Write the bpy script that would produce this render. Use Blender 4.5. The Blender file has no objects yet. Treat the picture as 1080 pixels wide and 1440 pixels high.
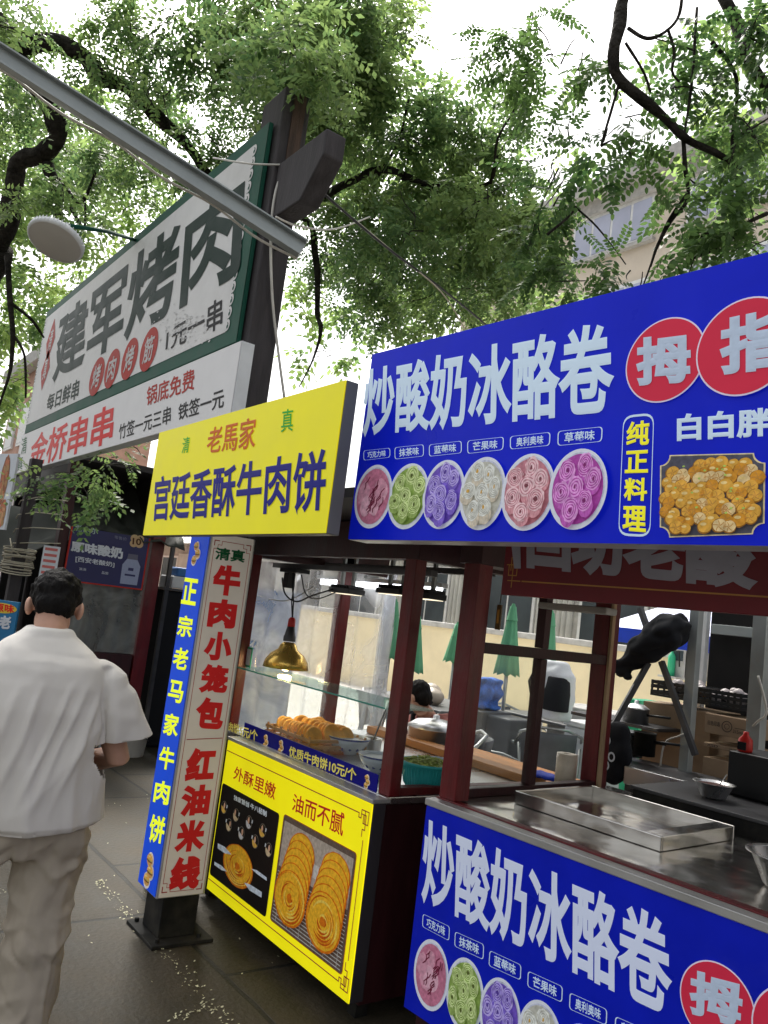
import bpy, bmesh, math, random
import numpy as np
from mathutils import Vector, Matrix, noise
random.seed(7)
SC = bpy.context.scene
COL = SC.collection

# ------------------------------------------------------------------ camera
# World axes: X runs along the row of stalls towards the viewer's right,
# Y points from the street into the stalls, Z is up.
FPX, PITCH, ROLL, EYE, HEAD = 1142.0, math.radians(7.2), math.radians(7.15), 1.65, math.radians(-36.0)
S_ = Vector((-math.sin(HEAD), -math.cos(HEAD), 0)); B_ = Vector((math.cos(HEAD), -math.sin(HEAD), 0))
def _w(v): return Vector((S_.dot(v), B_.dot(v), v[2]))
_r0 = Vector((1, 0, 0)); _f0 = Vector((0, math.cos(PITCH), math.sin(PITCH))); _u0 = Vector((0, -math.sin(PITCH), math.cos(PITCH)))
_c, _s = math.cos(ROLL), math.sin(ROLL)
CR, CU, CF = _w(_c*_r0+_s*_u0), _w(-_s*_r0+_c*_u0), _w(_f0)
CAMPOS = Vector((0, 0, EYE))
cd = bpy.data.cameras.new('camera'); cam = bpy.data.objects.new('camera', cd); COL.objects.link(cam)
cam.matrix_world = Matrix(((CR.x, CU.x, -CF.x, 0), (CR.y, CU.y, -CF.y, 0), (CR.z, CU.z, -CF.z, EYE), (0, 0, 0, 1)))
cd.sensor_fit = 'VERTICAL'; cd.sensor_height = 36; cd.sensor_width = 27; cd.lens = FPX/1440*36
cd.clip_start = 0.05; cd.clip_end = 600
SC.camera = cam

# ------------------------------------------------------------------ sky, sun, exposure
SUN_EL, SUN_AZ = math.radians(54), math.radians(163)     # direction the light comes from, in the XY plane
w = bpy.data.worlds.new("World"); SC.world = w; w.use_nodes = True
nt = w.node_tree; bg = nt.nodes['Background']
sky = nt.nodes.new('ShaderNodeTexSky'); sky.sky_type = 'NISHITA'; sky.sun_disc = False
sky.sun_elevation = SUN_EL; sky.sun_rotation = math.pi/2 - SUN_AZ
sky.air_density = 1.5; sky.dust_density = 6; sky.ozone_density = 1
hs = nt.nodes.new('ShaderNodeHueSaturation'); hs.inputs['Saturation'].default_value = 0.22
nt.links.new(sky.outputs[0], hs.inputs['Color']); nt.links.new(hs.outputs[0], bg.inputs[0])
bg.inputs[1].default_value = 0.15
sd = bpy.data.lights.new('sun', 'SUN'); sd.energy = 2.6; sd.angle = math.radians(14); sd.color = (1, .95, .87)
so = bpy.data.objects.new('sun', sd); COL.objects.link(so)
sv = Vector((math.cos(SUN_AZ)*math.cos(SUN_EL), math.sin(SUN_AZ)*math.cos(SUN_EL), math.sin(SUN_EL)))
so.rotation_euler = (-sv).to_track_quat('-Z', 'Y').to_euler()
SC.view_settings.view_transform = 'Standard'; SC.view_settings.look = 'None'
SC.view_settings.exposure = 0.85; SC.view_settings.gamma = 1
SC.cycles.max_bounces = 10; SC.cycles.transparent_max_bounces = 24

# ------------------------------------------------------------------ helpers
def ray(u, v): return CR*((u-540)/FPX) - CU*((v-720)/FPX) + CF
def at(u, v, d):                       # the point seen at a pixel, d metres ahead of the lens
    return CAMPOS + ray(u, v)*d
def onz(u, v, z): r = ray(u, v); return CAMPOS + r*((z-EYE)/r.z)
def ony(u, v, y): r = ray(u, v); return CAMPOS + r*(y/r.y)
def onx(u, v, x): r = ray(u, v); return CAMPOS + r*(x/r.x)
class Frame:                           # a thing's own axes: front faces local -Y
    def __init__(s, o, yaw=0):
        s.o = Vector(o); s.yaw = yaw; s.m = Matrix.Translation(s.o) @ Matrix.Rotation(yaw, 4, 'Z'); s.i = s.m.inverted()
        s.r3 = s.i.to_3x3()
    def px(s, u, v, y=0.0):
        o = s.i @ CAMPOS; d = s.r3 @ ray(u, v); return o + d*((y-o.y)/d.y)
    def px_x(s, u, v, x):
        o = s.i @ CAMPOS; d = s.r3 @ ray(u, v); return o + d*((x-o.x)/d.x)
    def px_z(s, u, v, z):
        o = s.i @ CAMPOS; d = s.r3 @ ray(u, v); return o + d*((z-o.z)/d.z)
    def pd(s, u, v, d): return s.i @ at(u, v, d)

def tag(o, label=None, cat=None, group=None, kind=None):
    if label: o['label'] = label
    if cat: o['category'] = cat
    if group: o['group'] = group
    if kind: o['kind'] = kind
    return o
def thing(name, label, cat, F=None, group=None):
    o = bpy.data.objects.new(name, None); COL.objects.link(o); o.empty_display_size = .1
    if F is not None:
        if isinstance(F, Frame): o.location = F.o; o.rotation_euler = (0, 0, F.yaw)
        else: o.location = F
    return tag(o, label, cat, group)

class MB:
    def __init__(s): s.v = []; s.f = []; s.mi = []; s.sm = []
    def add(s, vs, fs, mi=0, smooth=False):
        b = len(s.v); s.v += [tuple(p) for p in vs]; s.f += [tuple(i+b for i in f) for f in fs]
        s.mi += [mi]*len(fs); s.sm += [smooth]*len(fs); return s
    def box(s, a, b, mi=0, M=None):    # two opposite corners
        x0, x1 = sorted((a[0], b[0])); y0, y1 = sorted((a[1], b[1])); z0, z1 = sorted((a[2], b[2]))
        vs = [Vector(p) for p in ((x0,y0,z0),(x1,y0,z0),(x1,y1,z0),(x0,y1,z0),(x0,y0,z1),(x1,y0,z1),(x1,y1,z1),(x0,y1,z1))]
        if M is not None: vs = [M @ p for p in vs]
        return s.add(vs, [(0,3,2,1),(4,5,6,7),(0,1,5,4),(1,2,6,5),(2,3,7,6),(3,0,4,7)], mi)
    def bar(s, p, q, w, h, mi=0, up=(0,0,1)):   # rectangular bar from p to q
        p, q = Vector(p), Vector(q); d = (q-p); L = d.length; d.normalize()
        x = d.cross(Vector(up)); 
        if x.length < 1e-4: x = d.cross(Vector((0,1,0)))
        x.normalize(); z = x.cross(d)
        M = Matrix(((x.x,d.x,z.x,p.x),(x.y,d.y,z.y,p.y),(x.z,d.z,z.z,p.z),(0,0,0,1)))
        return s.box((-w/2,0,-h/2),(w/2,L,h/2),mi,M)
    def tube(s, pts, r, n=8, mi=0, cap=True, smooth=True):
        pts = [Vector(p) for p in pts]; k = len(pts)
        rs = [r]*k if not hasattr(r, '__len__') else list(r)
        vs = []; fs = []; prev = None
        for i, p in enumerate(pts):
            t = (pts[min(i+1,k-1)]-pts[max(i-1,0)]).normalized()
            if prev is None:
                a = t.cross(Vector((0,0,1)));
                if a.length < 1e-3: a = t.cross(Vector((1,0,0)))
            else: a = prev - t*prev.dot(t)
            a.normalize(); prev = a; b = t.cross(a)
            for j in range(n):
                an = 2*math.pi*j/n; vs.append(p + (a*math.cos(an)+b*math.sin(an))*rs[i])
        for i in range(k-1):
            for j in range(n):
                j2 = (j+1) % n; fs.append((i*n+j, i*n+j2, (i+1)*n+j2, (i+1)*n+j))
        if cap: fs.append(tuple(range(n-1,-1,-1))); fs.append(tuple((k-1)*n+j for j in range(n)))
        return s.add(vs, fs, mi, smooth)
    def lathe(s, prof, c=(0,0,0), n=28, mi=0, smooth=True, M=None):
        c = Vector(c); vs = []; fs = []; k = len(prof)
        for r, z in prof:
            for j in range(n):
                a = 2*math.pi*j/n; p = Vector((r*math.cos(a), r*math.sin(a), z))
                vs.append(c + (M @ p if M is not None else p))
        for i in range(k-1):
            for j in range(n):
                j2 = (j+1) % n; fs.append((i*n+j, i*n+j2, (i+1)*n+j2, (i+1)*n+j))
        return s.add(vs, fs, mi, smooth)
    def ball(s, c, r, n=16, mi=0, M=None):
        r = (r,r,r) if not hasattr(r,'__len__') else r
        k = n//2; vs = []; fs = []
        for i in range(k+1):
            th = math.pi*i/k
            for j in range(n):
                a = 2*math.pi*j/n; p = Vector((r[0]*math.sin(th)*math.cos(a), r[1]*math.sin(th)*math.sin(a), r[2]*math.cos(th)))
                vs.append(Vector(c) + (M @ p if M is not None else p))
        for i in range(k):
            for j in range(n):
                j2 = (j+1) % n; fs.append((i*n+j, (i+1)*n+j, (i+1)*n+j2, i*n+j2))
        return s.add(vs, fs, mi, True)
    def loft(s, rings, mi=0, cap=True, smooth=True):
        n = len(rings[0]); vs = [p for r in rings for p in r]; fs = []
        for i in range(len(rings)-1):
            for j in range(n):
                j2 = (j+1) % n; fs.append((i*n+j, i*n+j2, (i+1)*n+j2, (i+1)*n+j))
        if cap: fs.append(tuple(range(n-1,-1,-1))); fs.append(tuple((len(rings)-1)*n+j for j in range(n)))
        return s.add(vs, fs, mi, smooth)
    def prism(s, pts, off, mi=0):      # polygon extruded by vector off
        n = len(pts); off = Vector(off); a = [Vector(p) for p in pts]; vs = a + [p+off for p in a]
        fs = [tuple(range(n)), tuple(range(2*n-1,n-1,-1))] + [(j,n+j,n+(j+1)%n,(j+1)%n) for j in range(n)]
        return s.add(vs, fs, mi)
    def mesh(s, name):
        me = bpy.data.meshes.new(name); me.from_pydata(s.v, [], s.f)
        me.polygons.foreach_set('material_index', s.mi); me.polygons.foreach_set('use_smooth', s.sm); me.update()
        return me
    def build(s, name, mats, parent=None, bevel=0, fix=False):
        me = s.mesh(name)
        if fix:
            bm = bmesh.new(); bm.from_mesh(me); bmesh.ops.remove_doubles(bm, verts=bm.verts, dist=1e-5)
            bmesh.ops.recalc_face_normals(bm, faces=bm.faces); bm.to_mesh(me); bm.free()
        return link(name, me, mats, parent, bevel)
def link(name, me, mats, parent=None, bevel=0):
    o = bpy.data.objects.new(name, me); COL.objects.link(o)
    for m in (mats if isinstance(mats, (list, tuple)) else [mats]): me.materials.append(m)
    if parent is not None: o.parent = parent
    if bevel:
        b = o.modifiers.new('bevel', 'BEVEL'); b.width = bevel; b.segments = 2; b.limit_method = 'ANGLE'; b.angle_limit = math.radians(40)
    return o
def remesh(mb, voxel, smooth=6, fold=None, rot=None):
    me = mb.mesh('tmp'); o = bpy.data.objects.new('tmp', me); COL.objects.link(o)
    r = o.modifiers.new('r', 'REMESH'); r.mode = 'VOXEL'; r.voxel_size = voxel
    if smooth: sm = o.modifiers.new('s', 'SMOOTH'); sm.iterations = smooth; sm.factor = .5
    dg = bpy.context.evaluated_depsgraph_get(); dg.update()
    m2 = bpy.data.meshes.new_from_object(o.evaluated_get(dg)); bpy.data.objects.remove(o)
    if fold:
        n = [v.normal.copy() for v in m2.vertices]
        for v, nn in zip(m2.vertices, n): v.co += nn*fold(v.co, nn)
    m2.polygons.foreach_set('use_smooth', [True]*len(m2.polygons)); m2.update(); return m2
def copy_tree(o, parent=None):
    c = o.copy(); COL.objects.link(c); c.parent = parent
    for ch in o.children: copy_tree(ch, c)
    return c

def ringz(cx, cy, z, rx, ry, n=24, tilt=0, sq=2.0):
    out = []
    for j in range(n):
        a = 6.283185*j/n; c_, s__ = math.cos(a), math.sin(a); e = 2/sq
        x = math.copysign(abs(c_)**e, c_)*rx; y = math.copysign(abs(s__)**e, s__)*ry
        out.append(Vector((cx+x, cy+y, z+tilt*y)))
    return out
# ------------------------------------------------------------------ materials
MATS = {}
def mat(name, col, rough=.6, metal=0, var=.12, scale=6, bump=0, bscale=50, emit=0, spec=.4, stretch=None, dirt=0, dcol=(.05,.045,.04), bdetail=8, bdist=.01):
    if name.endswith(('_ink', '_print', '_low')) or name.startswith(('print_', 'white_', 'pillar_', 'green_paint')): spec = min(spec, .12)
    m = bpy.data.materials.new(name); m.use_nodes = True; t = m.node_tree; p = t.nodes['Principled BSDF']; L = t.links.new
    p.inputs['Roughness'].default_value = rough; p.inputs['Metallic'].default_value = metal
    p.inputs['Specular IOR Level'].default_value = spec
    tc = t.nodes.new('ShaderNodeTexCoord'); mp = t.nodes.new('ShaderNodeMapping'); L(tc.outputs['Object'], mp.inputs[0])
    if stretch: mp.inputs['Scale'].default_value = stretch
    n = t.nodes.new('ShaderNodeTexNoise'); n.inputs['Scale'].default_value = scale; n.inputs['Detail'].default_value = 6; L(mp.outputs[0], n.inputs['Vector'])
    r = t.nodes.new('ShaderNodeValToRGB'); L(n.outputs['Fac'], r.inputs[0])
    r.color_ramp.elements[0].position = .3; r.color_ramp.elements[1].position = .7
    r.color_ramp.elements[0].color = (*[c*(1-var) for c in col], 1); r.color_ramp.elements[1].color = (*[min(1, c*(1+var)) for c in col], 1)
    out = r.outputs[0]
    if dirt:
        n3 = t.nodes.new('ShaderNodeTexNoise'); n3.inputs['Scale'].default_value = 2.3; n3.inputs['Detail'].default_value = 9; n3.inputs['Roughness'].default_value = .7
        L(tc.outputs['Object'], n3.inputs['Vector'])
        r3 = t.nodes.new('ShaderNodeValToRGB'); r3.color_ramp.elements[0].position = .5; r3.color_ramp.elements[1].position = .72
        r3.color_ramp.elements[1].color = (dirt, dirt, dirt, 1); L(n3.outputs['Fac'], r3.inputs[0])
        mx = t.nodes.new('ShaderNodeMix'); mx.data_type = 'RGBA'; L(r3.outputs[0], mx.inputs[0]); L(out, mx.inputs[6]); mx.inputs[7].default_value = (*dcol, 1); out = mx.outputs[2]
    L(out, p.inputs['Base Color'])
    if emit: L(out, p.inputs['Emission Color']); p.inputs['Emission Strength'].default_value = emit
    if rough < .95:
        mr = t.nodes.new('ShaderNodeMapRange'); L(n.outputs['Fac'], mr.inputs[0]); mr.inputs[3].default_value = max(.02, rough-.1); mr.inputs[4].default_value = min(1, rough+.12); L(mr.outputs[0], p.inputs['Roughness'])
    if bump:
        n2 = t.nodes.new('ShaderNodeTexNoise'); n2.inputs['Scale'].default_value = bscale; n2.inputs['Detail'].default_value = bdetail; L(mp.outputs[0], n2.inputs['Vector'])
        b = t.nodes.new('ShaderNodeBump'); b.inputs['Strength'].default_value = bump; b.inputs['Distance'].default_value = bdist; L(n2.outputs['Fac'], b.inputs['Height']); L(b.outputs[0], p.inputs['Normal'])
    MATS[name] = m; return m
def sheet_mat(name, tint, clear, rough=.08, wav=.25, milky=(.75,.78,.8)):   # glass and plastic sheet
    m = bpy.data.materials.new(name); m.use_nodes = True; t = m.node_tree; L = t.links.new; t.nodes.clear()
    o = t.nodes.new('ShaderNodeOutputMaterial'); tr = t.nodes.new('ShaderNodeBsdfTransparent'); tr.inputs[0].default_value = (*tint, 1)
    df = t.nodes.new('ShaderNodeBsdfTranslucent'); df.inputs[0].default_value = (*milky, 1)
    d2 = t.nodes.new('ShaderNodeBsdfDiffuse'); d2.inputs[0].default_value = (*milky, 1)
    md = t.nodes.new('ShaderNodeMixShader'); L(df.outputs[0], md.inputs[1]); L(d2.outputs[0], md.inputs[2])
    tc = t.nodes.new('ShaderNodeTexCoord'); n = t.nodes.new('ShaderNodeTexNoise'); n.inputs['Scale'].default_value = 3; n.inputs['Detail'].default_value = 7; n.inputs['Distortion'].default_value = 1.2; L(tc.outputs['Object'], n.inputs['Vector'])
    mr = t.nodes.new('ShaderNodeMapRange'); L(n.outputs['Fac'], mr.inputs[0]); mr.inputs[1].default_value = .3; mr.inputs[2].default_value = .7
    mr.inputs[3].default_value = max(0, 1-clear-wav*.5); mr.inputs[4].default_value = 1-clear+wav*.5
    m1 = t.nodes.new('ShaderNodeMixShader'); L(mr.outputs[0], m1.inputs[0]); L(tr.outputs[0], m1.inputs[1]); L(md.outputs[0], m1.inputs[2])
    gl = t.nodes.new('ShaderNodeBsdfGlossy'); gl.inputs['Roughness'].default_value = rough
    lw = t.nodes.new('ShaderNodeLayerWeight'); pw = t.nodes.new('ShaderNodeMath'); pw.operation = 'POWER'; L(lw.outputs['Facing'], pw.inputs[0]); pw.inputs[1].default_value = 3.5; fr = t.nodes.new('ShaderNodeMath'); fr.operation = 'MULTIPLY_ADD'; L(pw.outputs[0], fr.inputs[0]); fr.inputs[1].default_value = .5; fr.inputs[2].default_value = .025
    bp = t.nodes.new('ShaderNodeBump'); bp.inputs['Strength'].default_value = wav; bp.inputs['Distance'].default_value = .02; L(n.outputs['Fac'], bp.inputs['Height']); L(bp.outputs[0], gl.inputs['Normal'])
    m2 = t.nodes.new('ShaderNodeMixShader'); L(fr.outputs[0], m2.inputs[0]); L(m1.outputs[0], m2.inputs[1]); L(gl.outputs[0], m2.inputs[2]); L(m2.outputs[0], o.inputs[0])
    MATS[name] = m; return m
def leaf_mat(name, c0, c1, trans=.45):
    m = bpy.data.materials.new(name); m.use_nodes = True; t = m.node_tree; L = t.links.new; t.nodes.clear()
    o = t.nodes.new('ShaderNodeOutputMaterial'); g = t.nodes.new('ShaderNodeNewGeometry')
    tc = t.nodes.new('ShaderNodeTexCoord'); n = t.nodes.new('ShaderNodeTexNoise'); n.inputs['Scale'].default_value = 1.1; n.inputs['Detail'].default_value = 3; L(tc.outputs['Object'], n.inputs['Vector'])
    a = t.nodes.new('ShaderNodeMath'); a.operation = 'MULTIPLY_ADD'; L(g.outputs['Random Per Island'], a.inputs[0]); a.inputs[1].default_value = .55
    s = t.nodes.new('ShaderNodeMath'); s.operation = 'MULTIPLY_ADD'; L(n.outputs['Fac'], s.inputs[0]); s.inputs[1].default_value = 1.6; s.inputs[2].default_value = -.6; L(s.outputs[0], a.inputs[2])
    r = t.nodes.new('ShaderNodeValToRGB'); r.color_ramp.elements[0].position = .15; r.color_ramp.elements[1].position = .95
    r.color_ramp.elements[0].color = (*c0, 1); r.color_ramp.elements[1].color = (*c1, 1); L(a.outputs[0], r.inputs[0])
    p = t.nodes.new('ShaderNodeBsdfPrincipled'); p.inputs['Roughness'].default_value = .45; p.inputs['Specular IOR Level'].default_value = .35; L(r.outputs[0], p.inputs['Base Color'])
    tl = t.nodes.new('ShaderNodeBsdfTranslucent'); hv = t.nodes.new('ShaderNodeHueSaturation'); hv.inputs['Hue'].default_value = .491; hv.inputs['Saturation'].default_value = .95; hv.inputs['Value'].default_value = 2.6; L(r.outputs[0], hv.inputs['Color']); L(hv.outputs[0], tl.inputs[0])
    mx = t.nodes.new('ShaderNodeMixShader'); mx.inputs[0].default_value = trans; L(p.outputs[0], mx.inputs[1]); L(tl.outputs[0], mx.inputs[2]); L(mx.outputs[0], o.inputs[0])
    MATS[name] = m; return m
K = MATS
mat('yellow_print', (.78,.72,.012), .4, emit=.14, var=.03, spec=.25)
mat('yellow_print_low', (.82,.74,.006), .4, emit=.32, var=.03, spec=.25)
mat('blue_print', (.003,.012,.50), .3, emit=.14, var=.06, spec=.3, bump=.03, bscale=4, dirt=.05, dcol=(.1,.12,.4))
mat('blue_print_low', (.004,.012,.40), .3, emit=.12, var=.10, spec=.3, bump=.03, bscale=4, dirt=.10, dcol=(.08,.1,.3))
mat('pillar_blue', (.004,.06,.58), .35, emit=.25, var=.04)
mat('pillar_grey', (.55,.50,.43), .5, emit=.12, var=.05, dirt=.12)
mat('white_panel', (.74,.74,.74), .45, var=.05, dirt=.22, dcol=(.4,.4,.38))
mat('white_box', (.66,.66,.67), .4, var=.04, emit=.05)
mat('green_paint', (.015,.09,.06), .5, var=.1)
mat('dark_green_ink', (.01,.03,.024), .5, var=.08)
mat('black_ink', (.015,.015,.018), .5)
mat('red_ink', (.55,.02,.02), .45, emit=.08, var=.06)
mat('dark_red_ink', (.45,.035,.025), .5, var=.06)
mat('orange_ink', (.62,.13,.01), .45, emit=.05)
mat('green_ink', (.03,.42,.04), .45, emit=.05)
mat('deep_green_ink', (.01,.14,.05), .45)
mat('navy_ink', (.006,.006,.25), .45)
mat('ice_ink', (.62,.77,.92), .4, emit=.1, var=.02)
mat('ice_ink_low', (.66,.73,.92), .4, emit=.1, var=.02)
mat('lime_ink', (.75,.85,.02), .4, emit=.35, var=.02)
mat('yellow_ink', (.85,.80,.03), .4, emit=.18, var=.02)
mat('pale_yellow_ink', (.80,.70,.15), .4, emit=.1)
mat('rose_print', (.62,.03,.07), .4, emit=.1, var=.05)
mat('brick_red_print', (.42,.06,.05), .45)
mat('aluminium', (.48,.48,.47), .38, metal=.55, var=.1, bump=.05)
mat('side_grey', (.13,.13,.14), .5, var=.1)
mat('side_dark', (.035,.03,.035), .5)
mat('red_wood', (.125,.007,.010), .42, var=.3, bump=.2, bscale=30, stretch=(3,3,.6), dirt=.55, dcol=(.10,.055,.045))
mat('dark_red_wood', (.035,.006,.008), .5, var=.3, bump=.15, stretch=(3,3,.6))
mat('roof_dark', (.03,.027,.03), .6, var=.3)
mat('stainless', (.58,.56,.53), .16, metal=.95, var=.25, scale=3, bump=.6, bscale=2.6, bdetail=2.5, bdist=.035, dirt=.25, dcol=(.12,.11,.10))
mat('stainless_plain', (.6,.6,.6), .28, metal=.95, var=.1, scale=5, bump=.05)
mat('steel_dark', (.08,.08,.085), .42, metal=.5, var=.3)
mat('galvanised', (.34,.37,.37), .45, metal=.35, var=.12, bump=.05, dirt=.2, dcol=(.25,.2,.16))
mat('old_timber', (.045,.04,.043), .75, var=.35, scale=5, bump=.4, bscale=24, stretch=(3,3,.5))
mat('timber_grain', (.07,.042,.03), .7, var=.4, bump=.4, stretch=(5,5,.5))
mat('black_paint', (.012,.012,.012), .65, spec=.15, var=.2, dirt=.4, dcol=(.1,.09,.07))
mat('black_plastic', (.012,.013,.015), .45)
mat('black_cloth', (.008,.009,.013), .85, bump=.2, bscale=30)
mat('white_plastic', (.7,.72,.74), .35)
mat('brass', (.85,.55,.13), .25, metal=.75, var=.12, bump=.06)
mat('red_plastic', (.55,.02,.015), .35)
mat('bamboo', (.45,.22,.07), .55, var=.25, bump=.1)
mat('bread', (.78,.36,.035), .55, var=.3, scale=14, bump=.3, bscale=60)
mat('teal_plastic', (.03,.36,.36), .3, var=.08)
mat('greens', (.35,.42,.10), .7, var=.5, scale=40, bump=.4)
mat('porcelain', (.55,.60,.68), .2, var=.05)
mat('cobalt', (.03,.06,.26), .25, var=.4, scale=30)
mat('cardboard', (.36,.25,.16), .8, var=.12, bump=.08, dirt=.2, dcol=(.2,.13,.08))
mat('cardboard_ink', (.10,.08,.07), .8)
mat('skin', (.48,.27,.19), .55, var=.1, scale=20, bump=.03)
mat('hair', (.008,.007,.007), .6, spec=.12, var=.4, scale=60, bump=.5, bscale=160, stretch=(1,1,.25))
mat('white_cotton', (.68,.65,.61), .9, var=.03, bump=.55, bscale=3.0, stretch=(2.2,2.2,.55), bdetail=1.5, bdist=.05)
mat('khaki', (.40,.345,.275), .9, var=.07, bump=.6, bscale=4.5, stretch=(2.0,2.0,1.2), bdetail=2, bdist=.04)
mat('shoe', (.05,.05,.05), .6)
mat('rose_cloth', (.28,.10,.085), .9, var=.1, bump=.05)
mat('concrete', (.50,.48,.44), .85, var=.15, scale=3, bump=.1)
mat('cream_wall', (.82,.70,.46), .85, var=.08, scale=1.5, bump=.05, dirt=.15, dcol=(.45,.38,.26))
mat('grey_trim', (.45,.44,.42), .8, var=.2)
mat('roof_sheet', (.55,.55,.52), .6, var=.15, scale=2)
mat('window_dark', (.06,.075,.085), .15, var=.3, scale=1)
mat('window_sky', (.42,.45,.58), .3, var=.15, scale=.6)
mat('window_frame', (.75,.76,.76), .4)
mat('beige_facade', (.66,.58,.48), .85, var=.08, scale=.6, dirt=.15, dcol=(.3,.25,.2))
mat('pink_brick', (.50,.30,.23), .9, var=.15, scale=3)
mat('parasol_green', (.12,.36,.20), .8, var=.15, scale=3)
mat('tent_blue', (.01,.05,.55), .6)
mat('tent_pale', (.55,.58,.80), .6)
mat('chair_grey', (.11,.11,.12), .5, var=.15)
mat('chair_tube', (.45,.45,.44), .3, metal=.8)
mat('table_grey', (.13,.13,.13), .35, var=.1)
mat('orange_wood', (.42,.17,.04), .5, var=.25, stretch=(.6,4,4))
mat('blue_cloth', (.05,.16,.55), .8, var=.6, scale=12)
mat('bark', (.030,.027,.023), .95, var=.6, scale=12, bump=1.0, bscale=26, bdist=.05, spec=.1)
mat('twig', (.025,.022,.018), .9)
mat('rope', (.50,.46,.36), .8, var=.15)
mat('cable', (.012,.012,.013), .5)
mat('wire_white', (.62,.60,.55), .5)
mat('petal', (.62,.60,.40), .8, var=.2, scale=30)
mat('lamp_face', (.56,.55,.53), .5, var=.04)
mat('tube_light', (.95,.97,1), .3, emit=3.5, var=0)
mat('led_board', (.05,.05,.05), .5)
mat('led_lens', (.85,.75,.55), .3, emit=.8)
mat('navy_board', (.018,.02,.10), .4, var=.1)
mat('poster_blue', (.05,.18,.48), .5, var=.1)
mat('poster_white', (.62,.66,.72), .5)
mat('poster_teal', (.02,.17,.36), .4)
mat('dark_interior', (.012,.011,.011), .9, var=.4)
mat('tarp', (.055,.06,.05), .7, var=.3, scale=3)
mat('tea_green', (.03,.4,.2), .5)
mat('maroon_board', (.17,.007,.016), .45, var=.15)
mat('gold_line', (.50,.24,.05), .45)
mat('silver_letter', (.34,.34,.42), .45)
mat('orange_side', (.28,.07,.03), .5)
sheet_mat('glass', (.96,.98,.97), .985, wav=.02)
sheet_mat('glass_shelf', (.80,.93,.90), .85, wav=.05, milky=(.5,.7,.66))
sheet_mat('plastic_sheet', (.96,.97,.98), .68, rough=.1, wav=.5, milky=(.95,.96,.98))
sheet_mat('dirty_plastic', (.55,.57,.56), .55, rough=.25, wav=.5, milky=(.4,.42,.4))
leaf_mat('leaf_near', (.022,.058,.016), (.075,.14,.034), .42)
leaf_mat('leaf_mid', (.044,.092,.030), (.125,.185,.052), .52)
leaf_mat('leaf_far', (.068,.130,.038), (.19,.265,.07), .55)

# ------------------------------------------------------------------ lettering and flat print
def text_mesh(body, off=0.0, spacing=1.0):   # glyph fills, with a bevel that swells each stroke into a bold one
    c = bpy.data.curves.new('lettering', 'FONT'); c.body = body; c.resolution_u = 5; c.space_character = spacing
    c.bevel_depth = off; c.bevel_resolution = 0
    o = bpy.data.objects.new('lettering', c); COL.objects.link(o)
    dg = bpy.context.evaluated_depsgraph_get(); dg.update()
    m = bpy.data.meshes.new_from_object(o.evaluated_get(dg)); bpy.data.objects.remove(o)
    z = [v.co.z for v in m.vertices]
    fs = [tuple(p.vertices) for p in m.polygons if max(z[i] for i in p.vertices) > 1e-6 or off == 0]
    use = sorted({i for f in fs for i in f}); re = {i: k for k, i in enumerate(use)}
    vs = [(m.vertices[i].co.x, m.vertices[i].co.y, max(0, m.vertices[i].co.z)/max(off, 1e-6)) for i in use]; fs = [tuple(re[i] for i in f) for f in fs]
    bpy.data.meshes.remove(m); return vs, fs
LIFT = .0022
def loc4(F, q):                        # four corner pixels (or local x,z pairs) -> local x,z: TL TR BR BL
    return [Vector((p.x, p.z)) for p in (F.px(*c) for c in q)]
def letters(parent, F, body, q, m, off=.02, layer=1, local=False, vertical=False, name='lettering', pad=.1):
    Q = [Vector(p) for p in q] if local else loc4(F, q)
    mb = MB()
    def put(body, Q, off):
        vs, fs = text_mesh(body, off)
        if not vs: return
        x0 = min(p[0] for p in vs); x1 = max(p[0] for p in vs); z0 = min(p[1] for p in vs); z1 = max(p[1] for p in vs)
        out = []
        for x, z, h in vs:
            a = (x-x0)/max(x1-x0, 1e-6); b = (z-z0)/max(z1-z0, 1e-6)
            p = (Q[3]*(1-a)+Q[2]*a)*(1-b) + (Q[0]*(1-a)+Q[1]*a)*b
            out.append((p.x, -LIFT*layer-h*.0006, p.y))
        mb.add(out, fs)
    if vertical:
        n = len(body)
        for i, ch in enumerate(body):
            t0 = i/n + (pad/n if i else 0); t1 = (i+1)/n - (pad/n if i < n-1 else 0)
            put(ch, [Q[0].lerp(Q[3], t0), Q[1].lerp(Q[2], t0), Q[1].lerp(Q[2], t1), Q[0].lerp(Q[3], t1)], off)
    else: put(body, Q, off)
    return mb.build(name, m, parent)
class Print:                           # flat print: polygons in the sign's own plane, stacked in thin layers
    def __init__(s): s.mb = MB(); s.ms = []
    def mi(s, m):
        if m not in s.ms: s.ms.append(m)
        return s.ms.index(m)
    def poly(s, pts, m, layer=1): s.mb.add([(p[0], -LIFT*layer, p[1]) for p in pts], [tuple(range(len(pts)))], s.mi(m)); return s
    def ring(s, outer, inner, m, layer=1):
        n = len(outer); vs = [(p[0], -LIFT*layer, p[1]) for p in list(outer)+list(inner)]
        s.mb.add(vs, [(j, (j+1) % n, n+(j+1) % n, n+j) for j in range(n)], s.mi(m)); return s
    def line(s, pts, w, m, layer=1, closed=False):
        pts = [Vector((p[0], p[1])) for p in pts]; k = len(pts)
        for i in range(k if closed else k-1):
            a, b = pts[i], pts[(i+1) % k]; d = b-a
            if d.length < 1e-6: continue
            d.normalize(); n = Vector((-d.y, d.x))*w/2; e = d*w/2
            s.poly([a-e-n, b+e-n, b+e+n, a-e+n], m, layer+.02*(i % 2))
        return s
    def build(s, name, parent): return s.mb.build(name, s.ms, parent)
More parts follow.
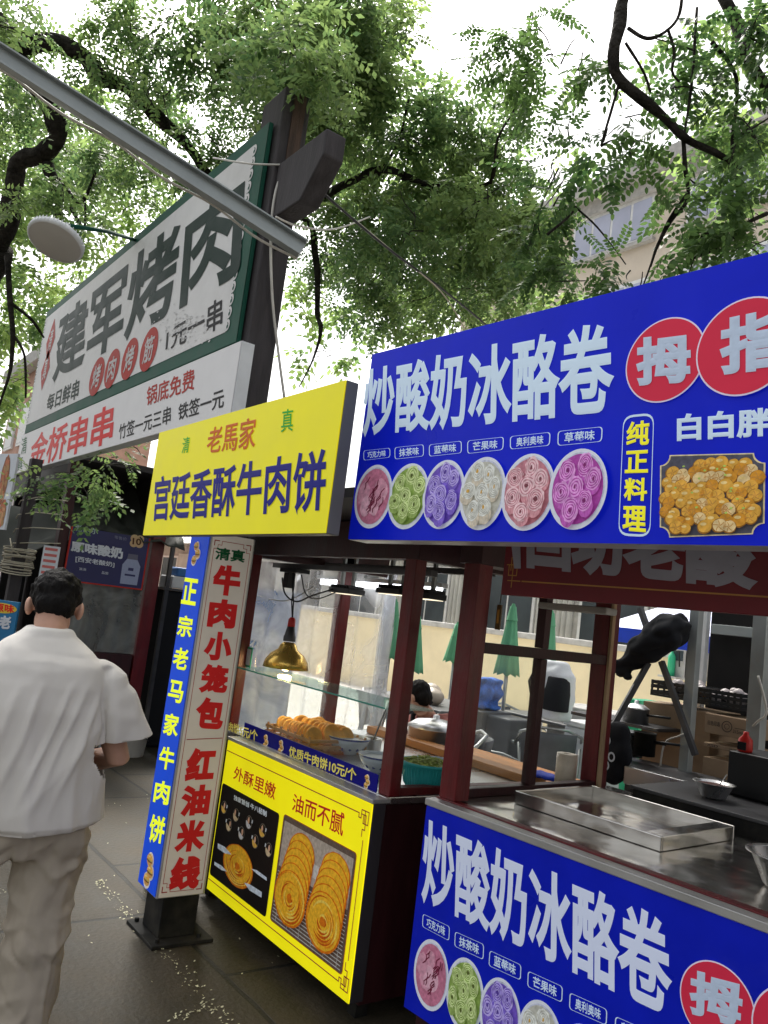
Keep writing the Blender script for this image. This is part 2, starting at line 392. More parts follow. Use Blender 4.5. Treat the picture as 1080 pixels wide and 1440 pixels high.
def ell(cx, cz, rx, rz, n=36, jit=0, ph=0, rng=random):
    return [(cx+rx*(1+(rng.uniform(-jit, jit) if jit else 0))*math.cos(ph+2*math.pi*j/n), cz+rz*(1+(rng.uniform(-jit, jit) if jit else 0))*math.sin(ph+2*math.pi*j/n)) for j in range(n)]
def rrect(Q, rad, n=5):                # rounded quadrilateral from TL TR BR BL
    out = []
    for i in range(4):
        p, a, b = Vector(Q[i]), Vector(Q[i-1]), Vector(Q[(i+1) % 4])
        da = (a-p).normalized()*rad; db = (b-p).normalized()*rad
        for k in range(n+1):
            t = k/n; out.append((p+da)*(1-t)**2 + p*2*t*(1-t) + (p+db)*t**2)
    return out
def inset(Q, d):
    c = sum((Vector(p) for p in Q), Vector((0, 0)))/len(Q)
    return [Vector(p)+(c-Vector(p)).normalized()*d for p in Q]
def pmat(name, col, emit=.1):
    return K.get(name) or mat(name, col, .4, emit=emit, var=.24 if name.startswith('print_') and name[6:] not in ('rim','discrim','discink','nightblack') else .05, scale=70)
# ------------------------------------------------------------------ ground
def ground_mat():
    m = bpy.data.materials.new('paving'); m.use_nodes = True; t = m.node_tree; p = t.nodes['Principled BSDF']; L = t.links.new
    tc = t.nodes.new('ShaderNodeTexCoord'); mp = t.nodes.new('ShaderNodeMapping'); mp.inputs['Location'].default_value = (.35, .58, 0); L(tc.outputs['Object'], mp.inputs[0])
    nd = t.nodes.new('ShaderNodeTexNoise'); nd.inputs['Scale'].default_value = 2.2; L(mp.outputs[0], nd.inputs['Vector'])
    va = t.nodes.new('ShaderNodeMixRGB'); va.blend_type = 'LINEAR_LIGHT'; va.inputs[0].default_value = .02; L(mp.outputs[0], va.inputs[1]); L(nd.outputs['Color'], va.inputs[2])
    b = t.nodes.new('ShaderNodeTexBrick'); b.inputs['Scale'].default_value = 1; b.inputs['Brick Width'].default_value = 1.5; b.inputs['Row Height'].default_value = .82; b.inputs['Mortar Size'].default_value = .014; b.inputs['Mortar Smooth'].default_value = .3
    b.inputs['Color1'].default_value = (.060,.048,.032,1); b.inputs['Color2'].default_value = (.042,.034,.023,1); b.inputs['Mortar'].default_value = (.012,.012,.01,1); L(va.outputs[0], b.inputs['Vector'])  # stone tones darkened to stand in for shade from overhead trees
    n = t.nodes.new('ShaderNodeTexNoise'); n.inputs['Scale'].default_value = 1.7; n.inputs['Detail'].default_value = 9; n.inputs['Roughness'].default_value = .65; L(tc.outputs['Object'], n.inputs['Vector'])
    r = t.nodes.new('ShaderNodeValToRGB'); r.color_ramp.elements[0].position = .36; r.color_ramp.elements[1].position = .66; r.color_ramp.elements[0].color = (.45,.47,.38,1); r.color_ramp.elements[1].color = (1.2,1.15,1.05,1); L(n.outputs['Fac'], r.inputs[0])
    mx = t.nodes.new('ShaderNodeMixRGB'); mx.blend_type = 'MULTIPLY'; mx.inputs[0].default_value = 1; L(b.outputs['Color'], mx.inputs[1]); L(r.outputs[0], mx.inputs[2])
    n2 = t.nodes.new('ShaderNodeTexNoise'); n2.inputs['Scale'].default_value = 45; n2.inputs['Detail'].default_value = 8; L(tc.outputs['Object'], n2.inputs['Vector'])
    r2 = t.nodes.new('ShaderNodeValToRGB'); r2.color_ramp.elements[0].color = (.6,.6,.6,1); r2.color_ramp.elements[1].color = (1.35,1.35,1.3,1); L(n2.outputs['Fac'], r2.inputs[0])
    m2 = t.nodes.new('ShaderNodeMixRGB'); m2.blend_type = 'MULTIPLY'; m2.inputs[0].default_value = .8; L(mx.outputs[0], m2.inputs[1]); L(r2.outputs[0], m2.inputs[2]); L(m2.outputs[0], p.inputs['Base Color'])
    mr = t.nodes.new('ShaderNodeMapRange'); L(n.outputs['Fac'], mr.inputs[0]); mr.inputs[3].default_value = .45; mr.inputs[4].default_value = .9; L(mr.outputs[0], p.inputs['Roughness'])
    ad = t.nodes.new('ShaderNodeMath'); ad.operation = 'MULTIPLY_ADD'; L(b.outputs['Fac'], ad.inputs[0]); ad.inputs[1].default_value = -1.5; L(n2.outputs['Fac'], ad.inputs[2])
    bp = t.nodes.new('ShaderNodeBump'); bp.inputs['Strength'].default_value = .45; bp.inputs['Distance'].default_value = .012; L(ad.outputs[0], bp.inputs['Height']); L(bp.outputs[0], p.inputs['Normal'])
    return m
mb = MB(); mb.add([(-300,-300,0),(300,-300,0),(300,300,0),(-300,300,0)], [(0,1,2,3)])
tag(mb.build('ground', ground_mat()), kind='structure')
mb = MB(); mb.add([(-60,4.1,.006),(60,4.1,.006),(60,60,.006),(-60,60,.006)], [(0,1,2,3)])
tag(mb.build('court_floor', K['concrete']), kind='structure')
rng = np.random.default_rng(3)
mb = MB()
for i in range(2600):
    if i < 1700:
        x, y = rng.uniform(-9, -2.2), rng.uniform(.2, 3.2)
        if noise.noise((x*1.3, y*1.3, 5))+.5*noise.noise((x*4, y*4, 2)) < .12 and rng.random() > .12: continue
        if rng.random() < .55: continue
    else:
        x, y = rng.uniform(-6.5, -2.2), 1.72+rng.normal(0, .022)
        if i > 2250: x = rng.choice([-4.6, -3.1])+rng.normal(0, .022); y = rng.uniform(.9, 1.75)
        if noise.noise((x*2, y*2, 9)) < -.05: continue
    a = rng.uniform(0, 6.28); s = rng.uniform(.003, .0085) ; z = .004; t = rng.uniform(.002, .006)
    c, d = math.cos(a)*s, math.sin(a)*s
    mb.add([(x-c,y-d,z),(x+d*.6,y-c*.6,z+t*.3),(x+c,y+d,z+t),(x-d*.6,y+c*.6,z+t*.5)], [(0,1,2,3)])
tag(mb.build('fallen_petals', K['petal']), 'pale dry petals scattered over the dark paving and its joints', 'petals', kind='stuff')

# ------------------------------------------------------------------ printed pictures
P_ = lambda n, c, e=.08: pmat('print_'+n, c, e)
CREAM = {
 'choc': ((.62,.30,.40),(.70,.40,.50),(.30,.06,.10),(.52,.18,.28)),
 'matcha': ((.30,.42,.12),(.62,.74,.34),(.10,.13,.03),(.24,.36,.08)),
 'blueberry': ((.22,.14,.62),(.50,.42,.86),(.10,.05,.34),(.16,.09,.50)),
 'mango': ((.62,.55,.44),(.74,.76,.72),(.60,.36,.08),(.50,.50,.44)),
 'oreo': ((.62,.30,.34),(.80,.56,.60),(.20,.06,.08),(.50,.20,.25)),
 'berry': ((.52,.12,.50),(.74,.34,.72),(.24,.03,.18),(.42,.07,.38)),
}
def cream_roll(pr, cx, cz, rx, rz, cols, layer, R):
    side, top, hole, ring = [P_('c%d' % (abs(hash(c)) % 99999), c) for c in cols]
    rx *= R.uniform(.86, 1.18); rz *= R.uniform(.84, 1.14); ox, oz = R.uniform(-.25,.25)*rx, -rz*R.uniform(.35,.75)
    pr.poly(ell(cx+ox, cz+oz, rx*.96, rz*1.0, 22, .04, rng=R), side, layer)
    for k in range(5):
        a = -2.6+.5*k+R.uniform(-.1,.1); pr.line([(cx+rx*.95*math.cos(a), cz+rz*.95*math.sin(a)), (cx+ox+rx*.9*math.cos(a), cz+oz+rz*.9*math.sin(a))], rx*.05, ring, layer+.1+.01*k)
    ruff = [R.uniform(-.07,.07) for _ in range(24)]
    pr.poly([(cx+rx*(1+ruff[j])*math.cos(.2618*j), cz+rz*(1+ruff[j])*math.sin(.2618*j)) for j in range(24)], top, layer+.2)
    turns = R.choice((2.6,3.2,3.8)); n = int(turns*16); ph = R.uniform(0,6.28); o = []; i = []
    for j in range(n+1):
        a = ph+j*.3927; t = j/n; k = .93-.72*t; w = .045*(1+.5*math.sin(j*1.7+ph)); wob = .03*math.sin(a*3+ph)
        o.append((cx+rx*(k+w+wob)*math.cos(a), cz+rz*(k+w+wob)*math.sin(a))); i.append((cx+rx*(k-w+wob)*math.cos(a), cz+rz*(k-w+wob)*math.sin(a)))
    vs = [(p[0], -LIFT*(layer+.4), p[1]) for p in o+i]; m_ = n+1
    pr.mb.add(vs, [(j, j+1, m_+j+1, m_+j) for j in range(n)], pr.mi(ring))
    pr.poly(ell(cx+rx*R.uniform(-.06,.06), cz+rz*R.uniform(-.06,.06), rx*R.uniform(.12,.24), rz*.2, 12, .15, rng=R), hole, layer+.6)
def cream_bowl(pr, cx, cz, rx, rz, kind, layer, R):
    cols = CREAM[kind]
    pr.poly(ell(cx, cz, rx, rz, 48), P_('rim', (.72,.76,.86)), layer)
    pr.poly(ell(cx+rx*.015, cz+rz*.015, rx*.9, rz*.9, 48), P_('rimshade', (.55,.58,.72)), layer+.2)
    base = P_('b%d' % (abs(hash(cols[3])) % 99999), cols[3]); pr.poly(ell(cx, cz, rx*.87, rz*.87, 40), base, layer+.4)
    if kind == 'choc':
        for k in range(7):
            a = R.uniform(0, 6.28); d = R.uniform(.1, .55)
            pr.poly(ell(cx+rx*d*math.cos(a), cz+rz*d*math.sin(a), rx*.3, rz*.34, 16, .12, rng=R), P_('c%d' % (abs(hash(cols[k % 2])) % 99999), cols[k % 2]), layer+.6+.05*k)
        for k in range(14):
            x = R.uniform(-.55,.55); z = R.uniform(-.5,.6); pts = []
            for j in range(5): pts.append((cx+rx*(x+.05*math.sin(j*2+k)+.05*j), cz+rz*(z+.09*j-.15)))
            pts = [p for p in pts if ((p[0]-cx)/rx)**2+((p[1]-cz)/rz)**2 < .7]
            if len(pts) > 1: pr.line(pts, rx*.045, P_('sauce', (.16,.02,.05)), layer+1.1)
        return
    ph = R.uniform(0,1); spots = [(R.uniform(-.08,.08),R.uniform(-.08,.08))] + [(R.uniform(.52,.62)*math.cos(a+ph+R.uniform(-.12,.12)), R.uniform(.52,.62)*math.sin(a+ph)) for a in [k*math.pi/3 for k in range(6)]]
    spots.sort(key=lambda p: -p[1])
    for i, (x, z) in enumerate(spots):
        cream_roll(pr, cx+rx*(x*.96+R.uniform(-.04,.04)), cz+rz*(z+.08+R.uniform(-.04,.04)), rx*.275, rz*.275, cols, layer+.7+i*.75, R)
def bun(pr, Q, R=random.Random(2), layer=1):
    cx = sum(p[0] for p in Q)/4; cz = sum(p[1] for p in Q)/4; w = (Q[1]-Q[0]).length; h = (Q[0]-Q[3]).length; u = min(w, h*.5)
    spots = [(-.02,.27,.36),(.10,-.02,.38),(-.08,-.28,.38)]
    for dx, dz, s in spots: pr.poly(ell(cx+dx*w, cz+dz*h, s*u*1.28, h*.215, 20, .03, rng=R), P_('bunhalo', (.78,.74,.66)), layer)
    k = layer+.4
    for dx, dz, s in spots[::-1]:
        x, z = cx+dx*w, cz+dz*h; r = s*u*1.1; q = h*.17
        pr.poly([p for p in ell(x, z, r*.98, q*.85, 28) if p[1] < z+q*.05], P_('bunlow', (.62,.34,.10)), k)
        pr.poly(ell(x, z-q*.02, r*1.03, q*.27, 22, .10, rng=R), P_('meat', (.20,.06,.02)), k+.2)
        pr.poly(ell(x+r*.1, z+q*.06, r*.9, q*.10, 18, .2, rng=R), P_('lettuce', (.36,.42,.10)), k+.3)
        pr.poly([p for p in ell(x, z+q*.12, r, q*.92, 30) if p[1] > z+q*.10], P_('buntop', (.74,.40,.08)), k+.4)
        pr.poly(ell(x-r*.25, z+q*.62, r*.42, q*.16, 14), P_('bunglow', (.86,.64,.28)), k+.6); k += .9
def spiral_bread(pr, cx, cz, rx, rz, layer, R, full=True):
    pr.poly(ell(cx, cz, rx, rz, 40, .012, rng=R), P_('crust', (.66,.17,.008)), layer)
    pr.poly(ell(cx, cz+rz*.02, rx*.93, rz*.94, 36, .012, rng=R), P_('crumb', (.84,.44,.025)), layer+.2)
    if full:
        for k in range(22):
            a0 = R.gauss(3.9, 1.5); rr = .14+.037*k; n = 9; w = R.uniform(.018,.045); span = R.uniform(.8, 2.6)
            o = []; i = []
            for j in range(n+1):
                a = a0+span*j/n; ww = w*math.sin(math.pi*j/n)+.004
                o.append((cx+rx*(rr+ww)*math.cos(a), cz+rz*(rr+ww)*math.sin(a))); i.append((cx+rx*(rr-ww)*math.cos(a), cz+rz*(rr-ww)*math.sin(a)))
            pr.poly(o+i[::-1], P_('toast%d' % (k % 3), ((.70,.24,.012),(.55,.10,.006),(.86,.60,.10))[k % 3]), layer+.4+.012*k)
        pr.poly(ell(cx, cz, rx*.16, rz*.16, 14, .2, rng=R), P_('crust', (.62,.22,.02)), layer+.6)
def dumplings(pr, Q, layer, R):
    def bl(a, b): return (Q[3]*(1-a)+Q[2]*a)*(1-b)+(Q[0]*(1-a)+Q[1]*a)*b
    W = (Q[1]-Q[0]).length; H = (Q[0]-Q[3]).length; cut = .10
    def notch(s):
        out = []
        for (cx, cz, a0) in ((0,1,0),(1,1,-90),(1,0,180),(0,0,90)):
            seq = [(cx+cut*s*math.cos(math.radians(a0-90+ (90-t)))*(1 if W else 1), cz+cut*s*W/H*math.sin(math.radians(a0-90+(90-t)))) for t in (90,60,30,0)] if 0 else None
            r = cut
            angs = {(0,1): (-90,0), (1,1): (180,270), (1,0): (90,180), (0,0): (0,90)}[(cx,cz)]
            pts = [(cx+r*math.cos(math.radians(angs[0]+(angs[1]-angs[0])*k/5)), cz+r*W/H*math.sin(math.radians(angs[0]+(angs[1]-angs[0])*k/5))) for k in range(6)]
            out += pts
        return [bl(.5+(a-.5)*s, .5+(b-.5)*s) for a, b in out]
    pr.poly(notch(1.0), P_('plateedge', (.74,.62,.34)), layer); pr.poly(notch(.97), P_('pan', (.09,.09,.12)), layer+.2)
    rows = 9
    for j in range(rows):
        for i in range(9):
            a = .06+.108*i+(.054 if j % 2 else 0)+R.uniform(-.025,.025); b = .88-.099*j+R.uniform(-.025,.025)
            if a > .95 or a < .05 or b < .09: continue
            if b > .80 and (a < .26 or a > .82): continue
            if (a < .13 or a > .87) and (b > .84 or b < .15): continue
            c = bl(a, b); r = W*.068*R.uniform(.85,1.15); k = layer+.5+.42*j
            col = R.choice((0,0,1,2)); main = ((.70,.38,.06),(.74,.56,.28),(.62,.28,.03))[col]
            pr.poly(ell(c.x, c.y, r, r*.9, 18, .05, rng=R), P_('dsh', (.30,.13,.02)), k)
            pr.poly(ell(c.x+r*.05, c.y+r*.08, r*.9, r*.8, 18, .05, rng=R), P_('dm%d' % col, main), k+.15)
            if R.random() < .55:
                for q in range(5):
                    an = q*1.2+R.uniform(0,.4); pr.line([(c.x+r*.12*math.cos(an), c.y+r*.12*math.sin(an)), (c.x+r*.45*math.cos(an+.35), c.y+r*.4*math.sin(an+.35)), (c.x+r*.75*math.cos(an+.5), c.y+r*.62*math.sin(an+.5))], r*.09, P_('dfold', (.48,.24,.06)), k+.3)
            else: pr.poly(ell(c.x-r*.15, c.y+r*.35, r*.42, r*.2, 12), P_('dhi', (.82,.62,.26)), k+.3)
    for q in range(16):
        c = bl(R.uniform(.15,.85), R.uniform(.2,.85)); pr.poly(ell(c.x, c.y, W*.014, W*.009, 8, .2, rng=R), P_('scal', (.40,.58,.12)), layer+5)

# ------------------------------------------------------------------ sign boxes
def sign_box(name, label, F, x0, x1, z0, z1, depth, face, side, bev=.004, rim=0, rim_m=None):
    t = thing(name, label, 'sign', F)
    m = MB(); m.box((x0, .004, z0), (x1, depth, z1)); m.build('casing', K[side], t, bevel=bev)
    m = MB(); m.add([(x0+.002,0,z0+.002),(x1-.002,0,z0+.002),(x1-.002,0,z1-.002),(x0+.002,0,z1-.002)], [(0,1,2,3)]); 
    m.add([(x0+.002,.0038,z0+.002),(x1-.002,.0038,z0+.002),(x1-.002,.0038,z1-.002),(x0+.002,.0038,z1-.002)], [(3,2,1,0)]); m.build('face_panel', K[face], t)
    return t
def crop(ox, oy, s): return lambda *p: [(ox+x/s, oy+y/s) for x, y in p]

# ---- upper yellow sign
FY = Frame((0, 1.45, 0)); a = FY.px(225,608.5); b = FY.px(463.4,749)
YS = sign_box('shop_sign', 'big yellow lightbox sign with a row of large navy characters, hung above the pillar', FY, a.x-.01, FY.px(487,533).x, b.z-.003, a.z+.003, .055, 'yellow_print', 'side_grey')
c = crop(180, 520, 2.842)
letters(YS, FY, '宫廷香酥牛肉饼', c((112,428),(800,310),(786,575),(98,614)), K['navy_ink'], .022)
letters(YS, FY, '老馬家', c((325,233),(518,184),(508,314),(312,336)), K['orange_ink'], .015)
letters(YS, FY, '清', c((222,272),(250,266),(243,330),(215,336)), K['green_ink'], .006)
letters(YS, FY, '真', c((618,160),(664,153),(660,245),(612,251)), K['green_ink'], .006)
# ---- upper blue sign
FB = Frame(ony(489,759,1.60), .065); P0 = FB.o.copy(); FB = Frame((P0.x, P0.y, 0), .065)
a = FB.px(514,500); b = FB.px(489,759)
BS = sign_box('shop_sign', 'long blue sign over the nearest stall with six bowls and a plate of dumplings', FB, b.x, b.x+2.75, b.z, a.z, .09, 'blue_print', 'aluminium')
c = crop(480, 360, 1.8)
letters(BS, FB, '炒酸奶冰酪卷', c((60,288),(692,160),(692,402),(54,460)), K['ice_ink'], .027)
FL = ['巧克力味','抹茶味','蓝莓味','芒果味','奥利奥味','草莓味']; KIND = ['choc','matcha','blueberry','mango','oreo','berry']
BX = [((57,493),(125,486),(125,510),(57,518)),((136,485),(210,477),(210,507),(136,515)),((223,478),(306,468),(306,499),(223,508)),((320,468),(413,458),(411,491),(320,501)),((428,457),(531,446),(529,480),(428,490)),((549,444),(663,432),(661,470),(548,481))]
BW = [(37,130,83,530,690),(120,221,171,526,692),(210,315,262,518,692),(305,420,362,511,695),(412,546,479,503,697),(533,680,606,491,695)]
def flavour(S, F, c, i, Q):
    q = loc4(F, c(*Q)); pr = Print(); o = rrect(q, .012); pr.ring(o, inset(o, .0035), K['ice_ink']); pr.build('label_frame', S)
    ctr = sum(q, Vector((0,0)))/4; letters(S, F, FL[i], [ctr+(p-ctr)*.68 for p in q], K['ice_ink'], .02, local=True)
for i in range(6):
    flavour(BS, FB, c, i, BX[i])
    l, r, m_, t, b = BW[i]; q = [FB.px(*c((x, y))[0]) for x, y in ((l,(t+b)/2),(r,(t+b)/2),(m_,t),(m_,b))]
    pr = Print(); cx = (q[0].x+q[1].x)/2; cz = (q[2].z+q[3].z)/2
    cream_bowl(pr, cx, cz, (q[1].x-q[0].x)/2, (q[2].z-q[3].z)/2, KIND[i], (1,.0,1.8,2.8,3.8,4.8)[i]+1, random.Random(40+i)); pr.build('printed_bowl', BS)
def disc(S, F, cx, cz, r, ch, Q, layer=2):
    pr = Print(); pr.poly(ell(cx, cz, r, r, 56), P_('discrim', (.78,.70,.86)), layer); pr.poly(ell(cx, cz, r*.965, r*.965, 56), K['rose_print'], layer+.3); pr.build('red_disc', S)
    letters(S, F, ch, Q, P_('discink', (.50,.60,.76)), .045, layer=layer+1)
c = crop(880, 400, 3.79)
p = FB.px(*c((210,405))[0]); r1 = (FB.px(*c((420,400))[0]).x-FB.px(*c((0,410))[0]).x)/2
disc(BS, FB, p.x, p.z, r1, '拇', c((62,292),(350,255),(358,525),(62,545)))
p2 = FB.px(*c((705,65))[0]); p3 = FB.px(*c((610,600))[0]); r2 = (p2.z-p3.z)/2; xl = FB.px(*c((385,360))[0]).x
disc(BS, FB, xl+r2, (p2.z+p3.z)/2, r2, '指', c((510,195),(865,118),(865,452),(510,490)), 3.4)
q = loc4(FB, crop(480,360,1.8)((715,405),(793,397),(783,712),(702,708))); pr = Print(); o = rrect(q, .03); pr.ring(o, inset(o, .006), K['ice_ink']); pr.build('label_frame', BS)
letters(BS, FB, '纯正料理', crop(480,360,1.8)((724,421),(782,414),(772,700),(712,695)), K['yellow_ink'], .03, vertical=True, pad=.09)
q = loc4(FB, c((275,693),(592,668),(592,822),(275,840))); d = (q[1]-q[0])*1.08; q[1] = q[1]+d; q[2] = q[2]+(q[2]-q[3])*1.08
letters(BS, FB, '白白胖胖', q, K['ice_ink'], .04, local=True)
pr = Print(); dumplings(pr, loc4(FB, c((186,912),(748,898),(742,1330),(184,1352))), 1.2, random.Random(9)); pr.build('printed_dumplings', BS)

# ---- lower blue sign (front of the nearest stall)
P0 = onz(567.4, 1416, .2); FS = Frame((P0.x, P0.y, 0), .065)
ztop = FS.px(603.7,1133).z
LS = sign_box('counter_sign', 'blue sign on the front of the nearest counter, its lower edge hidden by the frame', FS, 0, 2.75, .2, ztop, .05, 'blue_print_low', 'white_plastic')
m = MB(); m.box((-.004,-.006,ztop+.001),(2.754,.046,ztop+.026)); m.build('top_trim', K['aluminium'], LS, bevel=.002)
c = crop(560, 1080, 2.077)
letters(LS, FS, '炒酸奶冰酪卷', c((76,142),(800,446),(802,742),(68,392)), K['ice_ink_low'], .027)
BX2 = [((73,425),(152,463),(150,505),(71,463)),((167,477),(252,515),(250,560),(165,520)),((268,532),(361,575),(359,620),(265,577)),((380,592),(482,638),(480,685),(378,638)),((502,655),(612,705),(610,752),(500,703)),((635,724),(755,778),(753,828),(633,775))]
q0 = [FS.px(*c(p_)[0]) for p_ in ((98,497),(98,712))]; cz = (q0[0].z+q0[1].z)/2; rz = (q0[0].z-q0[1].z)/2
for i in range(6):
    flavour(LS, FS, c, i, BX2[i])
    q = loc4(FS, c(*BX2[i])); cx = sum(v.x for v in q)/4; nx = [(sum(v.x for v in loc4(FS, c(*B)))/4) for B in BX2]
    rx = .5*(nx[1]-nx[0])*1.06
    pr = Print(); cream_bowl(pr, cx+.004, cz, rx, rz, KIND[i], (1,0,1.8,2.8,3.8,4.8)[i]+1, random.Random(60+i)); pr.build('printed_bowl', LS)
p = FS.px(*c((932,690))[0]); rl = (FS.px(*c((1043,740))[0]).x-FS.px(*c((822,640))[0]).x)/2
disc(LS, FS, p.x, p.z, rl, '拇', c((855,585),(1012,625),(1005,760),(853,715)))
disc(LS, FS, p.x+rl*1.9, p.z+rl*.1, rl*1.12, '指', [(0,0)]*4, 3.4) if 0 else None
pr = Print(); cx2 = p.x+rl*2.02; pr.poly(ell(cx2, p.z+.01, rl*1.12, rl*1.12, 56), P_('discrim', (.78,.70,.86)), 3.4); pr.poly(ell(cx2, p.z+.01, rl*1.08, rl*1.08, 56), K['rose_print'], 3.7); pr.build('red_disc', LS)

# ---- lower yellow sign (front of the flatbread stall)
YP = onz(488.8, 1408, .12).y; FC = Frame((0, YP, 0))
a = FC.px(320.6,1040.8); b = FC.px(488.8,1408); d = FC.px(526.8,1130.7); e = FC.px(289.9,1253)
x0, x1, z0, z1 = (a.x+e.x)/2, (b.x+d.x)/2, .11, (a.z+d.z)/2
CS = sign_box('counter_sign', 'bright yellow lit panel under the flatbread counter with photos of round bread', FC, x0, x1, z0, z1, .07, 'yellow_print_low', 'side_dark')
m = MB(); m.box((x0-.002,-.004,z1+.001),(x1+.002,.09,z1+.018)); m.build('top_trim', K['aluminium'], CS, bevel=.002)
c = crop(270, 1000, 3.348)
letters(CS, FC, '外酥里嫩', c((204,256),(400,345),(390,420),(194,318)), K['red_ink'], .012)
letters(CS, FC, '油而不腻', c((480,386),(722,482),(710,592),(470,466)), K['red_ink'], .012)
pr = Print()
q = loc4(FC, c((148,340),(415,482),(350,960),(80,775))); 
xa, xb = (q[0].x+q[3].x)/2, (q[1].x+q[2].x)/2; za, zb = (q[0].y+q[1].y)/2, (q[2].y+q[3].y)/2
q = [Vector((xa,za)),Vector((xb,za)),Vector((xb,zb)),Vector((xa,zb))]
pr.poly(rrect(q, .02), P_('nightblack', (.016,.012,.012), 0), 1)
c2 = crop(290, 1090, 6.854); R = random.Random(5)
for k, (u, v) in enumerate(((178,310),(293,385),(418,455),(548,535),(225,480),(345,560),(478,640),(608,720))):
    p = FC.px(*c2((u, v))[0]); r = .032
    pr.poly(ell(p.x, p.z, r, r, 24), P_('rimgrey', (.25,.22,.18)), 1.6); pr.poly(ell(p.x, p.z, r*.93, r*.93, 24), P_('nightblack', (0,0,0)), 1.8)
    pr.poly([q_ for q_ in ell(p.x, p.z, r*.9, r*.9, 40) if q_[1] < p.z-r*.1+(q_[0]-p.x)*-.3], P_('dough%d' % (k % 3), ((.70,.42,.08),(.62,.48,.30),(.60,.60,.64))[k % 3]), 2)
    pr.poly(ell(p.x+R.uniform(-.4,.4)*r, p.z+r*.25, r*.3, r*.5, 12, .15, rng=R), P_('hand', (.60,.36,.24)), 2.2)
    s = 1 if k < 4 else -1
    pr.poly([(p.x+s*r*1.05+dx*.012, p.z+r*.4+dz*.017) for dx, dz in ((-.4,-.5),(.4,-.5),(.5,.4),(-.3,.5))], P_('chipwhite', (.62,.66,.72)), 2.4)
p = FC.px(*c2((310,875))[0]); w_ = (FC.px(*c2((455,930))[0]).x-FC.px(*c2((160,830))[0]).x)/2; h_ = (FC.px(*c2((290,643))[0]).z-FC.px(*c2((340,1105))[0]).z)/2
spiral_bread(pr, p.x, p.z, w_, h_, 2, R)
for T in (((122,655),(190,690),(255,765),(190,752),(122,705)),((90,832),(160,872),(215,930),(160,915),(90,865)),((445,900),(500,915),(595,985),(595,1018),(500,950)),((378,1035),(430,1050),(548,1125),(545,1180),(430,1110))):
    pr.poly([(lambda v: (v.x, v.z))(FC.px(*c2(t_)[0])) for t_ in T], P_('tagwhite', (.60,.68,.78)), 3.2)
pr.build('printed_recipe_panel', CS)
letters(CS, FC, '独家首创 牛八秘制', c2((275,188),(592,345),(588,405),(272,238)), P_('titlewhite', (.66,.72,.78)), .03, layer=2)
q = loc4(FC, c((438,494),(778,665),(705,1230),(368,985))); xa, xb = (q[0].x+q[3].x)/2, (q[1].x+q[2].x)/2; za, zb = (q[0].y+q[1].y)/2, (q[2].y+q[3].y)/2
W_, H_ = xb-xa, za-zb; q = [Vector((xa,za)),Vector((xb,za)),Vector((xb,zb)),Vector((xa,zb))]
pr = Print(); pr.poly(rrect(inset(q, -.006), .02), P_('photoedge', (.40,.12,.02)), 1); pr.poly(rrect(q, .018), P_('ovenback', (.13,.09,.07)), 1.3)
pr.poly([(xa+.02*W_,zb+.52*H_),(xa+.98*W_,zb+.52*H_),(xa+.98*W_,zb+.95*H_),(xa+.02*W_,zb+.95*H_)], P_('ovenwall', (.42,.36,.30)), 1.5)
pr.poly([(xa+.3*W_,zb+.60*H_),(xa+.98*W_,zb+.60*H_),(xa+.98*W_,zb+.72*H_),(xa+.3*W_,zb+.72*H_)], P_('ovenwall2', (.56,.54,.50)), 1.7)
for k in range(15):
    zz = zb+H_*(.02+.032*k); pr.poly([(xa+.02*W_,zz),(xb-.02*W_,zz),(xb-.02*W_,zz+.004),(xa+.02*W_,zz+.004)], P_('rack', (.50,.48,.45)), 1.9)
for k in range(6):
    xx = xa+W_*(.08+.17*k); pr.poly([(xx,zb+.01),(xx+.003,zb+.01),(xx+.003,zb+.5*H_),(xx,zb+.5*H_)], P_('rack', (.5,.48,.45)), 2.1)
for cx0 in (.26, .73):
    for k in range(5, -1, -1): spiral_bread(pr, xa+W_*(cx0+.012*k), zb+H_*(.31+.085*k), W_*(.23-.008*k), H_*(.25-.012*k), 2.4+(5-k)*.7, R, full=(k == 0))
pr.build('printed_bread_photo', CS)
pr = Print(); r_ = K['brick_red_print']
xl, xr, zt, zb2 = x0+.012, x1-.045, z1-.055, z0+.055
def fret(cx, cz, sx, sz, u=.017):
    P = lambda a, b: (cx+sx*a*u, cz+sz*b*u)
    pr.line([P(-3,0),P(-2,0),P(-2,-1),P(-1,-1),P(-1,1),P(2,1),P(2,-2),P(0,-2),P(0,0),P(1,0),P(1,-3.4),P(0,-3.4),P(0,-5)], .0045, r_)
    pr.line([P(-1,0),P(0,0)], .0045, r_); pr.line([P(.5,1),P(.5,-2)], .0045, r_)
pr.line([(xl, zt), (x1-.045-.055, zt)], .0045, r_); pr.line([(xl, zb2), (x1-.045-.055, zb2)], .0045, r_); pr.line([(x1-.036, zt-.10), (x1-.036, zb2+.10)], .0045, r_)
fret(x1-.050, zt, 1, 1); fret(x1-.050, zb2, 1, -1)
pr.build('printed_border', CS)
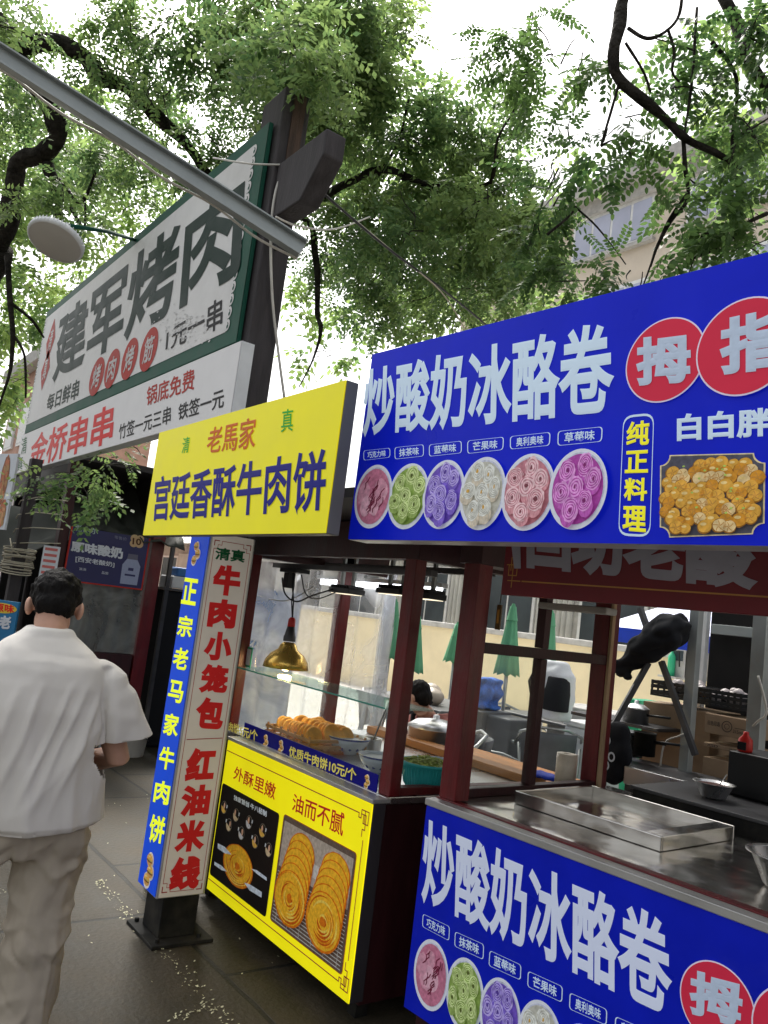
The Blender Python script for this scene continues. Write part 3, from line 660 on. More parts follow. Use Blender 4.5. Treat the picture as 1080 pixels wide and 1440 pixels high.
# price strip along the bottom of the counter glass
c = crop(320, 760, 3.176); zs0 = FC.px(*c((665,1138))[0]).z; zs1 = FC.px(*c((668,1045))[0]).z; FT = Frame((0, YP+.085, 0))
zs0 = FT.px(*c((665,1138))[0]).z; zs1 = FT.px(*c((668,1045))[0]).z; xs1 = FT.px(*c((667,1090))[0]).x
PS = thing('price_strip', 'narrow navy price strip with yellow characters along the foot of the counter glass', 'sign', FT)
m = MB(); m.box((x0,.001,zs0),(xs1,.005,zs1)); m.build('strip_panel', K['navy_ink'], PS)
letters(PS, FT, '优质牛肉饼10元/个', c((277,916),(580,1022),(574,1082),(275,966)), K['pale_yellow_ink'], .025)
letters(PS, FT, '肉饼5元/个', c((4,808),(137,848),(135,902),(4,856)), K['pale_yellow_ink'], .025)
for u, v in ((172,900),(240,924),(625,1078)):
    pr = Print(); bun(pr, loc4(FT, c((u-20,v-40),(u+20,v-28),(u+20,v+40),(u-20,v+28)))); pr.build('printed_bun', PS)

# ---- white sign boards high on the left
WY = 1.90; FW = Frame((0, WY, 0)); WZ = lambda *p: FW.px(*p)
a, b, d, e = WZ(72,438), WZ(378,164), WZ(18,669), WZ(326.5,576.5)
xl, xr = (a.x+d.x)/2, WZ(355,330).x; ztop = (a.z+b.z)/2; zm = (WZ(31,613).z+WZ(337.5,478).z)/2; zbot = (d.z+e.z)/2
WS = sign_box('shop_sign', 'tall white sign board with heavy dark green characters in a green scrolled border', FW, xl, xr, zm+.006, ztop, .03, 'green_paint', 'green_paint')
zi0 = zm+.10; zi1 = ztop-.085
m = MB(); m.add([(xl+.06,-.003,zi0),(xr-.17,-.003,zi0),(xr-.17,-.003,zi1),(xl+.06,-.003,zi1)], [(0,1,2,3)]); m.build('white_field', K['white_panel'], WS)
for side, xx in ((1, xr-.17), (-1, xl+.06)):
    nn = 15; pr = Print()
    for k in range(nn):
        z = zi0+(zi1-zi0)*(k+.5)/nn; r = (zi1-zi0)/nn*.5
        pr.ring(ell(xx+side*.01, z, r*.95, r*.95, 16), ell(xx+side*.01, z, r*.5, r*.5, 16), K['white_panel'], 1.6)
        pr.poly(ell(xx-side*r*.3, z, r*.8, r*.7, 12), K['white_panel'], 1.9); pr.poly(ell(xx+side*.02, z-r*.25, r*.3, r*.3, 10), K['green_paint'], 2.2)
    pr.build('scroll_border', WS)
letters(WS, FW, '建军烤肉', [(84,446),(347,232),(338,388),(73,541)], K['dark_green_ink'], .027, layer=2.6)
c = crop(0, 380, 4.5)
letters(WS, FW, '每日鲜串', c((308,790),(512,680),(495,812),(293,892)), K['dark_green_ink'], .015, layer=2.6)
c = crop(0, 400, 2.7)
for ch, u, v, ww, hh in (('烤',369,350,27,66),('肉',427,320,27,68),('烤',494,283,30,72),('筋',567,247,33,76)):
    p = WZ(*c((u, v))[0]); rx = (WZ(*c((u+ww, v-ww*.5))[0]).x-WZ(*c((u-ww, v+ww*.5))[0]).x)/2; rz = (WZ(*c((u, v-hh))[0]).z-WZ(*c((u, v+hh))[0]).z)/2
    pr = Print(); pr.poly(ell(p.x, p.z, rx, rz, 30), K['dark_red_ink'], 2.4); pr.build('red_disc', WS)
    letters(WS, FW, ch, [(p.x-rx*.55,p.z+rz*.62),(p.x+rx*.55,p.z+rz*.62),(p.x+rx*.55,p.z-rz*.62),(p.x-rx*.55,p.z-rz*.62)], P_('faded', (.55,.52,.52), 0), .02, layer=3.2, local=True)
letters(WS, FW, '1元一串', c((637,172),(850,42),(846,165),(630,256)), K['black_ink'], .012, layer=2.6)
pr = Print(); R = random.Random(8); c = crop(0,400,2.7)
for k in range(150):
    p = WZ(*c((R.gauss(690,45), R.gauss(165,32)))[0]); s = R.uniform(.004,.017)
    pr.poly(ell(p.x, p.z, s*R.uniform(.5,1.4), s*.5, 7, .4, rng=R), P_('peel%d' % (k % 2), ((.56,.56,.56),(.22,.22,.22))[k % 2] if k % 5 == 0 else (.58,.58,.58), 0), 2.8+.002*k)
tag(pr.build('peeled_paint', WS), kind='stuff')
p1, p2 = WZ(80,446), WZ(56.7,551); hw = .17
pr = Print()
for t0, t1 in ((0,.62),(.42,1)):
    za, zb = p1.z+(p2.z-p1.z)*t0, p1.z+(p2.z-p1.z)*t1; xx = (p1.x+p2.x)/2
    pr.poly([(xx,za),(xx+hw*.55,za+(zb-za)*.25),(xx+hw,(za+zb)/2),(xx+hw*.55,za+(zb-za)*.75),(xx,zb),(xx-hw*.55,za+(zb-za)*.75),(xx-hw,(za+zb)/2),(xx-hw*.55,za+(zb-za)*.25)], K['dark_red_ink'], 2.4)
pr.build('red_lozenge', WS)
for ch, t in (('清',.30),('真',.70)):
    zc = p1.z+(p2.z-p1.z)*t; letters(WS, FW, ch, [(xx-.07,zc+.12),(xx+.07,zc+.12),(xx+.07,zc-.12),(xx-.07,zc-.12)], P_('faded', (.6,.56,.56), 0), .015, layer=3.0, local=True)
FW2 = Frame((0, WY-.05, 0)); xr2 = FW2.px(332,530).x; xl2 = FW2.px(25,640).x; z2t = (FW2.px(31,613).z+FW2.px(337.5,478).z)/2; z2b = (FW2.px(18,669).z+FW2.px(326.5,576.5).z)/2
W2 = sign_box('shop_sign', 'low white lightbox sign with red and black characters below the green bordered board', FW2, xl2, xr2, z2b, z2t, .085, 'white_box', 'white_plastic')
letters(W2, FW2, '金桥串串', c((128,572),(440,445),(425,602),(103,706)), K['red_ink'], .02)
letters(W2, FW2, '锅底免费', c((560,390),(742,316),(738,400),(555,464)), K['dark_red_ink'], .015)
letters(W2, FW2, '竹签一元三串', c((454,532),(652,458),(648,527),(450,590)), K['black_ink'], .012)
letters(W2, FW2, '铁签一元', c((680,455),(853,390),(850,467),(675,518)), K['black_ink'], .015)
letters(W2, FW2, '清', c((84,585),(104,575),(100,640),(80,647)), K['deep_green_ink'], .005)
letters(W2, FW2, '真', c((68,660),(89,650),(85,702),(65,710)), K['deep_green_ink'], .005)

# ---- square sign pillar
PX0, PX1, PY0, PY1, PZ0, PZ1 = -3.995, -3.745, 1.687, 1.937, .205, 1.95
PL = thing('sign_pillar', 'square pillar sign, blue face and grey face, on a black steel stub bolted to the paving', 'sign', (0,0,0))
m = MB(); m.box((PX0+.004,PY0+.004,PZ0),(PX1-.004,PY1,PZ1)); m.build('casing', K['aluminium'], PL, bevel=.003)
m = MB(); m.box((PX0+.035,PY0+.045,.018),(PX1-.012,PY1-.02,PZ0-.001)); m.build('stub_post', K['black_paint'], PL, bevel=.004)
m = MB(); m.box((PX0-.03,PY0-.01,.0),(PX1+.06,PY1+.05,.017))
for dx, dy in ((.0,.03),(.27,.03),(.0,.24),(.27,.24)): m.lathe([(0,.034),(.012,.034),(.012,.017)], (PX0+dx,PY0+dy,0), 6, smooth=False)
m.build('base_plate', K['black_paint'], PL, bevel=.003)
FP1 = Frame((0, PY0, 0)); FP2 = Frame((PX1, 0, 0), math.pi/2)
m = MB(); m.add([(PX0+.012,PY0,PZ0+.006),(PX1-.012,PY0,PZ0+.006),(PX1-.012,PY0,PZ1),(PX0+.012,PY0,PZ1)], [(0,1,2,3)]); m.build('blue_face', K['pillar_blue'], PL)
m = MB(); m.add([(PX1,PY0+.012,PZ0+.006),(PX1,PY1-.012,PZ0+.006),(PX1,PY1-.012,PZ1),(PX1,PY0+.012,PZ1)], [(0,1,2,3)]); m.build('grey_face', K['pillar_grey'], PL)
hold1 = thing('x', '', '', FP1); hold2 = thing('x', '', '', FP2)
def move_to(o, F, root):
    o.parent = root; o.matrix_basis = Matrix.Translation(F.o) @ Matrix.Rotation(F.yaw, 4, 'Z')
c = crop(180, 740, 2.616)
outs = []
outs.append((letters(hold1, FP1, '正宗老马家牛肉饼', c((209,188),(262,196),(128,1178),(72,1162)), K['lime_ink'], .03, vertical=True, pad=.17), FP1))
for Q in (((226,52),(284,62),(280,150),(222,140)),((62,1190),(108,1205),(100,1345),(50,1330))):
    pr = Print(); bun(pr, loc4(FP1, c(*Q))); outs.append((pr.build('printed_bun', hold1), FP1))
outs.append((letters(hold2, FP2, '清真', c((322,76),(434,90),(428,135),(318,122)), K['deep_green_ink'], .03), FP2))
outs.append((letters(hold2, FP2, '牛肉小笼包', c((318,138),(420,150),(345,748),(240,742)), K['red_ink'], .06, vertical=True, pad=.06), FP2))
outs.append((letters(hold2, FP2, '红油米线', c((222,816),(328,812),(258,1330),(145,1345)), K['red_ink'], .06, vertical=True, pad=.06), FP2))
pr = Print(); q = loc4(FP2, c((217,782),(345,777),(345,781),(217,787))); pr.line([(q[0]+q[3])/2, (q[1]+q[2])/2], .004, K['brick_red_print'])
ya, yb = PY0+.025, PY1-.025; za, zb = PZ0+.03, PZ1-.035; u = .02
pr.line([(ya+2*u,za),(yb-2*u,za),(yb-2*u,za+u),(yb-u,za+u),(yb-u,za+2*u),(yb,za+2*u),(yb,zb-2*u),(yb-u,zb-2*u),(yb-u,zb-u),(yb-2*u,zb-u),(yb-2*u,zb),(ya+2*u,zb),(ya+2*u,zb-u),(ya+u,zb-u),(ya+u,zb-2*u),(ya,zb-2*u),(ya,za+2*u),(ya+u,za+2*u),(ya+u,za+u),(ya+2*u,za+u)], .0028, K['brick_red_print'], closed=True)
for yy, zz in ((ya,za),(yb,za),(ya,zb),(yb,zb)): pr.line([(yy,zz+(u*1.2 if zz == za else -u*1.2)),(yy,zz),(yy+(u*1.2 if yy == ya else -u*1.2),zz)], .005, K['brick_red_print'])
outs.append((pr.build('printed_border', hold2), FP2))
for o, F in outs: move_to(o, F, PL)
bpy.data.objects.remove(hold1); bpy.data.objects.remove(hold2)
mat('pale_timber', (.38,.26,.15), .7, var=.3, stretch=(3,3,.5), bump=.2)
# ------------------------------------------------------------------ timber gate post carrying the white boards
GP = thing('gate_post', 'dark timber gate post with a chamfered beam end, rising behind the yellow sign', 'post', (0,0,0))
pr_ = onx(407, 330, -4.12)
m = MB(); m.box((-4.50,1.94,0),(-4.20,2.12,4.72)); m.build('post_shaft', K['old_timber'], GP, bevel=.012)
m = MB(); m.box((-4.198,2.0,4.2),(-4.19,2.08,4.7)); m.build('split_grain', K['timber_grain'], GP)
zb = onx(400, 285, -4.2).z; m = MB()
a = [(-4.2,0,zb-.14),(-3.86,0,zb-.14),(-3.66,0,zb+.06),(-3.66,0,zb+.21),(-4.2,0,zb+.21)]
m.prism([(x,1.96,z) for x,_,z in a], (0,.13,0)); m.build('beam_end', K['old_timber'], GP, bevel=.01, fix=True)
# tied post under the far end of the boards
TP = thing('support_post', 'slim dark post wound with pale rope under the far end of the white sign', 'post', (0,0,0))
p = at(38, 720, 7.4); q = at(10, 960, 7.4); tp = Vector((p.x, p.y, 0))
m = MB(); m.box((tp.x-.05,tp.y-.05,0),(tp.x+.05,tp.y+.05,at(38,690,7.4).z+.3)); m.build('post_shaft', K['old_timber'], TP, bevel=.006)
m = MB(); R = random.Random(4)
zc = at(25, 790, 7.4).z
for k in range(13):
    z = zc-.10+.018*k; n = 20; r = .13+R.uniform(-.01,.012); tl = R.uniform(-.02,.02)
    m.tube([(tp.x+r*math.cos(6.283*j/n), tp.y+r*math.sin(6.283*j/n), z+tl*math.cos(6.283*j/n)) for j in range(n+1)], .006, 5)
for k in range(4):
    z = zc+.16+.13*k; m.tube([(tp.x-.1,tp.y-.06,z-.03),(tp.x,tp.y-.07,z),(tp.x+.12,tp.y+.05,z+.02+.01*k),(tp.x+.22,tp.y+.28,z+.05)], .005, 5)
m.tube([(tp.x-.1,tp.y-.08,zc+.2),(tp.x+.1,tp.y-.09,zc+.1),(tp.x+.12,tp.y-.02,zc+.06)], .006, 5)
m.build('rope', K['rope'], TP)
# galvanised channel across the top left
GB = thing('metal_channel', 'long galvanised steel channel slanting across the top left, bolted to the gate post', 'metal bar', (0,0,0))
p = at(-90, 22, 4.0); q = at(425, 352, 4.35)
d = (q-p).normalized(); m = MB()
up = Vector((0,0,1)); sx = d.cross(up).normalized(); n2 = sx.cross(d)
m.bar(p, q, .012, .088, up=n2); m.bar(p-n2*.047+sx*.03, q-n2*.047+sx*.03, .065, .01, up=n2); m.bar(p+n2*.047+sx*.02, q+n2*.047+sx*.02, .045, .01, up=n2)
m.build('channel', K['galvanised'], GB, bevel=.002)
m = MB()
for t in (.03,.065): m.ball(q-d*t-sx*.01+n2*.02, .008, 8); m.ball(q-d*t-sx*.01-n2*.025, .008, 8)
m.build('bolt', K['black_paint'], GB)
m = MB(); pts = [p.lerp(q, t)-n2*(.062+.012*math.sin(t*23))-sx*.012 for t in [k/40 for k in range(41)]]
m.tube(pts, .007, 6); m.build('clipped_cable', K['wire_white'], GB)
# round lamp on its arm
la = at(80, 336, 5.0)
LP = thing('round_lamp', 'round white floodlight on a thin green arm in front of the tree', 'lamp', (0,0,0))
M = Matrix.Rotation(math.radians(-15), 3, 'Y') @ Matrix.Rotation(math.radians(-16), 3, 'X')
m = MB(); m.lathe([(0,-.036),(.15,-.034),(.158,-.03)], la, 40, M=M); m.build('lens', K['lamp_face'], LP)
m = MB(); m.lathe([(.158,-.032),(.17,-.028),(.17,.0),(.16,.012),(.10,.022),(0,.024)], la, 40, M=M)
for k in range(44):
    a = 6.283*k/44; x, y = math.cos(a), math.sin(a); m.bar(la+M @ Vector((x*.171,y*.171,-.02)), la+M @ Vector((x*.165,y*.165,.018)), .003, .006)
m.build('finned_body', K['white_plastic'], LP)
tp_ = la + M @ Vector((.03,0,.10))
m = MB(); m.bar(la+M @ Vector((.03,-.03,.02)), tp_, .012, .05); m.bar(la+M @ Vector((.03,.04,.02)), tp_+Vector((0,0,.005)), .012, .05); m.build('bracket', K['white_plastic'], LP)
ae = Vector((-5.6, WY+.0, ztop-.03)); ae = ony(192, 338, WY+.03)
m = MB(); m.tube([tp_, tp_.lerp(ae,.5)+Vector((0,0,.02)), ae], .014, 8); m.build('arm', K['green_paint'], LP)
# cables around the gate post
def cable(pts, r, m_, label, name='cable'):
    c = MB(); P = [Vector(p) for p in pts]; out = []
    for i in range(len(P)-1):
        a = P[max(i-1,0)]; b = P[i]; e = P[i+1]; f = P[min(i+2,len(P)-1)]
        for k in range(6):
            t = k/6; out.append(.5*((2*b)+(e-a)*t+(2*a-5*b+4*e-f)*t*t+(3*b-a-3*e+f)*t**3))
    out.append(P[-1]); c.tube(out, r, 6); return tag(c.build(name, K[m_]), label, 'cable')
X = -4.17
cable([onx(404,232,X), onx(388,268,X), onx(381,330,X), onx(383,420,X), onx(392,500,X), onx(400,560,X)], .008, 'wire_white', 'pale wire hanging down the side of the dark gate post to the yellow sign')
cable([ony(300,222,1.82), ony(350,230,1.82), onx(404,232,X)], .006, 'wire_white', 'thin twisted wire running from the gate post across the top of the tall sign')
cable([onx(408,235,X), onx(394,290,X+.02), onx(385,330,X+.03), onx(388,352,X+.05)], .012, 'cable', 'black cable knotted round the end of the galvanised channel')
cable([at(388,305,4.5), at(420,318,4.7), at(470,322,5.2), at(520,305,6)], .006, 'wire_white', 'pale wire leaving the gate post towards the trees on the right')
cable([at(450,268,4.6), at(540,345,5.2), at(620,405,5.8), at(690,462,6.6)], .008, 'cable', 'black overhead cable running down from the beam end behind the long blue sign')
cable([at(500,310,5), at(560,360,5.4), at(620,410,5.7), at(655,465,6)], .005, 'rope', 'straw coloured cord slanting down through the branches beside the black cable')

# ------------------------------------------------------------------ flatbread stall
yb = 3.20; ZC = .905
ST = thing('food_stall', 'dark red wooden flatbread stall with a glass shelf, behind the bright yellow panel', 'stall', (0,0,0))
sx0, sx1, sy0 = -4.33, -2.745, YP+.09
def post(x0, x1, y0, y1, z0=ZC, z1=2.0, m_='red_wood', parent=None, name='post'):
    m = MB(); m.box((x0,y0,z0),(x1,y1,z1)); return m.build(name, K[m_], parent or ST, bevel=.004)
m = MB(); m.box((sx0+.02,sy0-.018,.08),(sx1-.01,yb,ZC-.032)); m.build('counter_body', K['dark_red_wood'], ST, bevel=.004)
m = MB(); m.box((sx0-.005,sy0-.015,ZC-.03),(sx1+.005,yb+.02,ZC)); m.build('counter_top', K['stainless_plain'], ST, bevel=.004)
pl = ony(529.4,1117,sy0+.0); pxr = ony(571,1000,sy0).x
post(sx1-.075, sx1+.003, sy0+.001, sy0+.06); post(sx0, sx0+.075, sy0+.001, sy0+.06)
q = onx(470,930,sx0+.04); post(sx0-.02, sx0+.06, 2.86, 2.93, z0=.0)
for x in (sx0+.06, sx1-.1):
    for y in (sy0+.05, yb-.1):
        m = MB(); m.box((x-.03,y-.03,0),(x+.03,y+.03,.085)); m.build('foot', K['black_paint'], ST)
zh = ony(470,783,sy0).z
m = MB(); m.box((sx0-.02,sy0-.004,zh),(sx1+.02,sy0+.065,zh+.18)); m.box((sx1-.06,sy0+.066,zh),(sx1+.01,yb,zh+.16)); m.box((sx0,sy0+.066,zh-.01),(sx0+.06,yb,zh+.16)); m.build('header_beam', K['dark_red_wood'], ST, bevel=.004)
m = MB(); m.box((sx0-.1,sy0-.45,zh+.185),(sx1+.12,yb+.15,zh+.225))
for k in range(5): y = sy0-.2+.28*k; m.box((sx0-.05,y,zh+.14),(sx1+.05,y+.04,zh+.184)) if y > sy0+.1 else None
m.build('roof', K['roof_dark'], ST)
m = MB(); m.box((sx1-.055,sy0+.062,ZC+.001),(sx1-.005,yb-.082,ZC+.035)); m.build('side_rail', K['red_wood'], ST, bevel=.003)
m = MB(); m.box((sx0+.1,yb-.05,ZC+.002),(sx1-.08,yb+.06,ZC+.045)); m.build('rear_plank', K['orange_wood'], ST, bevel=.004)
zg = (ony(334,938,sy0+.02).z+ony(540,996,sy0+.02).z)/2
m = MB(); m.box((sx0+.076,sy0+.012,ZC+.0),(sx1-.077,sy0+.018,zg-.002)); m.build('front_glass', K['glass'], ST)
m = MB(); m.box((sx0+.03,sy0-.01,zg),(sx1-.078,sy0+.26,zg+.009)); m.build('glass_shelf', K['glass_shelf'], ST)
m = MB(); m.box((sx0+.03,sy0-.0125,zg+.0012),(sx1-.078,sy0-.0105,zg+.0082)); m.build('shelf_edge', pmat('shelf_edge', (.05,.30,.24), 0), ST)
m = MB(); m.box((sx1-.006,sy0+.08,ZC+.04),(sx1-.003,yb-.1,zg+.25)); m.build('side_glass', K['glass'], ST) if 0 else None
# clear plastic sheets hung round the back
def curtain(name, p0, p1, z0, z1, parent, m_, amp=.02, n=60, seed=1):
    m = MB(); vs = []; p0 = Vector(p0); p1 = Vector(p1); d = (p1-p0); nrm = Vector((-d.y, d.x, 0)).normalized(); k = 14
    for j in range(k+1):
        for i in range(n+1):
            t = i/n; z = z0+(z1-z0)*j/k
            o = amp*(math.sin(t*38+seed)+.6*math.sin(t*17+j*.25+seed*2)+.8*noise.noise((t*6, j*.3, seed)))
            vs.append(p0+d*t+nrm*o+Vector((0,0,z)))
    m.add(vs, [(j*(n+1)+i, j*(n+1)+i+1, (j+1)*(n+1)+i+1, (j+1)*(n+1)+i) for j in range(k) for i in range(n)], 0, True)
    return m.build(name, K[m_], parent)
xe = ony(540,930,yb+.05).x
curtain('plastic_sheet', (sx0+.02,sy0+.08,0), (sx0+.02,yb+.05,0), .75, zh+.02, ST, 'plastic_sheet', .022, seed=2)
curtain('plastic_sheet', (sx0+.02,yb+.05,0), (xe,yb+.05,0), .75, zh+.02, ST, 'plastic_sheet', .03, seed=5)
# lights and wiring under the roof
tb = [ony(452,818,3.1), ony(618,838,3.1)]
TL_ = thing('strip_light', 'long white strip light glowing under the flatbread stall roof', 'lamp', (0,0,0))
m = MB(); m.box((tb[0].x,3.09,tb[0].z-.018),(tb[1].x,3.12,tb[0].z+.018)); m.build('tube', K['tube_light'], TL_)
m = MB(); m.box((tb[0].x-.03,3.08,tb[0].z+.019),(tb[1].x+.03,3.13,tb[0].z+.045)); m.build('batten', K['white_plastic'], TL_)
for u, v, lab in ((487,835,'left of the pair of small floodlights under the flatbread stall roof'),(556,836,'small floodlight nearest the dark red front post under the stall roof'),(597,842,'small floodlight seen past the front post, against the court')):
    p = ony(u, v, 2.78); t = thing('floodlight', lab, 'lamp', (0,0,0))
    m = MB(); m.box((p.x-.11,p.y-.06,p.z),(p.x+.11,p.y+.06,p.z+.03))
    for k in range(9): m.box((p.x-.10+.024*k,p.y-.055,p.z+.031),(p.x-.092+.024*k,p.y+.055,p.z+.05))
    m.build('housing', K['black_plastic'], t, bevel=.002)
    m = MB(); m.box((p.x-.095,p.y-.05,p.z-.004),(p.x+.095,p.y+.05,p.z-.001)); m.build('lens', K['led_lens'], t)
    m = MB(); m.box((p.x-.07,p.y-.008,p.z+.05),(p.x-.045,p.y+.008,zh+.14)); m.box((p.x+.05,p.y-.008,p.z+.05),(p.x+.075,p.y+.008,zh+.14)); m.build('hanger', K['galvanised'], t)
p = ony(415,803,2.36); m = MB(); m.box((sx0+.062,2.34,p.z+.013),(sx1-.062,2.38,p.z+.04)); m.box((sx0+.062,2.70,p.z+.06),(sx1-.062,2.74,p.z+.09)); m.build('roof_rail', K['steel_dark'], ST)
m = MB(); m.box((p.x-.09,2.31,p.z-.012),(p.x+.10,2.40,p.z+.012)); m.box((p.x-.07,2.33,p.z-.10),(p.x-.02,2.38,p.z-.013))
tag(m.build('socket_block', K['black_plastic'], None, bevel=.003), 'black socket block fixed under the roof above the brass heat lamp', 'socket')
HL = thing('heat_lamp', 'brass heat lamp with a red socket hanging over the flatbread tray', 'lamp', (0,0,0))
hp = ony(402,935,2.33); top = Vector((ony(412,806,2.33).x, 2.33, ony(412,803,2.36).z-.012))
m = MB(); m.lathe([(.0,.125),(.03,.125),(.045,.11),(.055,.085),(.092,.06),(.118,.022),(.127,-.018),(.124,-.018),(.112,.02),(.085,.055),(.04,.08),(0,.09)], hp, 40); m.build('shade', K['brass'], HL)
m = MB(); m.lathe([(.034,.13),(.034,.155),(.03,.165),(.02,.22),(.0,.22)], hp, 20); m.build('cap', K['steel_dark'], HL)
m = MB(); m.lathe([(.0,.262),(.012,.262),(.02,.25),(.022,.205),(.018,.2)], hp, 16); m.build('socket', K['red_plastic'], HL)
m = MB(); m.ball(hp+Vector((0,0,.01)), (.035,.035,.045), 14); m.build('bulb', pmat('warm_bulb', (1,.75,.35), 4.0), HL)
pl_ = bpy.data.lights.new('heat_lamp_light', 'POINT'); pl_.energy = 3; pl_.color = (1,.66,.30); pl_.shadow_soft_size = .04; plo = bpy.data.objects.new('heat_lamp_light', pl_); COL.objects.link(plo); plo.parent = HL; plo.location = hp+Vector((0,0,-.05))
c_ = MB(); a = hp+Vector((0,0,.26)); c_.tube([a, a.lerp(top,.35)+Vector((.01,0,0)), a.lerp(top,.7)+Vector((-.004,0,0)), top], .005, 6); c_.tube([a, a.lerp(top,.35)+Vector((-.012,0,0)), a.lerp(top,.7)+Vector((.014,0,0)), top+Vector((.01,0,0))], .004, 6); c_.build('cord', K['cable'], HL)
cable([ony(397,812,2.34), ony(401,835,2.36), ony(417,846,2.4), ony(438,838,2.5), ony(470,828,2.74)], .005, 'cable', 'black cable looping low below the socket block')
cable([ony(424,808,2.36), ony(430,835,2.4), ony(447,842,2.52), ony(474,832,2.74)], .004, 'cable', 'short black lead running from the socket block to the floodlight')
cable([ony(345,832,2.35), ony(400,845,2.4), ony(440,825,2.6)], .003, 'wire_white', 'thin white wire stretched across the plastic sheeting')
# payment placard on the shelf (its code is left blank)
PQ = thing('placard', 'small white and green payment placard standing on the glass shelf', 'sign', (0,0,0)); p = ony(348,925,sy0+.05)
m = MB(); m.box((p.x-.045,p.y,zg+.0085),(p.x+.045,p.y+.006,zg+.125)); m.build('green_card', K['tea_green'], PQ, bevel=.003)
m = MB(); m.box((p.x-.036,p.y-.002,zg+.022),(p.x+.036,p.y-.0005,zg+.112)); m.build('white_card', K['white_plastic'], PQ)
# tray of flatbreads
tx0, tx1, ty0, ty1 = -4.02, -3.55, 2.30, 2.66
TR = thing('bread_tray', 'slatted bamboo tray holding rows of flatbread on the counter', 'tray', (0,0,0))
m = MB()
for k in range(9): y = ty0+.015+.038*k; m.box((tx0+.012,y,ZC+.022),(tx1-.012,y+.026,ZC+.03))
m.box((tx0+.02,ty0+.03,ZC+.001),(tx1-.02,ty1-.03,ZC+.021)); m.build('slatted_base', K['bamboo'], TR)
m = MB()
for z in (.032,.062): m.box((tx0,ty0,ZC+z),(tx1,ty0+.01,ZC+z+.016)); m.box((tx0,ty1-.01,ZC+z),(tx1,ty1,ZC+z+.016)); m.box((tx0,ty0+.0105,ZC+z),(tx0+.01,ty1-.0105,ZC+z+.016)); m.box((tx1-.01,ty0+.0105,ZC+z),(tx1,ty1-.0105,ZC+z+.016))
for k in range(7): x = tx0+.012+(tx1-tx0-.034)*k/6; m.box((x,ty0+.0015,ZC+.02),(x+.012,ty0+.0088,ZC+.09)); m.box((x,ty1-.0088,ZC+.02),(x+.012,ty1-.0015,ZC+.09))
m.build('rim', K['bamboo'], TR)
def bread_mesh():
    m = MB(); n = 26; prof = []; R = random.Random(3)
    for k in range(9): r = .062*(1-k/8.); prof.append((r, .012+.004*math.cos(k*2.4)*(k < 8)+.003*(k < 7)))
    prof = [(.0,-.009),(.05,-.010),(.060,-.006),(.065,0),(.061,.006),(.05,.011),(.044,.008),(.036,.011),(.03,.008),(.022,.011),(.016,.008),(.008,.010),(0,.007)]
    m.lathe(prof, (0,0,0), n); return m.mesh('flatbread')
bm_ = bread_mesh(); k = 0; R = random.Random(12)
for row in range(3):
    for i in range(10):
        o = bpy.data.objects.new('flatbread', bm_); COL.objects.link(o)
        if k == 0: bm_.materials.append(K['bread'])
        o.location = (tx0+.065+.036*i+R.uniform(-.004,.004), ty0+.075+.1*row+R.uniform(-.008,.008), ZC+.082+R.uniform(-.004,.006)+(.010 if row == 1 else 0))
        o.rotation_euler = (R.uniform(-.12,.12), math.radians(72)+R.uniform(-.14,.12), R.uniform(-.1,.1)); o.scale = [R.uniform(.72,.84)]*3
        tag(o, 'golden round flatbread standing on edge among the others in the bamboo tray', 'flatbread', 'flatbreads in the bamboo tray'); k += 1
# bowls, basket, pot
def china_bowl(p, r, label):
    t = thing('china_bowl', label, 'bowl', (0,0,0)); h = r*.78
    m = MB(); m.lathe([(0,.0),(r*.42,.0),(r*.45,.012),(r*.68,h*.28),(r*.9,h*.66),(r,h),(r*.965,h),(r*.86,h*.66),(r*.6,h*.3),(0,h*.16)], p, 40); m.build('bowl_body', K['porcelain'], t)
    m = MB(); R = random.Random(int(r*1e4)+int(p.x*100))
    m.lathe([(r*1.004,h*.985),(r*.985,h*.90),(r*.978,h*.88)], p, 40)
    for j in range(13):
        for q in range(3):
            a = 6.283*(j+.5*q)/13; t_ = .36+.2*q; rr = r*(.72+.34*(t_-.3))*1.012; b = R.uniform(.5,1)*r*.13
            c = p+Vector((rr*math.cos(a), rr*math.sin(a), h*t_)); tx = Vector((-math.sin(a), math.cos(a), 0)); tz = Vector((math.cos(a)*.45, math.sin(a)*.45, .9)); 
            m.add([c+tx*b*math.cos(w)*R.uniform(.6,1.1)+tz*b*math.sin(w)*R.uniform(.5,1) for w in [k*.785 for k in range(8)]], [tuple(range(8))])
    tag(m.build('blue_pattern', K['cobalt'], t), kind='stuff'); 
    m = MB(); m.lathe([(r*.93,h*.83),(r*.4,h*.85),(0,h*.86)], p, 30); m.build('filling', pmat('broth', (.30,.33,.36), 0), t); return t
china_bowl(onz(488,1058,ZC+.002)+Vector((.03,-.02,0)), .115, 'blue patterned bowl left of the front post, farther from the post')
b1 = onz(545,1092,ZC+.002); china_bowl(Vector((-3.17,2.46,ZC+.002)), .105, 'blue patterned bowl against the front post, partly hidden by it')
china_bowl(Vector((-3.02,2.72,ZC+.002)), .11, 'blue patterned bowl behind the teal basket')
bk = Vector((-2.87,2.50,ZC+.003)); BKT = thing('basket', 'teal plastic basket heaped with chopped greens on the counter corner', 'basket', (0,0,0))
m = MB(); r = .118; m.lathe([(0,.0),(.088,.0),(.094,.01),(.108,.06),(.116,.098),(.124,.104),(.124,.114),(.112,.113),(.104,.06),(.088,.012),(0,.01)], bk, 44); m.build('basket_body', K['teal_plastic'], BKT)
m = MB()
for k in range(44):
    a = 6.283*k/44; m.bar(bk+Vector((.0965*math.cos(a),.0965*math.sin(a),.015)), bk+Vector((.1165*math.cos(a),.1165*math.sin(a),.094)), .004, .004)
m.build('ribs', K['teal_plastic'], BKT)
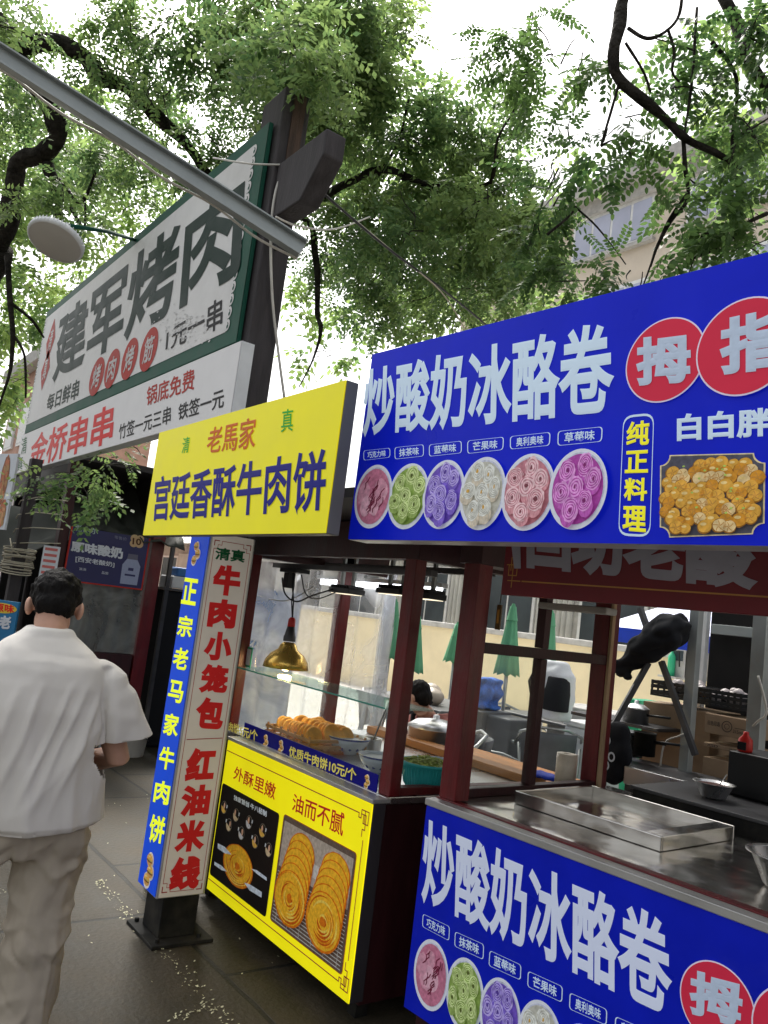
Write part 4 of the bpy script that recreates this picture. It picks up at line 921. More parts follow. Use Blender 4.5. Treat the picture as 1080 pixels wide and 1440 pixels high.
R = random.Random(6); m = MB()
for k in range(420):
    a = R.uniform(0,6.28); d = .108*math.sqrt(R.random()); p = bk+Vector((d*math.cos(a), d*math.sin(a), .102+.028*(1-(d/.108)**2)+R.uniform(-.006,.008))); s = R.uniform(.006,.015)
    M = Matrix.Rotation(R.uniform(0,6.28),3,'Z') @ Matrix.Rotation(R.uniform(-.8,.8),3,'X')
    m.add([p+M @ Vector(v)*s for v in ((-1,-.3,0),(1,-.3,0),(1,.3,.15),(-1,.3,.15))], [(0,1,2,3)])
m.lathe([(.108,.098),(.08,.112),(0,.125)], bk, 20)
tag(m.build('chopped_greens', K['greens']), 'pale green chopped vegetables heaped in the teal basket', 'vegetables', kind='stuff')
pt = Vector((-3.62,2.72,ZC+.002)); POT = thing('sauce_pot', 'small steel pot with a ladle handle between the bread tray and the bowls', 'pot', (0,0,0))
m = MB(); m.lathe([(0,0),(.065,0),(.07,.01),(.07,.075),(.075,.08),(.067,.078),(.064,.012),(0,.01)], pt, 28); m.build('pot_body', K['stainless_plain'], POT)
m = MB(); m.bar(pt+Vector((.02,0,.03)), pt+Vector((.05,.05,.24)), .022, .006); m.build('ladle_handle', K['steel_dark'], POT)
# blue drinks banner behind the sheeting
BN = Frame((-3.9, 3.62, 0)); q = [BN.px(u, v) for u, v in ((300,800),(420,850),(410,1000),(300,1010))]
bx0, bx1, bz0, bz1 = q[0].x, q[1].x, .35, 1.75
t = thing('banner', 'tall blue drinks banner with white characters behind the plastic sheeting', 'banner', BN)
m = MB(); m.box((bx0,0,bz0),(bx1,.02,bz1)); m.build('panel', K['poster_blue'], t)
m = MB(); m.box((bx0+.05,.021,0),(bx0+.09,.06,bz1)); m.box((bx1-.09,.021,0),(bx1-.05,.06,bz1)); m.build('stand', K['steel_dark'], t)
letters(t, BN, '雪花', [(366,870),(388,874),(386,916),(362,912)] if 0 else [(355,872),(374,876),(370,918),(350,914)], K['poster_white'], .02, vertical=True, pad=.06)
letters(t, BN, '勇闯天涯', [(378,884),(393,888),(384,975),(368,972)], K['poster_white'], .02, vertical=True, pad=.1)

# ------------------------------------------------------------------ frozen yoghurt stall (nearest)
NS = thing('food_stall', 'nearest dark red stall with a steel counter, open front and old maroon board', 'stall', FS)
NZ = ztop_ns = FS.px(603.7,1133).z + .027
def nb(name, m_, *boxes, bevel=.003, parent=NS):
    m = MB()
    for a, b in boxes: m.box(a, b)
    return m.build(name, K[m_], parent, bevel=bevel)
def sbox(a, b): return (a, b)
l0 = FS.px(619,1125,.06).x; 
nb('counter_body', 'dark_red_wood', ((.02,.052,.08),(2.74,1.20,NZ-.03)))
nb('counter_edge', 'red_wood', ((.0,.048,NZ-.028),(2.75,.085,NZ+.004)))
nb('counter_top', 'stainless', ((.0,.086,NZ-.026),(2.75,1.22,NZ)))
PW = .085
nb('post', 'red_wood', ((l0,.05,NZ+.004),(l0+PW,.13,2.02)))
q = FS.px_z(820,1105,NZ); ly1 = q.y
lxr = FS.px(815,1100,ly1).x
nb('post', 'red_wood', ((lxr,ly1,NZ+.001),(lxr+.085,ly1+.09,2.02)))
nb('edge_strip', 'pale_timber', ((lxr+.0865,ly1+.004,NZ+.002),(lxr+.102,ly1+.03,1.95)))
nb('post', 'red_wood', ((2.6,.05,NZ+.004),(2.69,.13,2.02))); nb('post', 'red_wood', ((2.6,ly1,NZ+.001),(2.69,ly1+.09,2.02)))
for x in (.1,2.6):
    for y in (.12,1.1): nb('foot', 'black_paint', ((x-.03,y-.03,0),(x+.03,y+.03,.085)))
wl = (l0+lxr)/2+.035; q = FS.px_x(752,1000,wl); ym = q.y; zm_ = FS.px_x(700,912,wl).z
nb('window_rail', 'dark_red_wood', ((wl-.02,.135,NZ+.001),(wl+.025,ly1-.001,NZ+.035))); nb('window_rail', 'dark_red_wood', ((wl-.02,.135,zm_-.025),(wl+.025,ly1-.001,zm_+.02)))
nb('window_mullion', 'dark_red_wood', ((wl-.021,ym-.022,NZ+.036),(wl+.026,ym+.022,zm_-.026)), ((wl-.021,ym-.022,zm_+.021),(wl+.026,ym+.022,2.0)))
nb('side_glass', 'glass', ((wl-.002,.136,NZ+.036),(wl+.002,ym-.023,zm_-.026)), bevel=0)
zr = FS.px(705,836,.0).z
nb('roof', 'roof_dark', ((-.12,-.30,2.03),(2.85,1.4,2.07)), ((-.08,.9,1.98),(2.8,.96,2.029)), ((-.08,.4,1.985),(2.8,.45,2.029)))
nb('header_beam', 'dark_red_wood', ((l0-.02,.04,1.90),(l0+.1,ly1,2.0)), ((lxr,ly1+.001,1.92),(2.69,ly1+.08,2.0)))
MB_ = Frame(FS.o + Vector((0,0,0)), FS.yaw); yb_ = .02
a = FS.px(690,775,yb_); b = FS.px(704,836,yb_); 
MBD = thing('shop_sign', 'old maroon board with silver characters half hidden under the long blue sign', 'sign', FS)
m = MB(); m.box((b.x,yb_,b.z),(2.8,yb_+.03,b.z+.36)); m.build('board', K['maroon_board'], MBD, bevel=.003)
FMB = Frame(FS.o + (Matrix.Rotation(FS.yaw,3,'Z') @ Vector((0,yb_,0))), FS.yaw)
c = crop(620, 740, 2.348); h = thing('x','','',FMB)
Z1 = [(284,-70),(1048,-2),(1048,216),(284,142)]
ls = letters(h, FMB, '回坊老酸', c(*Z1), K['silver_letter'], .05)
pr = Print(); g = [FMB.px(*v) for v in c((290,228),(1080,305))]; pr.line([(b.x+.10,b.z+.055),(2.7,b.z+.055)], .005, K['gold_line'])
u = .02; gx, gz = b.x+.03, b.z+.055
for pts in (((0,0),(3,0)),((1,-1.2),(1,4)),((2,1),(2,3)),((0,1),(2,1)),((0,1),(0,3)),((-.5,3),(2,3)),((.5,4.4),(.5,2))): pr.line([(gx+x*u,gz+z*u) for x,z in pts], .004, K['gold_line'])
s1 = loc4(FMB, c((226,-10),(262,-8),(266,140),(244,140))); pr.poly(s1, K['silver_letter'], 1.5)
pb = pr.build('printed_ornament', h)
for o in (ls, pb): o.parent = MBD; o.matrix_basis = Matrix.Translation((0,yb_,0))
bpy.data.objects.remove(h)
# soft strip fixture, wooden tag, small things on this stall
def wl_box(name, label, cat, m_, boxes, bevel=.003, F=FS):
    m = MB(); [m.box(a, b) for a, b in boxes]; o = m.build(name, K[m_], None, bevel=bevel); o.matrix_world = F.m; return tag(o, label, cat)
q = FS.px(762,852,.55); q2 = FS.px(858,868,.55)
m = MB(); m.box((q.x,.52,q.z-.012),(q2.x,.60,q.z+.016)); o = m.build('lamp_fixture', K['grey_trim'], None, bevel=.006); o.matrix_world = FS.m; tag(o, 'pale unlit lamp fixture under the roof in front of the rear red post', 'lamp')
p = FS.px(701,868,.16); t = thing('wooden_tag', 'narrow brown wooden tag hanging on a string beside the front red post', 'tag', FS)
m = MB(); m.box((p.x-.012,.158,p.z-.05),(p.x+.012,.164,p.z+.05)); m.build('tag_board', pmat('tag_brown', (.12,.07,.02), 0), t); 
m = MB(); m.box((p.x-.005,.1555,p.z-.025),(p.x+.005,.1575,p.z+.03)); m.build('tag_stripe', K['gold_line'], t)
m = MB(); m.tube([(p.x,.161,p.z+.05),(p.x+.002,.161,p.z+.16)], .002, 5); m.build('string', K['cable'], t)
# raised steel tray on the counter
tc = [FS.px_z(u, v, NZ+.05) for u, v in ((733,1112),(838,1104),(1018,1160),(934,1182))]
tx0, tx1 = (tc[0].x+tc[1].x)/2, (tc[2].x+tc[3].x)/2; ty0, ty1 = (tc[0].y+tc[3].y)/2, (tc[1].y+tc[2].y)/2
t = thing('steel_tray', 'shallow rectangular steel tray frame standing on the near counter', 'tray', FS)
m = MB(); w_ = .035; z0, z1 = NZ+.001, NZ+.052
m.box((tx0,ty0,z0),(tx1,ty0+.012,z1)); m.box((tx0,ty1-.012,z0),(tx1,ty1,z1)); m.box((tx0,ty0+.0125,z0),(tx0+.012,ty1-.0125,z1)); m.box((tx1-.07,ty0+.0125,z0),(tx1,ty1-.0125,z1-.001)); m.build('rim', K['stainless'], t, bevel=.003)
m = MB(); m.box((tx0+.0125,ty0+.0125,z0+.008),(tx1-.071,ty1-.0125,z0+.013)); m.build('floor', K['stainless'], t)
# griddle slab
gq = [FS.px_z(u, v, 1.05) for u, v in ((888,1103),(1076,1156))]
gy = (gq[0].y+gq[1].y)/2; gx = gq[0].x
gx1 = FS.px_z(1078,1158,1.05).x
t = thing('griddle', 'long flat iron griddle with a black front behind the steel counter', 'griddle', FS)
m = MB(); m.box((gx,gy,1.035),(gx1+.02,gy+.62,1.05)); m.build('plate', K['steel_dark'], t, bevel=.003)
m = MB(); m.box((gx+.01,gy+.012,.965),(gx1+.01,gy+.61,1.034)); m.build('housing', K['black_paint'], t)
m = MB(); [m.box((x-.02,y-.02,0),(x+.02,y+.02,.964)) for x in (gx+.05,gx1-.05) for y in (gy+.12,gy+.56)]; m.build('stand', K['black_paint'], t)
p = FS.px_z(1003,1122,1.052)
def steel_bowl(p, r, label, F=FS, fill=None):
    t = thing('steel_bowl', label, 'bowl', F); m = MB(); m.lathe([(0,0),(r*.55,0),(r*.62,.008),(r*.92,r*.72),(r*1.04,r*.75),(r*1.04,r*.77),(r*.9,r*.74),(r*.58,.02),(0,.014)], p, 36); m.build('bowl_body', K['stainless_plain'], t)
    if fill: m = MB(); m.lathe([(r*.86,r*.64),(r*.4,r*.68),(0,r*.66)], p, 24); m.build('filling', pmat(*fill), t)
    m = MB(); m.bar(p+Vector((.01,.01,r*.5)), p+Vector((r*.5,.02,r*1.25)), .012, .004); m.build('spoon', K['stainless_plain'], t); return t
steel_bowl(p, .085, 'small steel bowl of dark sauce on the griddle', fill=('chilli', (.10,.02,.012), 0))
p = FS.px_z(1085,1245,NZ+.002); steel_bowl(p+Vector((.05,.02,0)), .13, 'wide steel bowl at the right edge of the near counter')
# black cooker box with a red bottle
p = FS.px_z(1022,1112,1.052); p = Vector((p.x, gy+.40, 1.052)); x_ = FS.px(1022,1090,p.y).x
t = thing('cooker', 'black cooker box standing at the back of the griddle', 'cooker', FS); zt_ = FS.px(1040,1058,p.y).z
m = MB(); m.box((x_,p.y,1.052),(x_+.5,p.y+.3,zt_)); m.build('body', K['black_plastic'], t, bevel=.008)
m = MB(); [m.lathe([(0,.02),(.028,.02),(.032,0)], (x_+.26+.12*k,p.y-.001,1.052+.09), 20, M=Matrix.Rotation(math.pi/2,3,'X')) for k in range(2)]; m.build('knob', K['steel_dark'], t)
rb = FS.px(1048,1050,p.y+.06); t = thing('red_bottle', 'small red squeeze bottle standing on the black cooker', 'bottle', FS)
m = MB(); m.lathe([(0,0),(.03,0),(.032,.01),(.03,.055),(.012,.075),(.012,.088),(0,.09)], (rb.x,p.y+.06,zt_+.001), 18); m.build('bottle_body', K['red_plastic'], t)
m = MB(); m.box((rb.x-.018,p.y+.022,zt_+.01),(rb.x+.02,p.y+.026,zt_+.045)); m.build('dark_label', K['black_ink'], t)
# steel uprights and braces behind
YU = 1.95
def upright(u, v0, v1, w_, label, y=YU, m_='galvanised'):
    p = FS.px(u, v1, y); t = thing('steel_upright', label, 'post', FS); m = MB(); m.box((p.x-w_/2,y,0),(p.x+w_/2,y+w_,2.15)); m.build('tube', K[m_], t, bevel=.003); return p
upright(966, 870, 1000, .055, 'grey steel upright in front of the plastic crate')
upright(1060, 880, 1000, .07, 'bright galvanised upright at the right edge of the view', y=1.75)
def brace(a, b, label, y0, y1):
    p, q = FS.px(*a, y0), FS.px(*b, y1); m = MB(); m.bar(p, q, .03, .03); o = m.build('steel_brace', K['steel_dark'], None, bevel=.002); o.matrix_world = FS.m; tag(o, label, 'brace')
brace((930,930),(978,1062), 'dark steel brace slanting down right from the black bundle', 1.9, 1.9)
brace((912,932),(857,1030), 'dark steel brace slanting down left from the black bundle', 1.9, 1.75)
brace((900,855),(918,905), 'short dark steel brace above the black bundle', 1.9, 1.88)
# black folded bundle tied to the braces
Y = 1.86; R = random.Random(2)
def pf(u, v): return FS.px(u, v, Y)
m = MB()
out = [(868,916),(905,893),(937,874),(955,869),(963,890),(958,912),(936,925),(915,934)]
ctr = pf(918,903)
up_ = Vector((0,.02,0))
m.tube([pf(880,935)+up_, pf(895,918)+up_, pf(918,900)+up_, pf(940,888)+up_, pf(955,885)+up_, pf(962,889)+up_], [.05,.088,.105,.112,.098,.05], 16)
m.tube([pf(905,915), pf(885,930), pf(866,943)], [.06,.052,.046], 12); m.tube([pf(880,938), pf(884,955)], [.035,.026], 10)
me = remesh(m, .012, 4, lambda c, n: .016*noise.noise((c.x*9+c.z*9,c.y*9,c.z*16-c.x*12))-.012*(1-min(1,3*abs(noise.noise((c.x*7+4,c.y*8,c.z*7)))))); o = link('cloth_bundle', me, K['black_cloth']); o.matrix_world = FS.m
tag(o, 'black folded cloth bundle hung on the steel braces', 'bundle')
# dark board, crates, boxes at the back
wl_box('dark_board', 'large black board standing behind the bright upright', 'board', 'dark_interior', [((FS.px(998,900,2.6).x,2.6,.0),(FS.px(998,900,2.6).x+1.6,2.64,2.05))])
p = FS.px(993,900,2.55); wl_box('pale_post', 'white painted post along the edge of the black board', 'post', 'window_frame', [((p.x-.045,2.54,0),(p.x+.0,2.59,2.0))])
q = FS.px(1000,884,2.5); wl_box('steel_rail', 'grey rail along the top of the black board', 'rail', 'galvanised', [((q.x,2.5,q.z-.03),(q.x+1.5,2.53,q.z+.03))])
def carton(u0, u1, v0, v1, y, dep, label, txt=None, dz=None):
    a, b = FS.px(u0, v0, y), FS.px(u1, v1, y); z1, z0 = a.z, (b.z if dz is None else dz); t = thing('carton', label, 'box', FS)
    m = MB(); m.box((a.x,y,z0),(b.x,y+dep,z1)); m.build('box_body', K['cardboard'], t, bevel=.004)
    m = MB(); m.box((a.x+.001,y+dep*.45,z1+.0005),(b.x-.001,y+dep*.55,z1+.002)); m.build('tape', pmat('tape', (.45,.36,.22), 0), t)
    if txt:
        FT_ = Frame(FS.m @ Vector((0,y-.001,0)), FS.yaw); h = thing('x','','',FT_)
        for s_, (x0,x1,za,zb) in txt:
            X = lambda f: a.x+(b.x-a.x)*f; Zf = lambda f: z0+(z1-z0)*f
            o = letters(h, FT_, s_, [(X(x0),Zf(zb)),(X(x1),Zf(zb)),(X(x1),Zf(za)),(X(x0),Zf(za))], K['cardboard_ink'], .01, local=True); o.parent = t; o.matrix_basis = Matrix.Translation((0,y-.001,0))
        bpy.data.objects.remove(h)
    return t, a, b, z0, z1
carton(905,995,985,1085,2.25,.4, 'big brown carton behind the steel braces', dz=.75)
t, a, b, z0, z1 = carton(992,1052,1002,1042,2.05,.3, 'pale carton with a printed ring, topmost of its stack', [('白色可选',(.08,.36,.42,.66)),('215mm',(.66,.92,.25,.42))])
pr = Print(); cxx = a.x+(b.x-a.x)*.52; czz = (z0+z1)/2; r = (z1-z0)*.28; pr.ring(ell(cxx,czz,r,r,24), ell(cxx,czz,r*.85,r*.85,24), K['cardboard_ink']); pr.ring(ell(cxx,czz,r*.5,r*.5,16), ell(cxx,czz,r*.4,r*.4,16), K['cardboard_ink']); pr.line([(a.x+(b.x-a.x)*.7,z0+(z1-z0)*.5),(a.x+(b.x-a.x)*.93,z0+(z1-z0)*.5)], .003, K['cardboard_ink']); o = pr.build('printed_ring', t); o.matrix_basis = Matrix.Translation((0,2.049,0))
t2 = carton(990,1050,1043,1062,2.06,.3, 'flat carton marked XSD under the pale carton', [('XSD',(.08,.34,.2,.85)),('冷冻食品',(.6,.94,.25,.8))])
carton(989,1022,1063,1100,2.07,.3, 'lowest carton of the stack beside the cooker', [('小心轻放',(.2,.85,.4,.65))], dz=.8)
def crate(u0, u1, v0, v1, y, dep, label):
    a, b = FS.px(u0, v0, y), FS.px(u1, v1, y); x0,x1,z0,z1 = a.x,b.x,b.z,a.z; t = thing('plastic_crate', label, 'crate', FS); m = MB()
    m.box((x0,y,z0),(x1,y+dep,z0+.012)); n = 7
    for z in (z0+.013, (z0+z1)/2, z1-.022):
        m.box((x0,y,z),(x1,y+.01,z+.02)); m.box((x0,y+dep-.01,z),(x1,y+dep,z+.02)); m.box((x0,y+.0105,z),(x0+.01,y+dep-.0105,z+.02)); m.box((x1-.01,y+.0105,z),(x1,y+dep-.0105,z+.02))
    for k in range(n+1):
        x = x0+.001+(x1-x0-.014)*k/n; m.box((x,y+.0015,z0+.012),(x+.012,y+.0085,z1)); m.box((x,y+dep-.0085,z0+.012),(x+.012,y+dep-.0015,z1))
    m.build('crate_body', K['black_plastic'], t); R = random.Random(int(u0)); m = MB()
    for k in range(14): m.ball((R.uniform(x0+.05,x1-.05), R.uniform(y+.05,y+dep-.05), z0+.02+R.uniform(.02,(z1-z0)*.7)), R.uniform(.025,.04), 10)
    o = m.build('contents', pmat('mixed_pack', (.45,.40,.40), 0), t); tag(o, kind='stuff'); return t
crate(916,978,955,988,2.2,.3,'black plastic crate left of the grey upright, on the big brown carton')
crate(981,1042,966,1000,2.1,.3,'black plastic crate of packs on top of the pale carton')
# left of the counter back: black bag, pots, low steel trough
Y = 1.62; p = FS.px(868,1050,Y); m = MB()
for dx, dz, r in ((0,.06,.075),(.01,-.03,.085),(-.01,-.12,.08)): m.ball(p+Vector((dx,0,dz)), (r,r*.6,r*1.1), 14)
me = remesh(m, .012, 4, lambda c, n: .01*noise.noise((c.x*18,c.y*18,c.z*10))); t = link('black_bag', me, K['black_cloth']); t.matrix_world = FS.m; tag(t, 'black bag with pale rings hanging behind the rear red post', 'bag')
pr = Print()
for dx, dz in ((-.02,.03),(.015,-.05),(-.015,-.10)): pr.ring(ell(p.x+dx,p.z+dz,.022,.026,18), ell(p.x+dx,p.z+dz,.013,.016,18), K['poster_white'])
o = pr.build('printed_rings', t); o.location = (0, Y-.068, 0)
def pot(u, v, z, y, r, h_, label, m_='stainless_plain', lid=True):
    q = FS.px(u, v, y); p = Vector((q.x, y, q.z)); t = thing('cooking_pot', label, 'pot', FS); m = MB(); m.lathe([(0,0),(r,0),(r,h_),(r*1.05,h_),(r*1.05,h_+.006),(r*.95,h_+.006),(r*.93,.01),(0,.01)], p, 30); m.build('pot_body', K[m_], t)
    if lid: m = MB(); m.lathe([(r*1.0,h_+.008),(r*.6,h_+.025),(.012,h_+.032),(.012,h_+.05),(0,h_+.052)], p, 26); m.build('lid', K['stainless_plain'], t)
    m = MB(); m.tube([p+Vector((r,0,h_*.7)), p+Vector((r+.06,0,h_*.75)), p+Vector((r+.15,.0,h_*.8))], .008, 6); m.build('handle', K['black_plastic'], t); return t
pot(884,1062,0,1.9,.075,.13,'tall steel pot behind the black bag', lid=False); pot(905,1062,0,1.86,.06,.12,'black pot beside the brown carton','black_paint', lid=False); pot(893,1018,0,2.1,.075,.09,'steel pot on the back shelf above the others')
q = FS.px(860,1066,1.75); wl_box('back_shelf', 'grey steel worktop along the back holding the pots', 'worktop', 'steel_dark', [((q.x-.1,1.66,q.z-.04),(q.x+.75,2.04,q.z-.008)),((q.x-.05,1.7,0),(q.x-.01,1.74,q.z-.04)),((q.x+.6,1.7,0),(q.x+.64,1.74,q.z-.04)),((q.x-.05,1.98,0),(q.x-.01,2.02,q.z-.04))])
wl_box('steel_trough', 'low grey steel trough on the worktop in front of the cartons', 'trough', 'stainless_plain', [((q.x+.18,1.60,q.z-.09),(q.x+.62,1.64,q.z+.0))])
q = FS.px(905,1018,2.1); wl_box('wall_shelf', 'thin dark shelf carrying the upper steel pot', 'shelf', 'steel_dark', [((q.x-.45,2.0,q.z-.022),(q.x+.15,2.3,q.z-.002)),((q.x+.11,2.26,0),(q.x+.14,2.29,q.z-.023))])
cable([FS.m @ FS.px(928,1080,1.95), FS.m @ FS.px(935,1045,1.95), FS.m @ FS.px(955,1035,1.94), FS.m @ FS.px(968,1030,1.94)], .005, 'wire_white', 'white lead looping from the grey upright over the cartons')
cable([FS.m @ FS.px(1066,950,1.72), FS.m @ FS.px(1078,1000,1.72), FS.m @ FS.px(1065,1015,1.73), FS.m @ FS.px(1050,1030,1.8)], .006, 'wire_white', 'white lead hooked round the bright upright')
# paper roll and brown box on the rear plank of the flatbread stall
p = onz(800,1085,ZC+.046); p = Vector((ony(798,1060,3.2).x, 3.2, ZC+.046))
t = thing('paper_roll', 'cream paper roll standing on the orange plank', 'paper roll', (0,0,0)); m = MB(); m.lathe([(.018,0),(.05,0),(.05,.15),(.018,.15),(.018,.0)], p, 26); m.build('roll', pmat('paper', (.68,.60,.48), 0), t)

p = at(615, 1000, 5.0); t = thing('stockpot', 'big round steel stockpot with looped handles right of the seller', 'pot', Vector((p.x, p.y, 0)))
m = MB(); m.lathe([(0,.80),(.15,.80),(.165,.82),(.165,1.0),(.172,1.005),(.172,1.015),(.12,1.05),(.02,1.065),(.02,1.085),(0,1.09)], (0,0,0), 36); m.build('pot_body', K['stainless_plain'], t)
m = MB(); [m.tube([(sx*.165,-.05,.95),(sx*.22,-.05,.97),(sx*.22,.05,.97),(sx*.165,.05,.95)], .008, 6) for sx in (-1,1)]; m.build('handles', K['stainless_plain'], t)
t2 = thing('small_table', 'small dark table under the big steel stockpot', 'table', Vector((p.x, p.y, 0))); m = MB(); m.box((-.25,-.25,.77),(.25,.25,.798)); m.build('tabletop', K['steel_dark'], t2)
for sx in (-1,1):
    for sy in (-1,1): m = MB(); m.box((sx*.23-.015,sy*.23-.015,0),(sx*.23+.015,sy*.23+.015,.769)); m.build('leg', K['steel_dark'], t2)
# ------------------------------------------------------------------ court behind the stalls
def wbox(name, label, cat, m_, *boxes, bevel=0, parent=None, group=None):
    m = MB(); [m.box(a, b) for a, b in boxes]; return tag(m.build(name, K[m_], parent, bevel=bevel), label, cat, group)
t = thing('court_wall', 'long cream rendered wall with a grey coping at the back of the court', 'wall', (0,0,0))
wbox('wall_body', None, None, 'cream_wall', ((-40,11.0,0),(8,11.2,1.55)), parent=t)
wbox('coping', None, None, 'grey_trim', ((-40,10.93,1.551),(8,11.27,1.66)), parent=t, bevel=.02)
HB = thing('low_house', 'low grey house with dark windows and ribbed pale shutters beyond the cream wall', 'house', (0,0,0))
HY = 13.0
wbox('wall', None, None, 'grey_trim', ((-40,HY,0),(10,HY+4,3.5)), parent=HB)
m = MB(); m.prism([(-40.5,HY-.6,3.45),(-40.5,HY+2,4.6),(-40.5,HY+4.6,3.45)], (51,0,0)); m.build('roof', K['roof_sheet'], HB)
for k in range(16):
    x = -36+2.8*k; m = MB(); m.box((x,HY-.06,1.4),(x+1.6,HY-.001,3.0)); w_ = m.build('window', K['window_frame'], HB)
    m = MB(); m.box((x+.08,HY-.072,1.48),(x+.77,HY-.061,2.92)); m.build('pane', K['window_dark'], w_); m = MB(); m.box((x+.83,HY-.072,1.48),(x+1.52,HY-.061,2.92)); m.build('pane', K['window_dark'], w_)
    m = MB(); n = 7
    for j in range(n): m.lathe([(.07,1.35),(.07,3.1)], (x+1.72+.14*j,HY-.02,0), 10)
    m.build('ribbed_shutter', K['roof_sheet'], HB)
def parasol(p, h, label, r=.17, hb=1.1):
    t = thing('parasol', label, 'parasol', p, 'closed green parasols in the court')
    m = MB(); m.tube([(0,0,0),(0,0,h-.03)], .02, 8); m.build('pole', K['chair_tube'], t)
    m = MB(); n = 32; rings = []
    for k in range(9):
        s = k/8; z = hb+(h-hb)*s; rr = r*(1-s)+.03; pl = .16*(1-s)+.10
        rings.append([(rr*(1+pl*math.cos(8*a)*.6)*math.cos(a), rr*(1+pl*math.cos(8*a)*.6)*math.sin(a), z-(.012*math.cos(8*a) if k == 0 else 0)) for a in [6.283*j/n for j in range(n)]])
    m.loft(rings); m.build('folded_canopy', K['parasol_green'], t)
    m = MB(); m.lathe([(.012,h+.03),(.035,h-.03),(.055,h-.13),(.062,h-.14)], (0,0,0), 16); m.build('top_cap', K['parasol_green'], t)
    m = MB(); m.box((-.22,-.22,0),(.22,.22,.16)); m.build('base', K['grey_trim'], t, bevel=.02)
def gpt(u, v, d): p = at(u, v, d); return Vector((p.x, p.y, 0)), p.z
for u, v, d, vb, lab in ((722,853,8.2,948,'closed green parasol seen through the left window of the nearest stall, beside the wooden tag'),(776,862,8.8,962,'closed green parasol seen just left of the rear red post of the nearest stall'),(556,846,8.5,925,'closed green parasol seen left of the front post of the flatbread stall'),(588,866,9.0,944,'closed green parasol seen just right of the flatbread stall front post'),(644,878,9.6,930,'closed green parasol half hidden by the red post of the nearest stall')):
    p, h = gpt(u, v, d); parasol(p, h, lab, r=.085, hb=at(u-10,vb,d).z)
def chair(label, grp='chairs in the court'):
    t = thing('garden_chair', label, 'chair', (0,0,0), grp)
    m = MB(); m.box((-.24,-.22,.42),(.24,.24,.45)); m.build('seat', K['chair_grey'], t, bevel=.01)
    m = MB(); vs = []; n = 12
    for j in range(5):
        z = .47+.09*j
        for i in range(n+1): a = -.9+1.8*i/n; vs.append((.30*math.sin(a)*.85, .26-.07*math.cos(a)*-1-.14*(1-math.cos(a))+.03*j*.5, z))
    m.add(vs, [(j*(n+1)+i,j*(n+1)+i+1,(j+1)*(n+1)+i+1,(j+1)*(n+1)+i) for j in range(4) for i in range(n)], 0, True)
    o = m.build('backrest', K['chair_grey'], t); so_ = o.modifiers.new('s','SOLIDIFY'); so_.thickness = .015
    for s in (-1, 1):
        m = MB(); m.tube([(.26*s,-.24,0),(.27*s,-.23,.40),(.29*s,-.22,.64),(.30*s,-.1,.67),(.29*s,.12,.68)], .014, 8); m.build('leg', K['chair_tube'], t)
        m = MB(); m.tube([(.24*s,.30,0),(.25*s,.25,.44),(.27*s,.2,.7)], .014, 8); m.build('leg', K['chair_tube'], t)
    m = MB(); m.tube([(-.29,.12,.68),(-.27,.24,.80),(-.12,.33,.86),(.12,.33,.86),(.27,.24,.80),(.29,.12,.68)], .014, 8); m.build('top_rail', K['chair_tube'], t)
    return t
ch0 = None
for u, v, d, rz, lab in ((700,985,6.3,2.4,'grey tub chair with a pale tube rim behind the window glass of the nearest stall'),(625,985,6.2,-.6,'grey chair with silver arms right of the flatbread stall front post'),(590,930,7.8,.8,'dark grey chair back beneath the parasol by the cream wall'),(770,1000,7.4,-2.2,'grey chair holding the white rucksack, left of the rear red post'),(735,955,8.6,1.6,'dark chair beside the foot of the parasol, behind the window'),(560,945,8.6,2.0,'dark chair half hidden by the flatbread stall front post'),(655,965,8.8,.2,'small grey chair at the far table near the cream wall')):
    p, z = gpt(u, v, d)
    if ch0 is None: c_ = ch0 = chair(lab)
    else: c_ = copy_tree(ch0); c_['label'] = lab
    c_.location = p; c_.rotation_euler = (0,0,rz)
def table(u, v, d, label, r=.38, m_='table_grey'):
    p, z = gpt(u, v, d); t = thing('court_table', label, 'table', p, 'tables in the court'); z = min(max(z,.66),.86)
    m = MB(); m.box((-r*1.5,-r,z-.03),(r*1.5,r,z)); m.build('tabletop', K[m_], t, bevel=.008)
    for sx in (-1,1):
        for sy in (-1,1): m = MB(); m.tube([(sx*r*1.35,sy*r*.85,0),(sx*r*1.3,sy*r*.8,z-.03)], .016, 8); m.build('leg', K['chair_tube'], t)
table(610,945,8.2,'long grey table below the cream wall, right of the front post', .45); table(800,985,8.0,'grey table behind the white rucksack')
